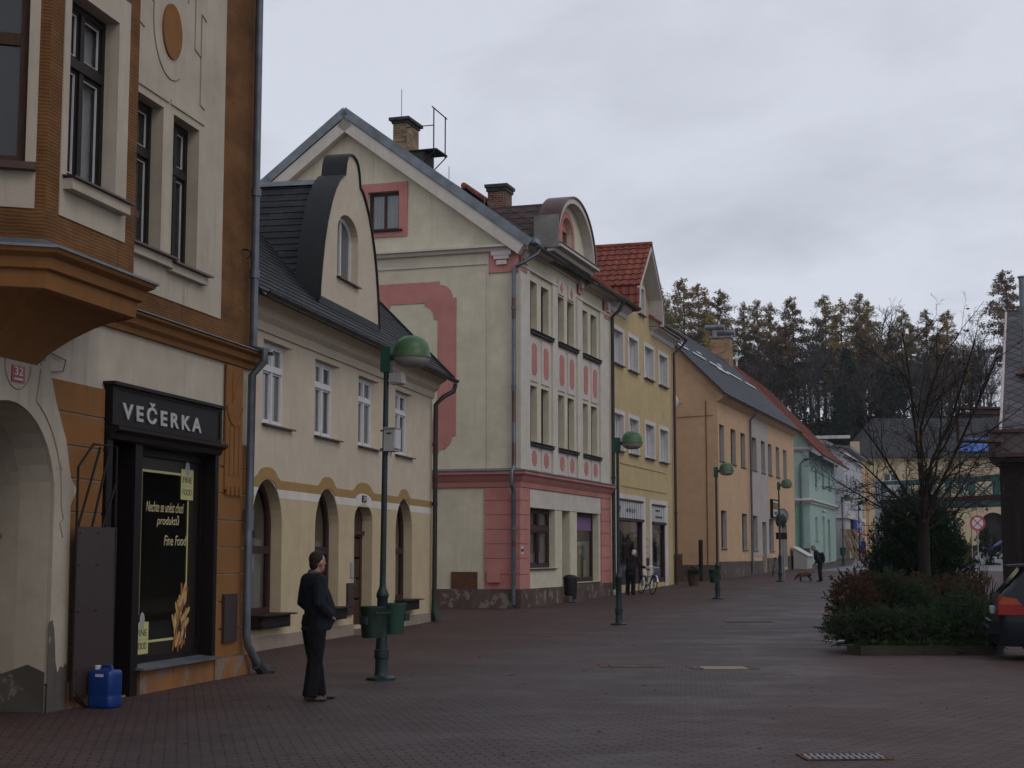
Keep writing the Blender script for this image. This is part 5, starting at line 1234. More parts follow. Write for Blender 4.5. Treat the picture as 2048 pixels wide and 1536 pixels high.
# ------------------------------------------------------------------ ground, hill
GP = [(-60,0),(0,0),(38,0),(53,.17),(70,.46),(101,.97),(140,1.6),(165,2.0)]
def gz(y):
    for (a, b), (c, d) in zip(GP, GP[1:]):
        if a <= y <= c: return b + (d-b)*(y-a)/(c-a)
    return 2.0
def paving():
    t = NT('block_paving')
    geo = t.n('ShaderNodeTexCoord'); pos = geo.outputs['Object']
    mp = t.n('ShaderNodeMapping'); mp.inputs['Rotation'].default_value = (0,0,R(-12.)); t.l(pos, mp.inputs[0])
    # wavy interlocking blocks
    wav = t.noise(mp.outputs[0], 9., 1); 
    va = t.n('ShaderNodeVectorMath', operation='ADD'); cb = t.n('ShaderNodeCombineXYZ')
    t.l(t.math('MULTIPLY', t.math('SUBTRACT', wav, .5), .02), cb.inputs[0]); t.l(t.math('MULTIPLY', t.math('SUBTRACT', wav, .5), .03), cb.inputs[1])
    t.l(mp.outputs[0], va.inputs[0]); t.l(cb.outputs[0], va.inputs[1])
    b = t.n('ShaderNodeTexBrick'); b.offset = .5; t.l(va.outputs[0], b.inputs['Vector'])
    for k, v in (('Scale',1.),('Mortar Size',.011),('Mortar Smooth',.3),('Brick Width',.2),('Row Height',.1),('Bias',0.)): b.inputs[k].default_value = v
    b.inputs['Color1'].default_value = (.07,.037,.033,1); b.inputs['Color2'].default_value = (.102,.054,.047,1); b.inputs['Mortar'].default_value = (.02,.015,.014,1)
    b2 = t.n('ShaderNodeTexBrick'); b2.offset = .5; t.l(va.outputs[0], b2.inputs['Vector'])
    for k, v in (('Scale',1.),('Mortar Size',.011),('Mortar Smooth',.3),('Brick Width',.2),('Row Height',.1),('Bias',0.)): b2.inputs[k].default_value = v
    b2.inputs['Color1'].default_value = (.07,.052,.051,1); b2.inputs['Color2'].default_value = (.094,.069,.068,1); b2.inputs['Mortar'].default_value = (.022,.019,.019,1)
    # grey carriage strip down the middle of the street, red at the sides
    sp = t.n('ShaderNodeSeparateXYZ'); t.l(pos, sp.inputs[0])
    ax = t.math('SUBTRACT', sp.outputs[0], t.math('ADD', t.math('MULTIPLY', sp.outputs[1], .27), -4.6))
    wob = t.math('MULTIPLY', t.math('SUBTRACT', t.noise(pos, .35, 5), .5), 3.)
    d = t.math('ABSOLUTE', t.math('ADD', ax, wob))
    grey = t.ramp(t.math('DIVIDE', d, 6.), (.30, 1.), (.62, 0.))
    col = t.mix(grey, b.outputs['Color'], b2.outputs['Color'])
    big = t.noise(pos, .5, 6, .6); col = t.mix(.6, col, t.ramp(big, (.3,.6), (.7,1.2)), 'MULTIPLY')
    med = t.noise(pos, 3.5, 5, .65); col = t.mix(.4, col, t.ramp(med, (.3,.6), (.7,1.2)), 'MULTIPLY')
    ms = t.n('ShaderNodeMapping'); ms.inputs['Scale'].default_value = (.7, .8, 1); t.l(pos, ms.inputs[0])
    wn = t.noise(ms.outputs[0], .8, 7, .62)
    wet = t.math('MULTIPLY', t.ramp(wn, (.46, 0.), (.62, 1.)), t.ramp(t.math('DIVIDE', d, 7.), (.3, 1.), (.75, .25)))
    col = t.mix(t.math('MULTIPLY', wet, .35), col, dk((.05,.042,.045), 1.))
    rough = t.math('SUBTRACT', .68, t.math('MULTIPLY', wet, .15))
    rough = t.math('ADD', rough, t.math('MULTIPLY', t.math('SUBTRACT', med, .5), .2))
    hgt = t.math('ADD', t.math('MULTIPLY', b.outputs['Fac'], -1.), t.math('MULTIPLY', t.noise(pos, 28, 3), .5))
    t.bump(hgt, .6, .012)
    
    pa = t.noise(pos, .16, 3, .5); col = t.mix(t.math('MULTIPLY', t.ramp(pa, (.5,0.),(.54,1.)), .35), col, t.mix(1., col, (.72,.66,.66), 'MULTIPLY'))
    sp2 = t.noise(pos, 7., 2); col = t.mix(t.math('MULTIPLY', t.ramp(sp2, (.70,0.),(.74,1.)), .5), col, (.018,.015,.013))
    return t.set(col, rough, .25).mat
PAV = paving()
g = MB(); ys = [-60,-20,0,10,20,30,38,42,46,50,53,58,64,70,78,86,94,101,110,120,130,140,165]
vs = []; fs = []
for y in ys: vs += [(-160,y,gz(y)),(260,y,gz(y))]
for i in range(len(ys)-1): fs.append((2*i,2*i+1,2*i+3,2*i+2))
g.add(vs, fs); o = g.build('ground', PAV, smooth=True); tag(o, kind='structure')
def asphalt():
    t = NT('asphalt'); n = t.noise(t.obj(), 40, 4); b = t.noise(t.obj(), .6, 5)
    t.bump(n, .3, .01); return t.set(t.mix(b, (.11,.11,.12), (.17,.17,.18)), .6, .4).mat
ASP = asphalt()
g = MB(); g.add([(17,88,gz(88)+.006),(60,88,gz(88)+.006),(75,101,gz(101)+.006),(75,140,gz(140)+.006),(75,165,gz(165)+.006),(36,165,gz(165)+.006),(31,140,gz(140)+.006),(22,101,gz(101)+.006)], [(0,1,2,7),(7,2,3,6),(6,3,4,5)])
tag(g.build('road', ASP), kind='structure')
def hillmat():
    t = NT('hill_ground'); n = t.noise(t.obj(), .25, 7, .65); m = t.noise(t.obj(), 1.8, 5)
    return t.set(t.mix(t.ramp(n,(.35,0.),(.65,1.)), (.03,.028,.018), t.mix(m, (.035,.05,.018), (.06,.04,.022))), .95, .1).mat
HP = [(165,1.9),(178,4.),(190,11.),(204,19.5),(215,21.),(235,20.),(290,6.),(340,0.)]
def hz(x, y):
    for (a, b), (c, d) in zip(HP, HP[1:]):
        if a <= y <= c:
            z = b + (d-b)*(y-a)/(c-a); break
    else: return 1.
    return z + .9*math.sin(x*.09+1)*min(1,(y-165)/30) + .5*math.sin(x*.31+y*.2)*min(1,(y-165)/30)
g = MB(); xs = list(range(-160,261,6)); yy = [165,170,178,184,190,197,204,209,215,225,235,260,290,340]
vs = [(x,y,hz(x,y)) for y in yy for x in xs]; n = len(xs)
fs = [(j*n+i,j*n+i+1,(j+1)*n+i+1,(j+1)*n+i) for j in range(len(yy)-1) for i in range(n-1)]
g.add(vs, fs); tag(g.build('hill', hillmat(), smooth=True), kind='structure')

# ------------------------------------------------------------------ street lamps
def lamp(x, y, label, tilt=0., group='green domed street lamps'):
    t = thing('street_lamp', label, 'street lamp', (x, y, gz(y)), 0, group)
    t.rotation_euler = (0, R(tilt), R(-14))
    MB().lathe([(0,0),(.2,0),(.2,.035),(.17,.05),(.1,.06),(.085,.1),(.085,.28),(.1,.29),(.1,.40),(.085,.41),(.075,.5),(.072,1.08),(.085,1.1),(.085,1.14),(.06,1.2),(.045,1.24),(.042,1.3),(.036,4.2),(0,4.2)], n=14).build('pole', M['pole'], t, smooth=35)
    MB().box(-.07,.07,-.06,.06,4.14,4.48).tube([(.05,0,4.34),(.16,0,4.36)], .045, 8).build('lamp_bracket', M['green_box'], t)
    MB().lathe([(.262,-.03),(.262,.0),(.25,.03),(.243,.09),(.225,.16),(.18,.22),(.11,.262),(.0,.28)], (.36,0,4.36), 24).lathe([(.262,-.03),(.24,-.03)], (.36,0,4.36), 24).build('lamp_dome', M['green_lamp'], t, smooth=60)
    MB().lathe([(.25,-.02),(.243,-.07),(.2,-.125),(.12,-.16),(0,-.17)], (.36,0,4.36), 24).build('lamp_bowl', M['lampbowl'], t, smooth=60)
    return t
LPOS = [(-1.75,21.03,'green domed lamp post carrying two green litter bins and a grey box, nearest the viewer',.5),
        (2.55,37.4,'green domed lamp post standing in front of the person with the bicycle',0.),
        (7.0,53.2,'green domed lamp post before the apricot house corner, with a small dark bin',0.),
        (12.13,70.6,'green domed lamp post beside the round traffic mirror',0.),
        (21.59,101.65,'far green domed lamp post past the mint house, in front of the grey house',0.)]
for x, y, l, tl in LPOS: lamp(x, y, l, tl)
lamp(26.2, 117.5, 'farthest green domed lamp post, half hidden by the bare tree branches', 0)

def bin_(x, y, z, label, mat, rz, r=1., grp=None):
    t = thing('litter_bin', label, 'litter bin', (x, y, z), rz, grp)
    MB().lathe([(0,0),(.15*r,0),(.17*r,.25*r),(.19*r,.44*r),(.2*r,.44*r),(.2*r,.47*r),(.18*r,.47*r),(.16*r,.1*r),(0,.1*r)], n=18).build('bin_body', M[mat], t, smooth=40)
    MB().box(-.24*r,-.17*r,-.05,.05,.2*r,.32*r).box(-.2*r,.2*r,-.21*r,-.195*r,.36*r,.39*r).build('bin_bracket', M['pole'], t)
    return t
bin_(-1.86, 20.78, .57, 'dark green litter bin on the front of the nearest lamp post', 'bin_dk', R(60), .88)
bin_(-1.60, 21.16, .60, 'lighter green litter bin on the back of the nearest lamp post', 'bin', R(200), .88)
bin_(6.86, 53.0, .17+.55, 'small dark litter bin on the lamp post by the apricot house', 'bin_dk', R(60), .95)
bin_(21.5, 101.3, .97+.65, 'green litter bin on the far lamp post past the mint house', 'green_box', R(60), 1.1)
b = thing('control_box', 'grey electrical box strapped high on the nearest lamp post', 'electrical box', (-1.73, 21.03, 3.07), R(-14))
MB().box(.03,.17,-.14,.10,0,.29).box(.02,.2,-.16,.12,.29,.305).box(.03,.19,-.15,.11,-.015,0).build('box_body', M['grey_box'], b)
MB().box(.172,.2,-.13,.09,.02,.28).build('box_door', M['white_en'], b)
MB().box(.07,.14,-.1435,-.1405,.21,.235).build('box_label', M['decal_dk'], b)
MB().tube([(.06,-.05,-.01),(.07,-.05,-.07),(.09,-.05,-.03),(.10,-.05,-.09),(.12,-.05,-.01)], .006, 4).tube([(-.06,0,.02),(.05,-.05,.02)], .012, 5).tube([(-.06,0,.27),(.05,-.05,.27)], .012, 5).build('cable', M['decal_dk'], b)
b = thing('floodlight', 'small grey floodlight just below the dome of the nearest lamp post', 'floodlight', (-1.70, 21.03, 4.0), R(-14))
MB().hexa([(.04,-.09,0),(.24,-.1,-.02),(.24,.1,-.02),(.04,.09,0),(.06,-.09,.12),(.22,-.1,.13),(.22,.1,.13),(.06,.09,.12)]).build('floodlight_body', M['grey_box'], b)
MB().box(.06,.22,-.085,.085,-.03,-.012).build('floodlight_glass', M['lampbowl'], b)
MB().tube([(-.05,0,.05),(.06,0,.06)], .022, 6).build('floodlight_arm', M['darkmetal'], b)

# ------------------------------------------------------------------ ground fittings
def on(y): return gz(y)
def grate(x, y, w, d, rz, label, name='drain_grate'):
    t = thing(name, label, 'drain grate', (x, y, gz(y)), rz)
    MB().box(-w/2-.03,w/2+.03,-d/2-.03,-d/2,.002,.012).box(-w/2-.03,w/2+.03,d/2,d/2+.03,.002,.012).box(-w/2-.03,-w/2,-d/2,d/2,.002,.012).box(w/2,w/2+.03,-d/2,d/2,.002,.012).build('grate_frame', M['rust'], t)
    mb = MB(); n = int(w/.05)
    for k in range(n): x0 = -w/2+w*k/n; mb.hexa([(x0,-d/2,.002),(x0+.03,-d/2,.002),(x0+.05,d/2,.002),(x0+.02,d/2,.002),(x0,-d/2,.012),(x0+.03,-d/2,.012),(x0+.05,d/2,.012),(x0+.02,d/2,.012)])
    mb.box(-w/2,w/2,-.02,.02,.002,.0125)
    mb.build('grate_bars', M['pipe_grey'], t)
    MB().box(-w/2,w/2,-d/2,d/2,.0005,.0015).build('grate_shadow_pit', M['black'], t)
grate(2.74, 13.05, .66, .32, R(3), 'iron drain grate in the paving at the bottom edge of the photo')
def cover(x, y, w, d, rz, label, mat, edge='rust'):
    t = thing('manhole_cover', label, 'manhole cover', (x, y, gz(y)), rz)
    MB().box(-w/2,w/2,-d/2,d/2,.002,.012).build('cover_plate', M[mat], t)
    MB().box(-w/2-.16,-w/2-.01,-d/2,d/2,.002,.008).box(w/2+.01,w/2+.16,-d/2,d/2,.002,.008).box(-w/2-.16,w/2+.16,d/2+.01,d/2+.1,.002,.008).build('cover_surround', M[edge], t)
cover(3.12, 23.2, .66, .55, R(2), 'pale rectangular manhole cover in the middle of the street', 'sandstone', 'stone_base')
cover(1.78, 23.6, .62, .55, R(2), 'rusty brown manhole cover left of the pale one', 'stone_base', 'rust')
cover(6.35, 30.4, .5, .5, R(2), 'small pale cover beside the planter edge', 'grey_box', 'stone_base')
cover(5.9, 39.0, .9, .8, R(2), 'dull brown cover farther up the street', 'stone_base', 'stone_base')

# ------------------------------------------------------------------ jerrycan
j = thing('jerrycan', 'blue plastic jerrycan standing by the grocery doorway', 'jerrycan', (-4.46, 17.25, 0), R(70))
pr = [(.12,0),(.135,.015),(.14,.05),(.14,.36),(.125,.40),(.1,.415),(.0,.42)]
def rrect(w, d, r, n=5):
    p = []
    for (cx, cy, a0) in ((w-r,d-r,0),(-w+r,d-r,90),(-w+r,-d+r,180),(w-r,-d+r,270)):
        for k in range(n+1): a = R(a0+90*k/n); p.append((cx+r*math.cos(a), cy+r*math.sin(a)))
    return p
jb = MB(); rings = []
for (k, z) in ((.9,0),(.98,.012),(1,.04),(1,.12),(.985,.13),(.985,.15),(1,.16),(1,.36),(.97,.39),(.85,.41),(.3,.415)):
    rings.append([(x*k, y*k, z) for x, y in rrect(.125,.155,.05)])
n = len(rings[0]); vs = [p for r_ in rings for p in r_]
fs = [(i*n+k,i*n+(k+1)%n,(i+1)*n+(k+1)%n,(i+1)*n+k) for i in range(len(rings)-1) for k in range(n)] + [tuple(range(n))[::-1], tuple((len(rings)-1)*n+k for k in range(n))]
jb.add(vs, fs).build('can_body', M['blue_can'], j, smooth=50)
MB().tube([(0,-.09,.40),(0,-.07,.45),(0,.03,.45),(0,.06,.40)], .018, 8).build('handle', M['blue_can'], j, True)
MB().lathe([(0,.40),(.035,.40),(.035,.45),(.03,.455),(0,.455)], (0,.10,0), 14).build('cap', M['white_en'], j, smooth=40)
MB().box(-.132,-.1255,-.06,.04,.34,.37).build('can_label', M['white_en'], j)

# ------------------------------------------------------------------ barrel, pot, gate, fence, cabinet by the houses
def fac(ax, ay, yaw, u, v):    # local house coordinates to the ground plan
    return (ax + math.sin(yaw)*u - math.cos(yaw)*v, ay + math.cos(yaw)*u + math.sin(yaw)*v)
P3 = (.2064, 46.1502, .314924); P4 = (3.5093, 56.2892, .3091); P5 = (9.678, 72.6851, R(18.87))
x, y = fac(*P3, 5.05, -.14)
t = thing('lidded_bin', 'dark lidded bin standing in the pink trimmed house doorway', 'bin', (x, y, .24), P3[2]); t.scale = (.85,.85,.95)
MB().lathe([(0,0),(.2,0),(.24,.1),(.27,.68),(.0,.68)], n=16).build('bin_body', M['darkmetal'], t, smooth=40)
MB().lathe([(.29,.68),(.29,.73),(.2,.80),(0,.83)], n=16).build('bin_lid', M['darkmetal'], t, smooth=40)
x, y = fac(*P4, 10.0, -1.1)
t = thing('flower_pot', 'terracotta pot with a low green plant outside the yellow house', 'flower pot', (x, y, gz(y)), 0); t.scale = (.68,.68,.8)
MB().lathe([(0,0),(.28,0),(.36,.5),(.40,.5),(.40,.58),(.34,.58),(.32,.5),(0,.5)], n=18).build('pot', M['terracotta'], t, smooth=40)
LEAFS = leafmat('shrub_leaves', (.018,.04,.012), (.035,.06,.015))
def leaves(pts, size, rnd, up=.3):
    mb = MB(); vs = []; fs = []
    for p in pts:
        d = Vector((rnd.gauss(0,1), rnd.gauss(0,1), rnd.gauss(up,1))).normalized(); s, q = frame_axes(d)
        L = size*rnd.uniform(.6,1.4); w = L*.45; o = len(vs); p = Vector(p)
        vs += [p, p + d*L*.5 + s*w, p + d*L, p + d*L*.5 - s*w]; fs.append((o,o+1,o+2,o+3))
    return mb.add(vs, fs)
rr_ = random.Random(5)
leaves([(rr_.gauss(0,.22), rr_.gauss(0,.22), .56+abs(rr_.gauss(0,.16))) for _ in range(700)], .1, rr_).build('plant', LEAFS, t)
def fence_between(u0, u1, v, label, gate=False):
    x, y = fac(*P4, u0, v); t = thing('iron_gate' if gate else 'metal_fence', label, 'gate' if gate else 'fence', (x, y, gz(y)), math.pi/2 - P4[2])
    L = u1-u0; fr = MB()
    fr.tube([(0,0,.12),(L,0,.12)], .02, 5).tube([(0,0,1.25),(L,0,1.25)], .02, 5)
    for k in range(int(L/.13)+1): fr.tube([(min(L,.13*k),0,.12),(min(L,.13*k),0,1.25)], .009, 4)
    fr.build('bars', M['rust'] if not gate else M['darkmetal'], t)
    MB().box(-.06,.06,-.06,.06,0,1.75 if gate else 1.4).build('post', M['wood_dk'], t)
    MB().box(.05,L,.025,.04,.75,1.2).build('sheet_panel', M['rust'], t)
fence_between(11.7, 13.1, .6, 'dark iron gate between the yellow and apricot houses', True)
fence_between(13.1, 16.2, .6, 'rusty panelled fence in the gap before the apricot gable')
tag(MB().tube([(8.62,71.2,.45),(8.62,71.2,2.35)], .1, 8).build('gate_post', M['wood_dk']), 'tall dark post beside the iron gate', 'post')
g = MB(); xg = []
rr_ = random.Random(11)
for _ in range(900):
    u = rr_.uniform(12,16.5); v = rr_.uniform(.7,3.5); x, y = fac(*P4, u, v); xg.append((x,y,gz(y)+rr_.uniform(0,.1)))
tag(leaves(xg, .14, rr_, 1.5).build('grass', leafmat('grass_blades', (.04,.08,.02), (.06,.1,.03))), 'green grass behind the iron gate', 'grass', kind='stuff')
x, y = fac(*P5, 21.2, -1.0)
t = thing('salt_box', 'grey slant topped grit box by the corner of the apricot house', 'grit box', (x, y, gz(y)), math.pi/2-P5[2])
MB().hexa([(0,0,0),(2.2,0,0),(2.2,.8,0),(0,.8,0),(0,0,.75),(2.2,0,.75),(2.2,.8,1.25),(0,.8,1.25)]).build('box_body', M['grey_box'], t)
MB().hexa([(-.05,-.08,.74),(2.25,-.08,.74),(2.25,.85,1.28),(-.05,.85,1.28),(-.05,-.08,.79),(2.25,-.08,.79),(2.25,.85,1.33),(-.05,.85,1.33)]).build('box_lid', M['white_en'], t)
# traffic mirror seen from behind, on its own pole beside the fourth lamp
t = thing('traffic_mirror', 'round traffic mirror on a pole seen from behind, beside the apricot house sign', 'traffic mirror', (12.28, 71.0, gz(71)), 0)
MB().tube([(0,0,0),(0,0,3.2)], .035, 8).tube([(.1,.0,0),(.1,0,2.2)], .03, 6).build('pole', M['sign_post'], t)
mb = MB(); mb.lathe([(0,.06),(.12,.05),(.22,.02),(.25,0),(.25,-.05),(.22,-.05)], n=22); mb.v = [(x_, -z_, y_*1.4+2.75) for (x_, y_, z_) in mb.v]; mb.build('mirror_back', M['pole'], t, smooth=40)
mb = MB(); mb.lathe([(.25,0),(.29,.0),(.29,.05),(.25,.05),(0,.02)], n=22); mb.v = [(x_+.1, z_+.16, y_*1.3+2.95) for (x_, y_, z_) in mb.v]; mb.build('mirror_rim', M['grey_box'], t, smooth=40)
MB().box(-.25,.25,-.06,.02,1.9,2.2).build('plate_back', M['wood_dk'], t)
# leaning boards far off
t = thing('leaning_board', 'orange timber boards leaning on the grey house wall', 'boards', (26.6, 122.6, gz(122)), R(20))
for k in range(3): MB().hexa([(.5*k,-.6,0),(.5*k+.3,-.6,0),(.5*k+.3,-.5,0),(.5*k,-.5,0),(.5*k-.6,.3,2.4),(.5*k-.3,.3,2.4),(.5*k-.3,.4,2.4),(.5*k-.6,.4,2.4)]).build('board', M['brick_o'], t)

# ------------------------------------------------------------------ footbridge
A = Vector((28.6,120.,0)); B = Vector((35.6,108.,0)); d = (B-A); L = d.length; yaw = math.atan2(d.y, d.x)
t = thing('footbridge', 'teal steel truss footbridge with cross bracing over the street', 'bridge', (A.x, A.y, 0), yaw)
z0, z1 = 5.15, 7.3
for y in (0, 2.2):
    MB().box(0,L,y-.12,y+.12,z1-.28,z1).box(0,L,y-.12,y+.12,z0,z0+.35).build('chord', M['teal'], t)
    n = 6
    for k in range(n+1):
        x_ = L*k/n; MB().box(x_-.1,x_+.1,y-.1,y+.1,z0+.35,z1-.28).build('upright', M['teal'], t)
    mb = MB()
    for k in range(n):
        a = L*k/n; b_ = L*(k+1)/n
        mb.tube([(a,y,z0+.35),(b_,y,z1-.28)], .07, 4).tube([(b_,y+.05,z0+.35),(a,y+.05,z1-.28)], .07, 4)
    mb.build('bracing', M['teal'], t)
    mb = MB()
    for z in (5.75,6.0,6.25,6.5): mb.tube([(0,y+.14,z),(L,y+.14,z)], .018, 4)
    mb.build('rail', M['darkmetal'], t)
MB().box(0,L,.13,2.07,z0+.05,z0+.3).build('deck', M['wood_dk'], t)
MB().box(-.02,L+.02,-.18,-.125,z0+.36,z0+.75).build('kickboard', M['wood_red'], t)
MB().box(-.6,0,-.2,2.4,1.2,7.4).build('abutment', M['bluegrey'], t)
MB().box(L+.02,L+.5,-.2,2.4,.9,7.4).build('abutment', M['timber'], t)

# ------------------------------------------------------------------ no-vehicles style sign
t = thing('road_sign', 'round red rimmed prohibition sign on a grey post right of the planter', 'road sign', (29.9,100.,gz(100)), 0)
MB().tube([(0,0,0),(0,0,3.9)], .045, 8).tube([(-.35,.1,0),(-.35,.1,2.6)], .04, 8).build('post', M['sign_post'], t)
mb = MB(); mb.lathe([(0,.02),(.5,.02),(.5,-.01),(0,-.01)], n=28); mb.v = [(x_, z_-.06, y_+2.75) for x_, y_, z_ in mb.v]; mb.build('sign_plate', M['white_en'], t)
mb = MB(); mb.lathe([(.5,.0),(.37,.0),(.37,.012),(.5,.012),(.5,0)], n=28); mb.v = [(x_, -z_-.072, y_+2.75) for x_, y_, z_ in mb.v]; mb.build('sign_rim', M['red_sign'], t, fix=True)
mb = MB()
for s in (1,-1): mb.hexa([(-.28,-.085,2.75-.28*s-.045),(.28,-.085,2.75+.28*s-.045),(.28,-.075,2.75+.28*s-.045),(-.28,-.075,2.75-.28*s-.045),(-.28,-.085,2.75-.28*s+.045),(.28,-.085,2.75+.28*s+.045),(.28,-.075,2.75+.28*s+.045),(-.28,-.075,2.75-.28*s+.045)])
mb.build('sign_symbol', M['red_sign'], t)
tag(MB().tube([(15.45,47.5,.1),(15.45,47.5,3.0)], .035, 6).build('thin_post', M['wood_dk']), 'thin dark post in front of the timber house corner', 'post')

rl = random.Random(91); fl_ = []
for _ in range(420):
    y = rl.uniform(8,60); x = rl.uniform(-.24*y, .33*y); fl_.append((x, y, gz(y)+.004))
mb = MB()
for (x, y, z) in fl_:
    a = rl.uniform(0,6.28); L_ = rl.uniform(.02,.045); c, s = math.cos(a)*L_, math.sin(a)*L_
    mb.quad((x-c,y-s,z),(x+s*.5,y-c*.5,z+.006),(x+c,y+s,z+.003),(x-s*.5,y+c*.5,z+.008))
tag(mb.build('leaf_litter', plain('dead_leaves', (.11,.07,.035), .8, 0, .5, 3.)), 'small dead leaves scattered over the paving', 'litter', kind='stuff')
# ------------------------------------------------------------------ people
M['skin'] = plain('skin', (.36,.19,.13), .55, 0, .12, 9)
M['hair_dk'] = plain('dark_hair', (.022,.015,.012), .75, 0, .5, 60, .2, .9)
M['hair_w'] = plain('white_hair', (.5,.48,.45), .7, 0, .2, 25)
M['hair_g'] = plain('grey_hair', (.2,.19,.18), .7, 0, .2, 25)
def cloth(name, c, b=.25):
    t = NT(name); n = t.noise(t.obj(1,1,.6), 9, 5, .6); f = t.noise(t.obj(), 160, 2)
    fo = t.noise(t.obj(2.,2.,1.), 5.5, 3, .5); t.bump(t.math('ADD', t.math('ADD', t.math('MULTIPLY', n, 3.), f), t.math('MULTIPLY', fo, 6.)), .7, .03)
    return t.set(t.mix(n, dk(c,.7), dk(c,1.3)), .85, .2).mat
M['navy'] = cloth('navy_jacket_cloth', (.014,.017,.026)); M['blackc'] = cloth('black_trouser_cloth', (.008,.008,.009))
M['collar'] = cloth('grey_collar_cloth', (.09,.09,.085)); M['shoe'] = plain('brown_shoe_leather', (.05,.03,.022), .5, 0, .3, 20)
M['shoe_b'] = plain('black_shoe_leather', (.012,.011,.011), .45, 0, .3, 20)
M['dkpurple'] = cloth('dark_plum_coat', (.022,.014,.02)); M['bluecoat'] = cloth('blue_coat', (.03,.06,.22)); M['redskirt'] = cloth('dull_red_skirt', (.2,.03,.045))

def hand(mb, w, d, side, curl=.5, s=1.):
    """palm, four fingers and thumb; w wrist, d pointing direction, side the thumb direction"""
    w = Vector(w); d = Vector(d).normalized(); sd = Vector(side); sd = (sd - d*sd.dot(d)).normalized(); nrm = d.cross(sd)
    for k in (-1, 0, 1): mb.tube([w + sd*.022*k*s, w + d*.05*s + sd*.026*k*s, w + d*.09*s + sd*.028*k*s], [.018*s,.019*s,.015*s], 8)
    for k, L in zip((-1.5,-.5,.5,1.5), (.06,.075,.08,.07)):
        b = w + d*.088*s + sd*.019*k*s; p1 = b + (d*math.cos(curl*.6) + nrm*math.sin(curl*.6))*L*.45*s
        p2 = p1 + (d*math.cos(curl*1.6) + nrm*math.sin(curl*1.6))*L*.33*s; p3 = p2 + (d*math.cos(curl*2.4) + nrm*math.sin(curl*2.4))*L*.25*s
        mb.tube([b, p1, p2, p3], [.0095*s,.009*s,.0082*s,.0065*s], 8)
    b = w + d*.03*s + sd*.035*s
    mb.tube([b, b + (d*.6+sd*.7).normalized()*.035*s, b + (d*.85+sd*.55+nrm*.25).normalized()*.065*s], [.012*s,.0105*s,.008*s], 8)

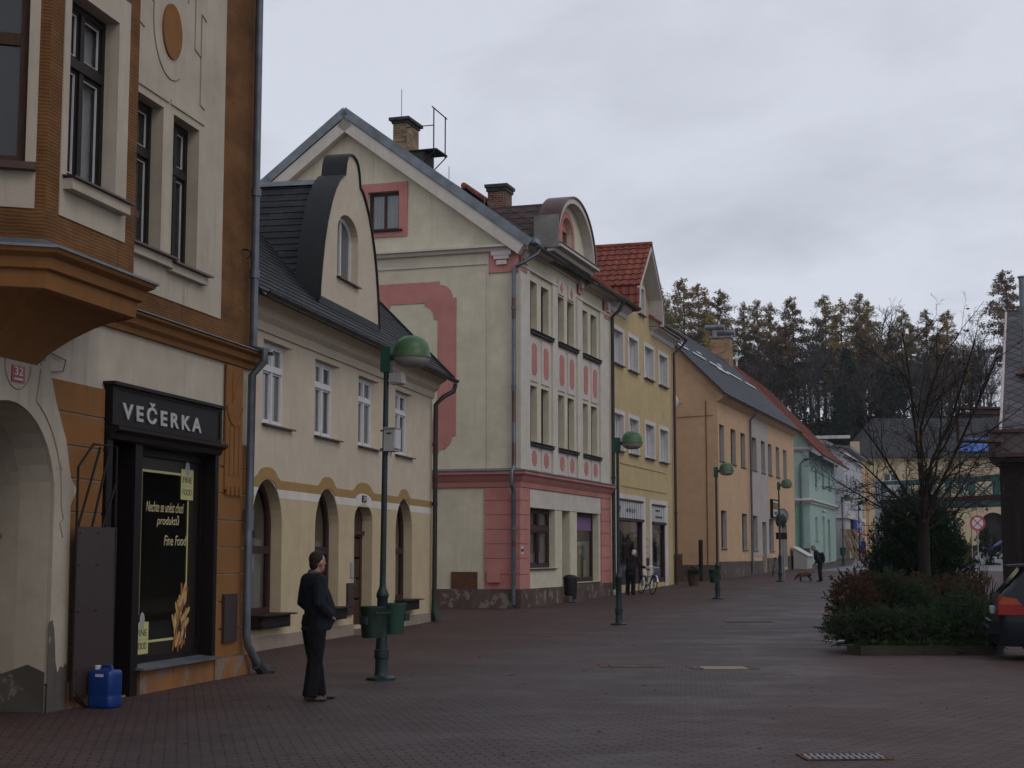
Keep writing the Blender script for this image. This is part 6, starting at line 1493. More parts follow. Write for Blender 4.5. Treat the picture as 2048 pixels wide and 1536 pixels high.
def person(label, x, y, rz, J, mats, lean=0., group=None, skirt=False, coat=.80, extra=None, z=None, headyaw=0.):
    """faces local +X, left is +Y; J holds joint overrides"""
    t = thing('person', label, 'person', (x, y, gz(y) if z is None else z), rz, group)
    D = dict(sl=(-.01,.19,1.38), sr=(-.01,-.19,1.38), el=(-.05,.25,1.1), er=(-.05,-.25,1.1), wl=(.03,.23,.86), wr=(.03,-.23,.86),
             hl=(0,.09,.86), hr=(0,-.09,.86), kl=(.02,.1,.47), kr=(.02,-.1,.47), al=(-.02,.11,.09), ar=(-.02,-.11,.09), belly=.03)
    D.update(J)
    def ln(p):
        p = Vector(p); k = max(0, p.z-.9); return Vector((p.x + lean*k, p.y, p.z - abs(lean)*.28*k))
    for k in ('sl','sr','el','er','wl','wr'):
        if k not in J: D[k] = ln(D[k])
        else: D[k] = Vector(D[k])
    for k in ('hl','hr','kl','kr','al','ar'): D[k] = Vector(D[k])
    hc = ln((.035,0,1.575)); nk0 = ln((-.02,0,1.38)); nk1 = ln((.01,0,1.50))
    RY = Matrix.Rotation(headyaw, 3, 'Z') @ Matrix.Rotation(lean*.9, 3, 'Y')
    def hd(x_, y_, z_): return hc + RY @ Vector((x_, y_, z_))
    b = MB()
    b.ell(hc + RY @ Vector((-.005,0,.02)), (.098,.076,.105), 18, rot=RY).ell(hd(.035,0,-.055), (.058,.054,.062), 14, rot=RY).ell(hd(.05,0,-.095), (.036,.036,.025), 10, rot=RY)
    b.tube([hd(.088,0,.03), hd(.112,0,-.012), hd(.095,0,-.028)], [.012,.017,.012], 8)
    b.tube([hd(.07,-.035,.035), hd(.09,0,.04), hd(.07,.035,.035)], .014, 8)
    for s in (1,-1): b.ell(hd(-.005,.078*s,-.012), (.02,.012,.034), 10, rot=RY)
    b.tube([hd(.075,-.025,-.062), hd(.09,0,-.06), hd(.075,.025,-.062)], .012, 8)
    b.tube([nk0, nk1, hc + Vector((-.01,0,-.04))], [.07,.058,.058], 12)
    b.loft([(ln((.0,0,.84)),.1,.14),(ln((.01,0,1.05)),.1,.14),(ln((0,0,1.28)),.1,.17),(ln((-.01,0,1.4)),.07,.13),(ln((-.01,0,1.44)),.04,.06)], 16)
    for s in 'lr':
        b.tube([D['s'+s], D['e'+s], D['w'+s]], [.045,.036,.028], 10)
        dv = (D['w'+s] - D['e'+s]); fw = Vector((1,0,0)) if abs(dv.normalized().x) < .8 else Vector((0,0,1))
        hand(b, D['w'+s], Vector(D['hd'+s]) if 'hd'+s in D else dv, fw, .55)
        b.tube([D['h'+s], D['k'+s], D['a'+s]], [.075,.055,.04], 10)
    body = blob(b, .0085, 'body', M['skin'], t, 2)
    e = MB()
    for s in (1,-1): e.ell(hd(.082,.032*s,.015), (.012,.014,.009), 8)
    e.build('eye', M['decal_dk'], body, True)
    hr = MB(); hr.ell(hd(-.026,0,.04), (.094,.081,.094), 16, rot=RY).ell(hd(-.062,0,-.02), (.05,.062,.08), 12, rot=RY).ell(hd(.04,0,.095), (.05,.055,.03), 12, rot=RY)
    blob(hr, .011, 'hair', M[mats['hair']], t, 2)
    # jacket
    j = MB(); bl = D['belly']; bk = D.get('bulk', 1.)
    j.loft([(c_, rx_*bk, ry_*(1+(bk-1)*.5)) for c_, rx_, ry_ in [(ln((.015,0,coat)),.155,.2),(ln((.02+bl,0,.92)),.165,.2),(ln((.02+bl,0,1.05)),.165,.2),(ln((.01+bl*.5,0,1.2)),.145,.2),(ln((-.005,0,1.32)),.125,.2),(ln((-.015,0,1.40)),.10,.165),(ln((-.015,0,1.455)),.075,.085)]], 22)
    for s in 'lr':
        j.tube([D['s'+s] + Vector((0,0,-.005)), (D['s'+s]*.45+D['e'+s]*.55), D['e'+s], D['w'+s].lerp(D['e'+s], .5), D['w'+s]], [q_*(1+(bk-1)*.8) for q_ in (.083,.074,.065,.058,.05)], 12)
        j.ell(D['s'+s], (.085,.08,.075), 12)
    blob(j, .014, 'jacket', M[mats['top']], t, 3)
    c = MB(); c.tube([ln((-.02,0,1.40)), ln((0,0,1.475))], [.085,.072], 14, cap=False); c.build('collar', M[mats.get('collar', mats['top'])], t, True)
    p = MB()
    if skirt: p.loft([(ln((0,0,.98)),.13,.17),((0,0,.8),.17,.2),((0,0,.5),.2,.24)], 20)
    else: p.loft([(ln((.01,0,.98)),.135,.175),((0,0,.88),.145,.185),((0,0,.79),.12,.165)], 18)
    for s in 'lr':
        up = D['h'+s] + Vector((0,0,-.02)); kn = D['k'+s]; an = D['a'+s]
        if skirt: p.tube([up, kn, an], [.08,.05,.04], 12)
        else: p.tube([up, up.lerp(kn,.5), kn, kn.lerp(an,.5), an + Vector((.0,0,-.035))], [q_*(1+(bk-1)*.6) for q_ in (.112,.104,.086,.082,.084)], 12)
    blob(p, .014, 'trousers' if not skirt else 'skirt', M[mats['leg']], t, 3)
    for s in 'lr':
        a = D['a'+s]; sh = MB(); ya = D.get('toe'+s, 0.)
        f = Vector((math.cos(ya), math.sin(ya), 0))
        sh.ell(a + Vector((0,0,-.045)) - f*.02, (.05,.042,.045), 12).ell(a + f*.09 + Vector((0,0,-.06)), (.085,.046,.034), 12, rot=Matrix.Rotation(ya,3,'Z')).ell(a + f*.15 + Vector((0,0,-.064)), (.055,.043,.027), 12)
        blob(sh, .010, 'shoe', M[mats['shoe']], t, 2)
    if extra: extra(t, ln)
    return t

person('man in navy jacket and black trousers standing with hands in pockets', -2.28, 18.05, R(28),
       dict(er=(-.045,-.27,1.11), wr=(.13,-.185,.96), el=(-.045,.27,1.11), wl=(.13,.185,.96), hdr=(.1,.6,-.5), hdl=(.1,-.6,-.5), belly=.05, bulk=1.08, kr=(-.02,-.1,.47), ar=(-.08,-.1,.09), al=(.12,.12,.09), kl=(.06,.12,.47), toer=-.25, toel=.0),
       dict(hair='hair_dk', top='navy', leg='blackc', shoe='shoe', collar='collar'), headyaw=.35)
def stick(t, ln):
    bg = MB(); bg.ell(ln((-.2,-.05,1.16)), (.1,.16,.2), 14); blob(bg, .02, 'bag', M['blackc'], t)
person('stooping grey haired man in dark clothes looking down at the small tan dog', 13.94, 70.6, R(165),
       dict(er=(-.16,-.24,1.08), wr=(-.14,-.2,.84), el=(.06,.26,1.0), wl=(.2,.2,.82), hl=(0,.08,.88), toel=.1), dict(hair='hair_g', top='navy', leg='blackc', shoe='shoe_b', collar='collar'), lean=.38, extra=stick)
person('white haired person in a dark coat bending over the bicycle outside the shoe shop', 4.28, 56.5, R(60),
       dict(er=(.2,-.33,1.02), wr=(.36,-.42,.98), el=(.22,.2,1.0), wl=(.36,.05,.92), kr=(.05,-.1,.47)), dict(hair='hair_w', top='dkpurple', leg='blackc', shoe='shoe_b'), lean=.45, coat=.72)
person('distant pedestrian in a blue coat and dull red skirt by the grey house', 26.9, 119.3, R(200), {}, dict(hair='hair_dk', top='bluecoat', leg='redskirt', shoe='shoe_b'), skirt=True)

# ------------------------------------------------------------------ dog
t = thing('dog', 'small tan dog sniffing the paving in front of the stooping man', 'dog', (13.2,70.5,gz(70.5)), R(183))
b = MB()
b.tube([(-.3,0,.32),(-.2,0,.32),(0,0,.32),(.14,0,.31),(.22,0,.33)], [.07,.095,.09,.115,.08], 14)
b.tube([(.2,0,.35),(.3,0,.28),(.36,0,.2)], [.075,.06,.055], 12).ell((.39,0,.16), (.07,.058,.06), 12).tube([(.4,0,.15),(.47,0,.09),(.49,0,.065)], [.045,.03,.022], 10)
for s in (1,-1):
    b.tube([(.17,.06*s,.28),(.18,.065*s,.15),(.165,.065*s,.02)], [.05,.032,.024], 8).ell((.185,.065*s,.02), (.035,.024,.02), 8)
    b.tube([(-.27,.06*s,.3),(-.2,.07*s,.2),(-.3,.07*s,.12),(-.285,.07*s,.02)], [.07,.05,.03,.024], 8).ell((-.265,.07*s,.02), (.035,.024,.02), 8)
    b.tube([(.37,.05*s,.21),(.36,.075*s,.16),(.38,.07*s,.12)], [.02,.018,.01], 6)
b.tube([(-.34,0,.36),(-.42,0,.42),(-.44,0,.5)], [.03,.022,.012], 8)
def fur():
    q = NT('tan_fur'); n = q.noise(q.obj(), 3.2, 4); f = q.noise(q.obj(1,1,3), 60, 3); q.bump(f, .6, .01)
    return q.set(q.mix(q.ramp(n,(.42,0.),(.58,1.)), (.04,.018,.011), (.17,.085,.04)), .85, .2).mat
blob(b, .012, 'body', fur(), t, 2)

# ------------------------------------------------------------------ bicycles
def wheel_mesh(r):
    ty = MB(); N = 28
    for R_, rr in ((r, .022),):
        vs = []; fs = []
        for i in range(N):
            a = 2*math.pi*i/N
            for k in range(8):
                c = 2*math.pi*k/8; q = R_ - rr + rr*math.cos(c); vs.append((q*math.cos(a), rr*math.sin(c), q*math.sin(a)))
        for i in range(N):
            for k in range(8): fs.append((i*8+k,i*8+(k+1)%8,((i+1)%N)*8+(k+1)%8,((i+1)%N)*8+k))
        ty.add(vs, fs)
    sp = MB()
    for i in range(14):
        a = 2*math.pi*i/14; sp.tube([(0,.02*(1 if i%2 else -1),0),((r-.04)*math.cos(a),0,(r-.04)*math.sin(a))], .0035, 3)
    sp.tube([(0,-.05,0),(0,.05,0)], .022, 8)
    return ty, sp
def bicycle(label, x, y, rz, tilt, col):
    t = thing('bicycle', label, 'bicycle', (x, y, gz(y)), rz); t.rotation_euler = (tilt, 0, rz)
    for wx in (-.52, .52):
        ty, sp = wheel_mesh(.34); w = ty.build('wheel', M['rubber'], t, True, (wx,0,.34)); sp.build('spokes', M['pipe_grey'], w)
    f = MB(); bb=(0.0,0,.29); st=(-.16,0,.78); hd_=(.33,0,.78); hb=(.37,0,.62)
    f.tube([bb,st],.017,8).tube([hd_,hb],.02,8).tube([hb,bb],.019,8).tube([(-.13,0,.62),(.34,0,.70)],.017,8).tube([bb,(-.52,0,.34)],.011,6).tube([(-.13,0,.68),(-.52,0,.34)],.010,6).tube([hb,(.44,0,.5),(.52,.0,.34)],.014,6)
    f.build('frame', M[col], t, True)
    s = MB(); s.tube([st,(-.18,0,.88)],.013,6).ell((-.2,0,.91),(.13,.075,.035),12); s.build('saddle', M['rubber'], t, True)
    hb_ = MB(); hb_.tube([hd_,(.31,0,.98)],.013,6).tube([(.18,.28,1.0),(.3,.2,1.02),(.34,0,.99),(.3,-.2,1.02),(.18,-.28,1.0)],.012,6); hb_.build('handlebar', M['chrome'], t, True)
    for wx in (-.52,.52):
        m = MB(); vs=[]; fs=[]
        for i in range(13):
            a = R(20+ (150 if wx<0 else 130)*i/12); 
            for yy in (-.03,.03): vs.append((.375*math.cos(a), yy, .375*math.sin(a)))
        for i in range(12): fs.append((2*i,2*i+1,2*i+3,2*i+2))
        m.add(vs,fs).build('mudguard', M['chrome' if wx > 0 else 'darkmetal'], t, True, (wx,0,.34))
    c = MB(); c.lathe([(0,-.01),(.09,-.01),(.09,.01),(0,.01)], n=14); c.v=[(x_, z_-.05, y_+.29) for x_,y_,z_ in c.v]; c.tube([(0,-.06,.29),(.1,-.09,.16)],.01,5).tube([(0,.06,.29),(-.1,.09,.42)],.01,5); c.build('crank', M['chrome'], t)
    return t
bicycle('teal bicycle with bright mudguards beside the bending white haired person', 4.9, 57.0, R(-72), R(-10), 'teal')
bicycle('dark bicycle parked against the apricot house behind the traffic mirror pole', 13.1, 78.5, R(80), R(10), 'darkmetal')

# ------------------------------------------------------------------ cars
def car(label, x, y, rz, paint, lightcol=True):
    t = thing('parked_car', label, 'car', (x, y, gz(y)), rz)
    ST = [(0.0,.36,.60,.61,.64,.6),(.05,.25,.66,.68,.78,.7),(.12,.21,.96,1.0,.83,.72),(.3,.2,.99,1.22,.85,.63),(.52,.2,.99,1.46,.86,.57),(.9,.19,.98,1.5,.87,.58),(1.5,.19,.96,1.51,.87,.59),(2.2,.19,.95,1.5,.87,.59),(2.75,.19,.94,1.36,.87,.58),(3.25,.2,.94,1.02,.86,.68),(3.9,.22,.84,.88,.83,.66),(4.2,.27,.72,.74,.74,.58),(4.32,.36,.56,.57,.6,.5)]
    def sec(s):
        x_, zb, be, ro, hw, hr = s; h = []
        h = [(.5*hw,zb),(hw*.95,zb+.03),(hw,zb+.22 if be-zb>.4 else zb+.1),(hw*.995,be-.1 if be-zb>.4 else be-.04),(hw*.95,be),(hr,ro-.06 if ro-be>.1 else ro-.005),(hr*.82,ro-.012 if ro-be>.1 else ro),(hr*.4,ro+.01)]
        return [(x_, -a, b) for a, b in h] + [(x_, a, b) for a, b in h[::-1]]
    S = [sec(s) for s in ST]; n = len(S[0]); b = MB()
    b.add([p for s in S for p in s], [(i*n+k,(i+1)*n+k,(i+1)*n+(k+1)%n,i*n+(k+1)%n) for i in range(len(S)-1) for k in range(n)] + [tuple(range(n)), tuple((len(S)-1)*n+k for k in range(n))[::-1]])
    body = b.build('body', M[paint], t, 45, fix=True)
    def interp(x_):
        for a, c in zip(ST, ST[1:]):
            if a[0] <= x_ <= c[0]: k = (x_-a[0])/(c[0]-a[0]); return sec(tuple(p+(q-p)*k for p, q in zip(a, c)))
    for sgn in (-1, 1):
        for (xa, xb, xc, xd) in ((.62,1.2,1.2,.72),(1.28,2.05,2.05,1.28),(2.13,2.95,2.55,2.13)):
            g = MB(); vs = []
            for (x_, k) in ((xa,.1),(xb,.1),(xc,.88),(xd,.88)):
                s = interp(x_); p = Vector(s[4]).lerp(Vector(s[5]), k); vs.append((p.x, (abs(p.y)+.012)*sgn, p.z))
            g.add(vs, [(0,1,2,3)]); g.build('side_window', M['glass'], t)
        m_ = MB().ell((2.72,.98*sgn,1.02),(.07,.1,.07),10); m_.build('wing_mirror', M[paint], t, True)
        l = MB(); l.plate([(.085,.72),(.56,.72),(.38,.98),(.16,1.02),(.1,.94)], (), min(.885*sgn,.62*sgn), max(.885*sgn,.62*sgn)); l.build('tail_light', M['taillight'], t)
        l2 = MB(); l2.plate([(.10,.88),(.44,.88),(.38,.965),(.165,1.0)], (), min(.889*sgn,.7*sgn), max(.889*sgn,.7*sgn)); l2.build('indicator_lens', M['amber'], t)
        l3 = MB().ell((4.12,.62*sgn,.68),(.13,.14,.07),12); l3.build('headlight', M['white_en'], t, True)
        hb = MB().box(1.1,1.26,.86*sgn,.885*sgn,.84,.87); hb.build('door_handle', M[paint], t)
        for wx in (.83, 3.42):
            w = MB(); w.lathe([(.19,-.1),(.3,-.1),(.315,-.07),(.315,.07),(.3,.1),(.19,.1)], n=26); w.v = [(x_, z_, y_) for x_, y_, z_ in w.v]
            wh = w.build('tyre', M['rubber'], t, 40, (wx, .79*sgn, .315), fix=True)
            r_ = MB(); r_.lathe([(.2,-.08),(.2,.08)], n=26)
            r_.v = [(x_, z_, y_) for x_, y_, z_ in r_.v]
            for k in range(5):
                a = 2*math.pi*k/5; ca, sa = math.cos(a), math.sin(a)
                r_.tube([(0,.085*sgn,0),(.19*ca,.095*sgn,.19*sa)], [.045,.028], 6)
            r_.build('rim', M['alloy'], wh)
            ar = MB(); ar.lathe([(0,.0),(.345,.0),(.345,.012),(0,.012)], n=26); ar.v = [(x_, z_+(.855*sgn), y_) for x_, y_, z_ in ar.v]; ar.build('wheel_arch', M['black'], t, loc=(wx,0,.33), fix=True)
    rg = MB(); 
    def tp(x_, y_, up=.012): s = interp(x_); return (x_ - up*.7, y_, s[7][2] + up*.5)
    rg.add([tp(.15,-.6),tp(.15,.6),tp(.5,.5),tp(.5,-.5)], [(0,1,2,3)]); rg.build('rear_window', M['glass'], t)
    fw = MB(); fw.add([(2.3,-.5,1.485),(2.3,.5,1.485),(3.2,.62,1.07),(3.2,-.62,1.07)], [(0,1,2,3)]); fw.build('windscreen', M['glass'], t)
    MB().hexa([(.30,-.56,1.47),(.75,-.56,1.49),(.75,.56,1.49),(.30,.56,1.47),(.28,-.56,1.50),(.75,-.55,1.525),(.75,.55,1.525),(.28,.56,1.50)]).build('roof_spoiler', M[paint], t)
    MB().hexa([(-.06,-.72,.42),(.14,-.865,.42),(.14,.865,.42),(-.06,.72,.42),(-.04,-.74,.62),(.14,-.868,.62),(.14,.868,.62),(-.04,.74,.62)]).build('rear_bumper', M[paint], t)
    MB().box(-.065,.1,-.74,.74,.50,.535).build('bumper_strip', M['rubber'], t)
    MB().box(.02,.1,-.26,.26,.72,.83).build('number_plate', M['white_en'], t)
    MB().tube([(.1,.05,1.05),(.02,-.12,1.04)], .012, 5).build('rear_wiper', M['rubber'], t)
    return t
M['taillight'] = plain('red_lens', (.26,.011,.008), .18, 0, .1); M['amber'] = plain('orange_lens', (.32,.06,.012), .2, 0, .1)
def paintmat(n, c):
    q = NT(n); q.set(c, .3, .2); q.p.inputs['Coat Weight'].default_value = .12; q.p.inputs['Coat Roughness'].default_value = .06; return q.mat
M['carpaint'] = paintmat('dark_blue_grey_car_paint', (.012,.014,.02)); M['bluepaint'] = paintmat('dark_blue_car_paint', (.012,.02,.11))
car('dark hatchback with orange and red tail light at the right edge beside the planter', 7.80, 25.6, R(-14), 'carpaint')
car('distant dark blue car with bright alloy wheels past the round road sign', 46.6, 139.5, R(180), 'bluepaint')
# ------------------------------------------------------------------ planter bed with shrubs
BED = [(5.62,26.35),(5.8,26.1),(8.0,26.15),(8.3,26.5),(11.1,37.2),(10.9,37.6),(8.9,38.1),(8.5,37.9)]
t = thing('planter_kerb', 'raised kerb of the planted bed with shrubs in the street', 'kerb', (0,0,0))
mb = MB(); cx = sum(p[0] for p in BED)/8; cy = sum(p[1] for p in BED)/8
inner = [(p[0]+(cx-p[0])*.05+ (0.08 if p[0]<cx else -.08), p[1]+(cy-p[1])*.03) for p in BED]
n = len(BED); vs = [(x,y,-.02) for x,y in BED]+[(x,y,.16) for x,y in BED]+[(x,y,.16) for x,y in inner]+[(x,y,.08) for x,y in inner]
mb.add(vs, [(k*n+i,k*n+(i+1)%n,(k+1)*n+(i+1)%n,(k+1)*n+i) for k in range(3) for i in range(n)])
mb.build('kerb', M['concrete'], t)
MB().add([(x,y,.1) for x,y in inner], [tuple(range(n))]).build('soil', M['soil'], t)
rg = random.Random(21); gr = []
for _ in range(2600):
    a = rg.random(); b_ = rg.random()
    y = 26.2 + rg.random()**1.6*2.2; x = 5.75 + .27*(y-26.2) + rg.random()*2.3
    gr.append((x, y, .1))
tag(leaves(gr, .13, rg, 1.6).build('grass', leafmat('bed_grass', (.03,.055,.015), (.05,.075,.02))), 'short grass growing along the planter edge', 'grass', kind='stuff')

NEEDLE = leafmat('juniper_needles', (.04,.075,.045), (.06,.095,.05), (.1,.12,.05), 1.5)
YEW = leafmat('yew_needles', (.02,.042,.022), (.034,.06,.026), None, 1.2)
RUSTL = leafmat('rusty_barberry_leaves', (.13,.075,.032), (.18,.12,.05), (.1,.1,.045), 2.)
GREENL = leafmat('bright_bed_leaves', (.03,.07,.015), (.06,.11,.03), None, 2.)
def shrub(name, label, cat, x, y, lobes, size, cnt, mat, seed, group=None, needle=True, twig=26, zs=1.):
    rnd = random.Random(seed); t = thing(name, label, cat, (x, y, .1), 0, group)
    vs = []; fs = []; tw = MB()
    tot = sum(l[3]*l[4]*l[5] for l in lobes)
    for (lx, ly, lz, rx, ry, rz) in lobes:
        k = int(cnt*rx*ry*rz/tot)
        sprays = max(6, k//24)
        for _ in range(sprays):
            d = Vector((rnd.gauss(0,1), rnd.gauss(0,1), rnd.gauss(.25,1))).normalized(); rad = rnd.uniform(.45,1.08)
            c = Vector((lx+d.x*rx*rad, ly+d.y*ry*rad, max(.06, lz+d.z*rz*rad)))
            sd = (Vector((d.x, d.y, d.z+.5)) + Vector((rnd.gauss(0,.35), rnd.gauss(0,.35), rnd.gauss(0,.35)))).normalized()
            L = size*rnd.uniform(2.,4.2)
            for q in range(24):
                p = c + sd*L*rnd.random()
                nd = (sd*1.1 + Vector((rnd.gauss(0,.8), rnd.gauss(0,.8), rnd.gauss(0,.8)))).normalized(); s, _q = frame_axes(nd)
                s = (s*math.cos(q)+_q*math.sin(q))
                l_ = size*rnd.uniform(.6,1.4); w = l_*(.16 if needle else .38); o = len(vs)
                vs += [p - s*w*.3, p + nd*l_*.5 + s*w, p + nd*l_, p + nd*l_*.5 - s*w]; fs.append((o,o+1,o+2,o+3))
        for _ in range(twig):
            d = Vector((rnd.gauss(0,1), rnd.gauss(0,1), abs(rnd.gauss(.6,.8)))).normalized()
            e = Vector((lx+d.x*rx*.95, ly+d.y*ry*.95, max(.1,lz+d.z*rz*.95))); b0 = Vector((lx*.6+rnd.gauss(0,.05), ly*.6+rnd.gauss(0,.05), 0))
            tw.tube([b0, b0.lerp(e,.5)+Vector((rnd.gauss(0,.05),rnd.gauss(0,.05),.05)), e], [.012,.008,.003], 4)
    t.scale = (1,1,zs); m = MB(); m.add(vs, fs); m.build('foliage', mat, t); tw.build('stems', M['bark'], t)
    return t
shrub('juniper_shrub', 'dark juniper sprawling over the front left corner of the planter', 'shrub', 6.1, 27.2, [(0,0,.3,.62,.6,.35),(-.35,-.1,.3,.4,.5,.3),(.4,-.3,.35,.5,.5,.4),(.1,.4,.42,.5,.5,.4)], .042, 34000, NEEDLE, 1, zs=.84)
shrub('juniper_shrub', 'dark juniper at the front right of the planter beside the car', 'shrub', 7.75, 27.4, [(0,0,.45,.55,.55,.5),(.35,.1,.45,.42,.5,.5),(-.5,-.2,.35,.5,.45,.35),(.15,.3,.85,.34,.35,.32),(.4,-.5,.3,.35,.35,.3)], .042, 34000, NEEDLE, 2, zs=.84)
shrub('juniper_shrub', 'upright juniper rising in the middle of the planter before the bare tree', 'shrub', 7.0, 28.3, [(0,0,.6,.42,.4,.6),(-.15,.1,1.05,.28,.28,.35),(.3,0,.8,.35,.35,.4)], .042, 22000, NEEDLE, 3, zs=.9)
shrub('barberry_shrub', 'rusty red barberry at the left side of the planter', 'shrub', 6.35, 28.0, [(-.2,0,.6,.5,.5,.55),(-.3,-.1,.95,.42,.4,.35),(.3,.5,1.0,.5,.5,.4),(0,.9,1.0,.5,.5,.45)], .032, 24000, RUSTL, 4, needle=False, zs=.86)
shrub('barberry_shrub', 'rusty brown barberry between the two junipers at the middle of the planter', 'shrub', 7.95, 28.9, [(0,0,.75,.5,.5,.55),(-.5,.2,.95,.5,.45,.42),(.4,.2,.95,.45,.4,.42)], .032, 22000, RUSTL, 5, needle=False, zs=.86)
shrub('leafy_plant', 'low bright green leafy plant at the front of the planter', 'plant', 6.95, 26.75, [(0,0,.2,.5,.25,.22),(.45,.1,.25,.3,.25,.25)], .05, 1500, GREENL, 6, needle=False)
shrub('yew_shrub', 'tall dark yew mass behind the bare tree in the planter', 'shrub', 9.25, 35.7, [(0,0,1.0,.95,.8,.9),(-.6,0,.8,.6,.6,.7),(.65,.1,1.0,.6,.6,.8),(0,.1,2.0,.65,.6,.75),(-.4,0,1.7,.5,.5,.6),(.55,.1,1.9,.45,.5,.6),(-.75,-.2,1.25,.45,.4,.5),(.1,-.2,1.5,.8,.6,.9)], .062, 95000, YEW, 7, zs=1.08)
shrub('twiggy_shrub', 'thin half bare shrub with rusty leaves at the right of the planter', 'shrub', 9.1, 30.6, [(0,0,.9,.35,.35,.7),(.2,0,.7,.3,.3,.5)], .05, 420, RUSTL, 8, needle=False, twig=40)

# ------------------------------------------------------------------ trees
def branch(mb, p, d, L, r, depth, rnd, P, tips):
    n = 4 if depth < 2 else 3
    pts = [p]; q = p; dd = d.copy()
    for k in range(n):
        dd = (dd + Vector((rnd.gauss(0,P['wob']), rnd.gauss(0,P['wob']), rnd.gauss(P['up'],P['wob'])))).normalized()
        q = q + dd*(L/n); pts.append(q)
    rs = [r*(1-.62*k/n) for k in range(n+1)]
    mb.tube(pts, rs, 7 if r > .05 else (5 if r > .02 else 3), cap=False)
    if depth >= P['depth']: tips.append((q, dd)); return
    kids = P['kids'][depth]
    for k in range(kids):
        f = P['start'][depth] + (1-P['start'][depth])*(k+rnd.random())/kids; i = min(n-1, int(f*n)); b = pts[i].lerp(pts[i+1], f*n-i)
        s, t_ = frame_axes(dd); a = rnd.uniform(0, 2*math.pi); sp = R(rnd.uniform(*P['ang']))
        nd = dd*math.cos(sp) + (s*math.cos(a)+t_*math.sin(a))*math.sin(sp)
        branch(mb, b, nd, L*P['lr']*rnd.uniform(.7,1.15)*(1-.3*f), max(P.get('rmin',.0), rs[i]*P['rr']), depth+1, rnd, P, tips)
# bare rowan in the planter
rnd = random.Random(12)
t = thing('bare_tree', 'bare rowan tree with a few dark red berries in the planter', 'tree', (8.62, 32.6, .1))
mb = MB(); tips = []
mb.tube([(0,0,-.1),(.02,0,.6),(.0,.02,1.4),(.03,0,2.9)], [.16,.13,.12,.085], 10)
PR = dict(wob=.11, up=.035, depth=4, kids=[8,5,3,3], start=[.15,.12,.1,.1], ang=(22,62), lr=.52, rr=.5, rmin=.0038)
for k in range(14):
    a = 2*math.pi*k/14*3 + rnd.uniform(-.25,.25); sp = R((8,40,56,20,50,62,14,44,58,28,52,64,34,48)[k]); h0 = 1.9 + 1.0*(1-sp/1.3)*rnd.uniform(.6,1)
    d = Vector((math.cos(a)*math.sin(sp), math.sin(a)*math.sin(sp), math.cos(sp)))
    branch(mb, Vector((.01,.01,h0)), d, rnd.uniform(2.1,2.6)*(1.5 if sp < .5 else 1.0), rnd.uniform(.036,.052)*(1.1-.5*sp), 0, rnd, PR, tips)
mb.build('trunk', M['bark'], t, True)
be = MB()
for (p, d) in tips:
    if rnd.random() < .03:
        for _ in range(rnd.randint(3,8)):
            c = p + Vector((rnd.gauss(0,.035), rnd.gauss(0,.035), rnd.gauss(-.03,.03))); be.ell(c, (.011,.011,.011), 5)
be.build('berries', plain('dark_red_berries', (.12,.012,.012), .5, 0, .4), t)
lf = [(p.x, p.y, p.z) for (p, d) in tips if rnd.random() < .03]
leaves(lf, .09, rnd, -.5).build('leaves', RUSTL, t)

# hill wood: prototypes then copies sharing the meshes
def conifer(seed, H, spread, crown0, dens, mat, size, droop=.1, nb=70, trunk_r=.2):
    rnd = random.Random(seed); tr = MB()
    tr.tube([(0,0,-1.),(rnd.gauss(0,.1),rnd.gauss(0,.1),H*.4),(rnd.gauss(0,.15),rnd.gauss(0,.15),H*.75),(0,0,H)], [trunk_r,trunk_r*.75,trunk_r*.42,.03], 7)
    vs = []; fs = []
    for k in range(nb):
        f = crown0 + (1-crown0)*(k+rnd.random())/nb; z = H*f
        a = rnd.uniform(0, 2*math.pi); L = spread*(min(1,(f-crown0)*3.5+.35))*(1-f)**.62*1.35*rnd.uniform(.55,1.2) + .35
        d = Vector((math.cos(a), math.sin(a), rnd.gauss(.05-droop,.14)))
        p = Vector((0,0,z)); e = p + d*L; m_ = p.lerp(e,.5) + Vector((0,0,-L*.05))
        tr.tube([p,m_,e], [.035*(1-f)+.02,.02,.008], 3, cap=False)
        for _ in range(int(L*dens)):
            u = rnd.random()**.75; c = p.lerp(e,u) + Vector((rnd.gauss(0,.16), rnd.gauss(0,.16), rnd.gauss(-.10,.17)))*(.6+L*.22)
            nd = Vector((rnd.gauss(d.x,.9), rnd.gauss(d.y,.9), rnd.gauss(-.3,.7))).normalized(); s, q = frame_axes(nd)
            l_ = size*rnd.uniform(.5,1.4); w = l_*.32; o = len(vs)
            vs += [c, c+nd*l_*.5+s*w, c+nd*l_, c+nd*l_*.5-s*w]; fs.append((o,o+1,o+2,o+3))
    cr = MB(); cr.add(vs, fs)
    return tr, cr, mat
LARCH = leafmat('larch_needles', (.40,.32,.15), (.31,.285,.16), (.46,.31,.13), .35)
LARCH2 = leafmat('rusty_larch_needles', (.45,.30,.13), (.37,.28,.14), (.45,.26,.12), .35)
SPRUCE = leafmat('spruce_needles', (.045,.085,.06), (.07,.11,.075), None, .4)
protos = {}
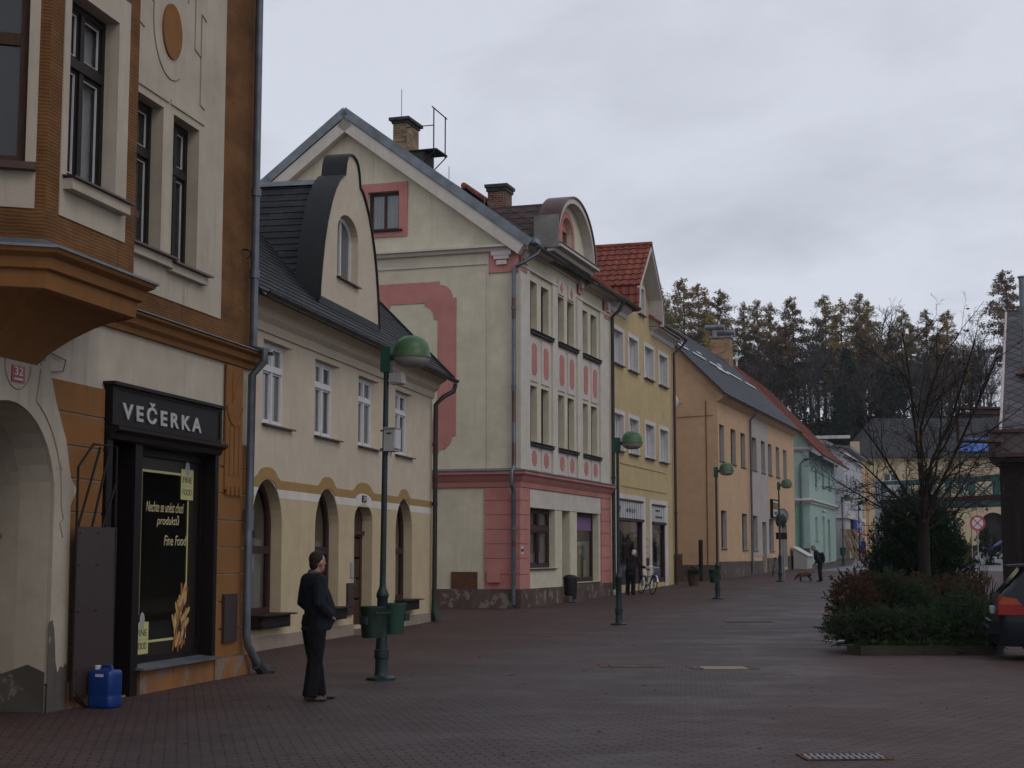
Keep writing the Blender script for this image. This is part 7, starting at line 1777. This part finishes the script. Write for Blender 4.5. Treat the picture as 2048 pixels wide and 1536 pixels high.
def make(key, name, label, cat, group, spec):
    t = thing(name, label, cat, (0,0,-500), 0, group)
    if spec[0] == 'c':
        tr, cr, mat = conifer(*spec[1:]); tr.build('trunk', M['bark_far'], t, True); cr.build('crown', mat, t)
    else:
        rnd = random.Random(spec[1]); mb = MB(); tips = []
        H, r, P = spec[2], spec[3], spec[4]
        mb.tube([(0,0,-1.),(rnd.gauss(0,.15),rnd.gauss(0,.15),H*.3),(rnd.gauss(0,.25),rnd.gauss(0,.2),H*.62)], [r,r*.8,r*.5], 7)
        for k in range(spec[5]):
            f = rnd.uniform(spec[6],.62); a = rnd.uniform(0,2*math.pi); sp = R(rnd.uniform(12,60))
            d = Vector((math.cos(a)*math.sin(sp), math.sin(a)*math.sin(sp), math.cos(sp)))
            branch(mb, Vector((0,0,H*f)), d, H*rnd.uniform(.25,.42)*(1.2 if sp < .5 else .8), r*.42, 0, rnd, P, tips)
        mb.build('trunk', M['bark_far'], t, True)
    protos[key] = t; t['used'] = 0
PB = dict(wob=.13, up=.06, depth=3, kids=[6,5,3], start=[.2,.2,.2], ang=(25,60), lr=.5, rr=.6, rmin=.022)
PB2 = dict(wob=.16, up=.03, depth=2, kids=[7,5], start=[.15,.2], ang=(30,70), lr=.5, rr=.6, rmin=.02)
make('larch', 'larch_tree', 'tall larch with thinning olive needles on the hill above the houses', 'tree', 'olive larches on the hill', ('c', 31, 20, 4.3, .30, 60, LARCH, .34, .06, 88))
make('larch2', 'larch_tree', 'tall larch with narrow olive crown on the hill above the houses', 'tree', 'narrow larches on the hill', ('c', 32, 20, 3.4, .26, 60, LARCH, .34, .02, 92))
make('rusty', 'larch_tree', 'rusty yellow larch in autumn colour on the hill', 'tree', 'rusty larches on the hill', ('c', 33, 19, 3.9, .24, 60, LARCH2, .34, .08, 88))
make('spruce', 'spruce_tree', 'dark green spruce low among the hill larches', 'tree', 'dark spruces in the hill wood', ('c', 34, 12, 2.1, .08, 70, SPRUCE, .46, .25, 95, .15))
make('bare', 'bare_tree', 'bare spreading broadleaf tree on the hill', 'tree', 'bare trees of the hill wood', ('b', 35, 18, .26, PB, 16, .3))
make('bare2', 'bare_tree', 'bare slender tree with fine twigs on the hill', 'tree', 'bare slender trees of the hill wood', ('b', 36, 15, .15, PB, 14, .3))
make('pole', 'bare_tree', 'thin leafless trunk in the understorey of the hill wood', 'tree', 'thin leafless trunks of the hill wood', ('b', 37, 11, .12, PB2, 20, .12))
FP = 3100.; HOR = 1110.
def put(key, px, dist, sc, rz, label=None):
    o = protos[key]
    if o['used']: o = copy_tree(o)
    else: o['used'] = 1
    x = (px-1024)/FP*dist
    o.location = (x, dist, hz(x, dist)-.3); o.rotation_euler = (0,0,rz); k_ = rnd.uniform(.8,1.2); o.scale = (sc*k_,sc*rnd.uniform(.85,1.15),sc)
    if label: o['label'] = label; 
    return o
def H_at(px, py, dist):    # tree height that reaches image row py
    x = (px-1024)/FP*dist; return (1.66 + (HOR-py)/FP*dist) - hz(x, dist)
rnd = random.Random(77)
MAIN = [('larch2',1318,560,212),('larch',1338,590,207),('larch',1370,548,210),('rusty',1402,560,214),('larch',1443,572,208),('rusty',1425,620,204),('larch2',1494,598,212),('larch',1520,592,209),('larch2',1548,600,215),('larch',1590,586,208),('rusty',1575,640,214),
        ('larch2',1654,583,212),('rusty',1688,592,209),('larch',1727,578,208),('larch2',1742,600,214),('larch',1812,612,209),('rusty',1828,640,213),('larch2',1862,612,211),('rusty',1904,614,208),('larch',1882,660,214),('larch2',1790,640,213),
        ('bare',1625,610,207),('bare',1770,588,212),('bare2',1962,650,211),('bare2',1975,690,207),('bare2',1945,690,213),('bare',1640,650,204),
        ('spruce',1700,690,202),('spruce',1685,760,198),('spruce',1765,720,203),('spruce',1790,730,200),('spruce',1720,740,204),('spruce',1860,760,201)]
PHt = dict(larch=20, larch2=20, rusty=19, spruce=12, bare=18*1.0, bare2=15*1.0)
for (k, px, py, dist) in MAIN: put(k, px, dist, H_at(px, py, dist)/PHt[k], rnd.uniform(0,6.28))
for i in range(104):
    px = 1310 + 680*(i+rnd.random())/104; dist = rnd.uniform(197,231)
    k = rnd.choice(('pole','pole','pole','bare2','pole','bare2'))
    put(k, px, dist, rnd.uniform(.7,1.1) if k == 'pole' else rnd.uniform(.6,.85), rnd.uniform(0,6.28))
# trees hidden from here but filling the wood to the left and right
for px in list(range(700,1310,45)) + list(range(2010,2400,50)): put(rnd.choice(('larch','rusty','larch2','bare')), px+rnd.uniform(-15,15), rnd.uniform(207,216), rnd.uniform(.8,1.0), rnd.uniform(0,6.28))
pts = []
for _ in range(26000):
    px = rnd.uniform(1280,2040); dist = rnd.uniform(186,210); x = (px-1024)/FP*dist
    lump = math.sin(x*.55)+math.sin(x*.23+dist*.3)+math.sin(dist*.7)
    if lump < -.6: continue
    pts.append((x, dist, hz(x,dist)+abs(rnd.gauss(0,1))*(.5+.45*max(0,lump))))
tag(leaves(pts, .42, rnd, .2).build('undergrowth', leafmat('undergrowth_leaves', (.02,.045,.02), (.035,.06,.025), (.07,.045,.025), .3)), 'dark green undergrowth covering the hillside below the trees', 'undergrowth', kind='stuff')
# small shrubs and bare tree near the far road sign
shrub('roadside_shrub', 'rusty low shrub at the foot of the round road sign', 'shrub', 28.4, 100.6, [(0,0,.9,1.2,.9,.8),(-.8,.2,.7,.8,.7,.6),(.6,.3,.8,.7,.7,.7)], .16, 3200, RUSTL, 41, needle=False).location.z = gz(100.6)-.2
shrub('roadside_shrub', 'dark green shrub right of the round road sign', 'shrub', 31.4, 103., [(0,0,1.1,.6,.6,1.0)], .16, 1300, YEW, 42, needle=False).location.z = gz(103)-.2
o = copy_tree(protos['pole']); o.location = (28.3,104,gz(104)-.3); o.scale = (.55,.55,.5); tag(o, 'small bare street tree behind the round road sign', 'tree'); del o['group']
# ------------------------------------------------------------------ sky, sun, camera
SUN_EL, SUN_AZ = R(42), R(140)      # azimuth from +Y (north) clockwise: behind and right of the viewer
w = bpy.data.worlds.new('World'); SC.world = w; w.use_nodes = True
nt = w.node_tree; nt.nodes.clear(); N = nt.nodes.new; Lk = nt.links.new
out = N('ShaderNodeOutputWorld'); bg = N('ShaderNodeBackground'); bg.inputs['Strength'].default_value = .1; Lk(bg.outputs[0], out.inputs[0])
sky = N('ShaderNodeTexSky'); sky.sky_type = 'NISHITA'; sky.sun_disc = False; sky.sun_elevation = SUN_EL; sky.sun_rotation = SUN_AZ
tc = N('ShaderNodeTexCoord'); sp = N('ShaderNodeSeparateXYZ'); Lk(tc.outputs['Generated'], sp.inputs[0])
def mth(op, a, b=None):
    m = N('ShaderNodeMath'); m.operation = op
    for i, v in enumerate((a, b)):
        if v is None: continue
        if hasattr(v, 'is_output'): Lk(v, m.inputs[i])
        else: m.inputs[i].default_value = v
    return m.outputs[0]
zc = mth('MAXIMUM', sp.outputs[2], 0.)
den = mth('ADD', zc, .16)
cb = N('ShaderNodeCombineXYZ'); Lk(mth('DIVIDE', sp.outputs[0], den), cb.inputs[0]); Lk(mth('DIVIDE', sp.outputs[1], den), cb.inputs[1])
def noi(scale, det, rough, off):
    mp = N('ShaderNodeMapping'); mp.inputs['Location'].default_value = off; mp.inputs['Scale'].default_value = (1.,.8,1); Lk(cb.outputs[0], mp.inputs[0])
    n = N('ShaderNodeTexNoise'); n.inputs['Scale'].default_value = scale; n.inputs['Detail'].default_value = det; n.inputs['Roughness'].default_value = rough
    n.inputs['Distortion'].default_value = .4; Lk(mp.outputs[0], n.inputs['Vector']); return n.outputs['Fac']
c1 = noi(.9, 7, .55, (3.3,1.2,0)); c2 = noi(2.6, 8, .58, (7.1,4.4,0))
cl = mth('ADD', mth('MULTIPLY', c1, .68), mth('MULTIPLY', c2, .32))
rp = N('ShaderNodeValToRGB'); e = rp.color_ramp.elements
e[0].position = .38; e[0].color = (5.5,5.75,6.6,1); e[1].position = .53; e[1].color = (7.2,7.5,8.5,1); Lk(cl, rp.inputs[0])
gr = mth('SUBTRACT', 1.03, mth('MULTIPLY', zc, .30))
vm = N('ShaderNodeVectorMath'); vm.operation = 'SCALE'; Lk(rp.outputs[0], vm.inputs[0]); Lk(gr, vm.inputs['Scale'])
mx = N('ShaderNodeMix'); mx.data_type = 'RGBA'; mx.inputs[0].default_value = .05; Lk(vm.outputs[0], mx.inputs[6]); Lk(sky.outputs[0], mx.inputs[7])
Lk(mx.outputs[2], bg.inputs['Color'])
sl_ = bpy.data.lights.new('sun', 'SUN'); sl_.energy = .5; sl_.angle = R(25); sl_.color = (1,.95,.88)
so2 = bpy.data.objects.new('sun', sl_); COL.objects.link(so2)
dv = Vector((math.sin(SUN_AZ)*math.cos(SUN_EL), math.cos(SUN_AZ)*math.cos(SUN_EL), math.sin(SUN_EL)))
so2.rotation_euler = dv.to_track_quat('Z','Y').to_euler(); so2.location = (20,-20,60)
cam = bpy.data.cameras.new('camera'); co = bpy.data.objects.new('camera', cam); COL.objects.link(co)
cam.sensor_fit = 'HORIZONTAL'; cam.sensor_width = 36.; cam.lens = 3100/2048*36; cam.clip_start = .1; cam.clip_end = 3000
co.location = (0,0,1.66); co.rotation_euler = (R(90)+math.atan((1110-768)/3100), 0, 0)
SC.camera = co
vs_ = SC.view_settings; vs_.view_transform = 'Standard'; vs_.look = 'None'; vs_.exposure = 0.; vs_.gamma = 1.
SC.render.engine = 'CYCLES'; SC.cycles.max_bounces = 6; SC.cycles.transparent_max_bounces = 8; SC.cycles.use_denoising = True
for o in SC.objects:
    if 'used' in o.keys(): del o['used']

hm = bpy.data.materials.new('damp_air'); hm.use_nodes = True; ht = hm.node_tree; ht.nodes.clear()
ho = ht.nodes.new('ShaderNodeOutputMaterial'); hv = ht.nodes.new('ShaderNodeVolumePrincipled')
hv.inputs['Color'].default_value = (.93,.94,1,1); hv.inputs['Density'].default_value = .00020; hv.inputs['Anisotropy'].default_value = 0.
ht.links.new(hv.outputs[0], ho.inputs['Volume'])
tag(MB().box(-175,275,-75,355,-2,70).build('haze', hm), kind='stuff')
SC.cycles.volume_bounces = 0
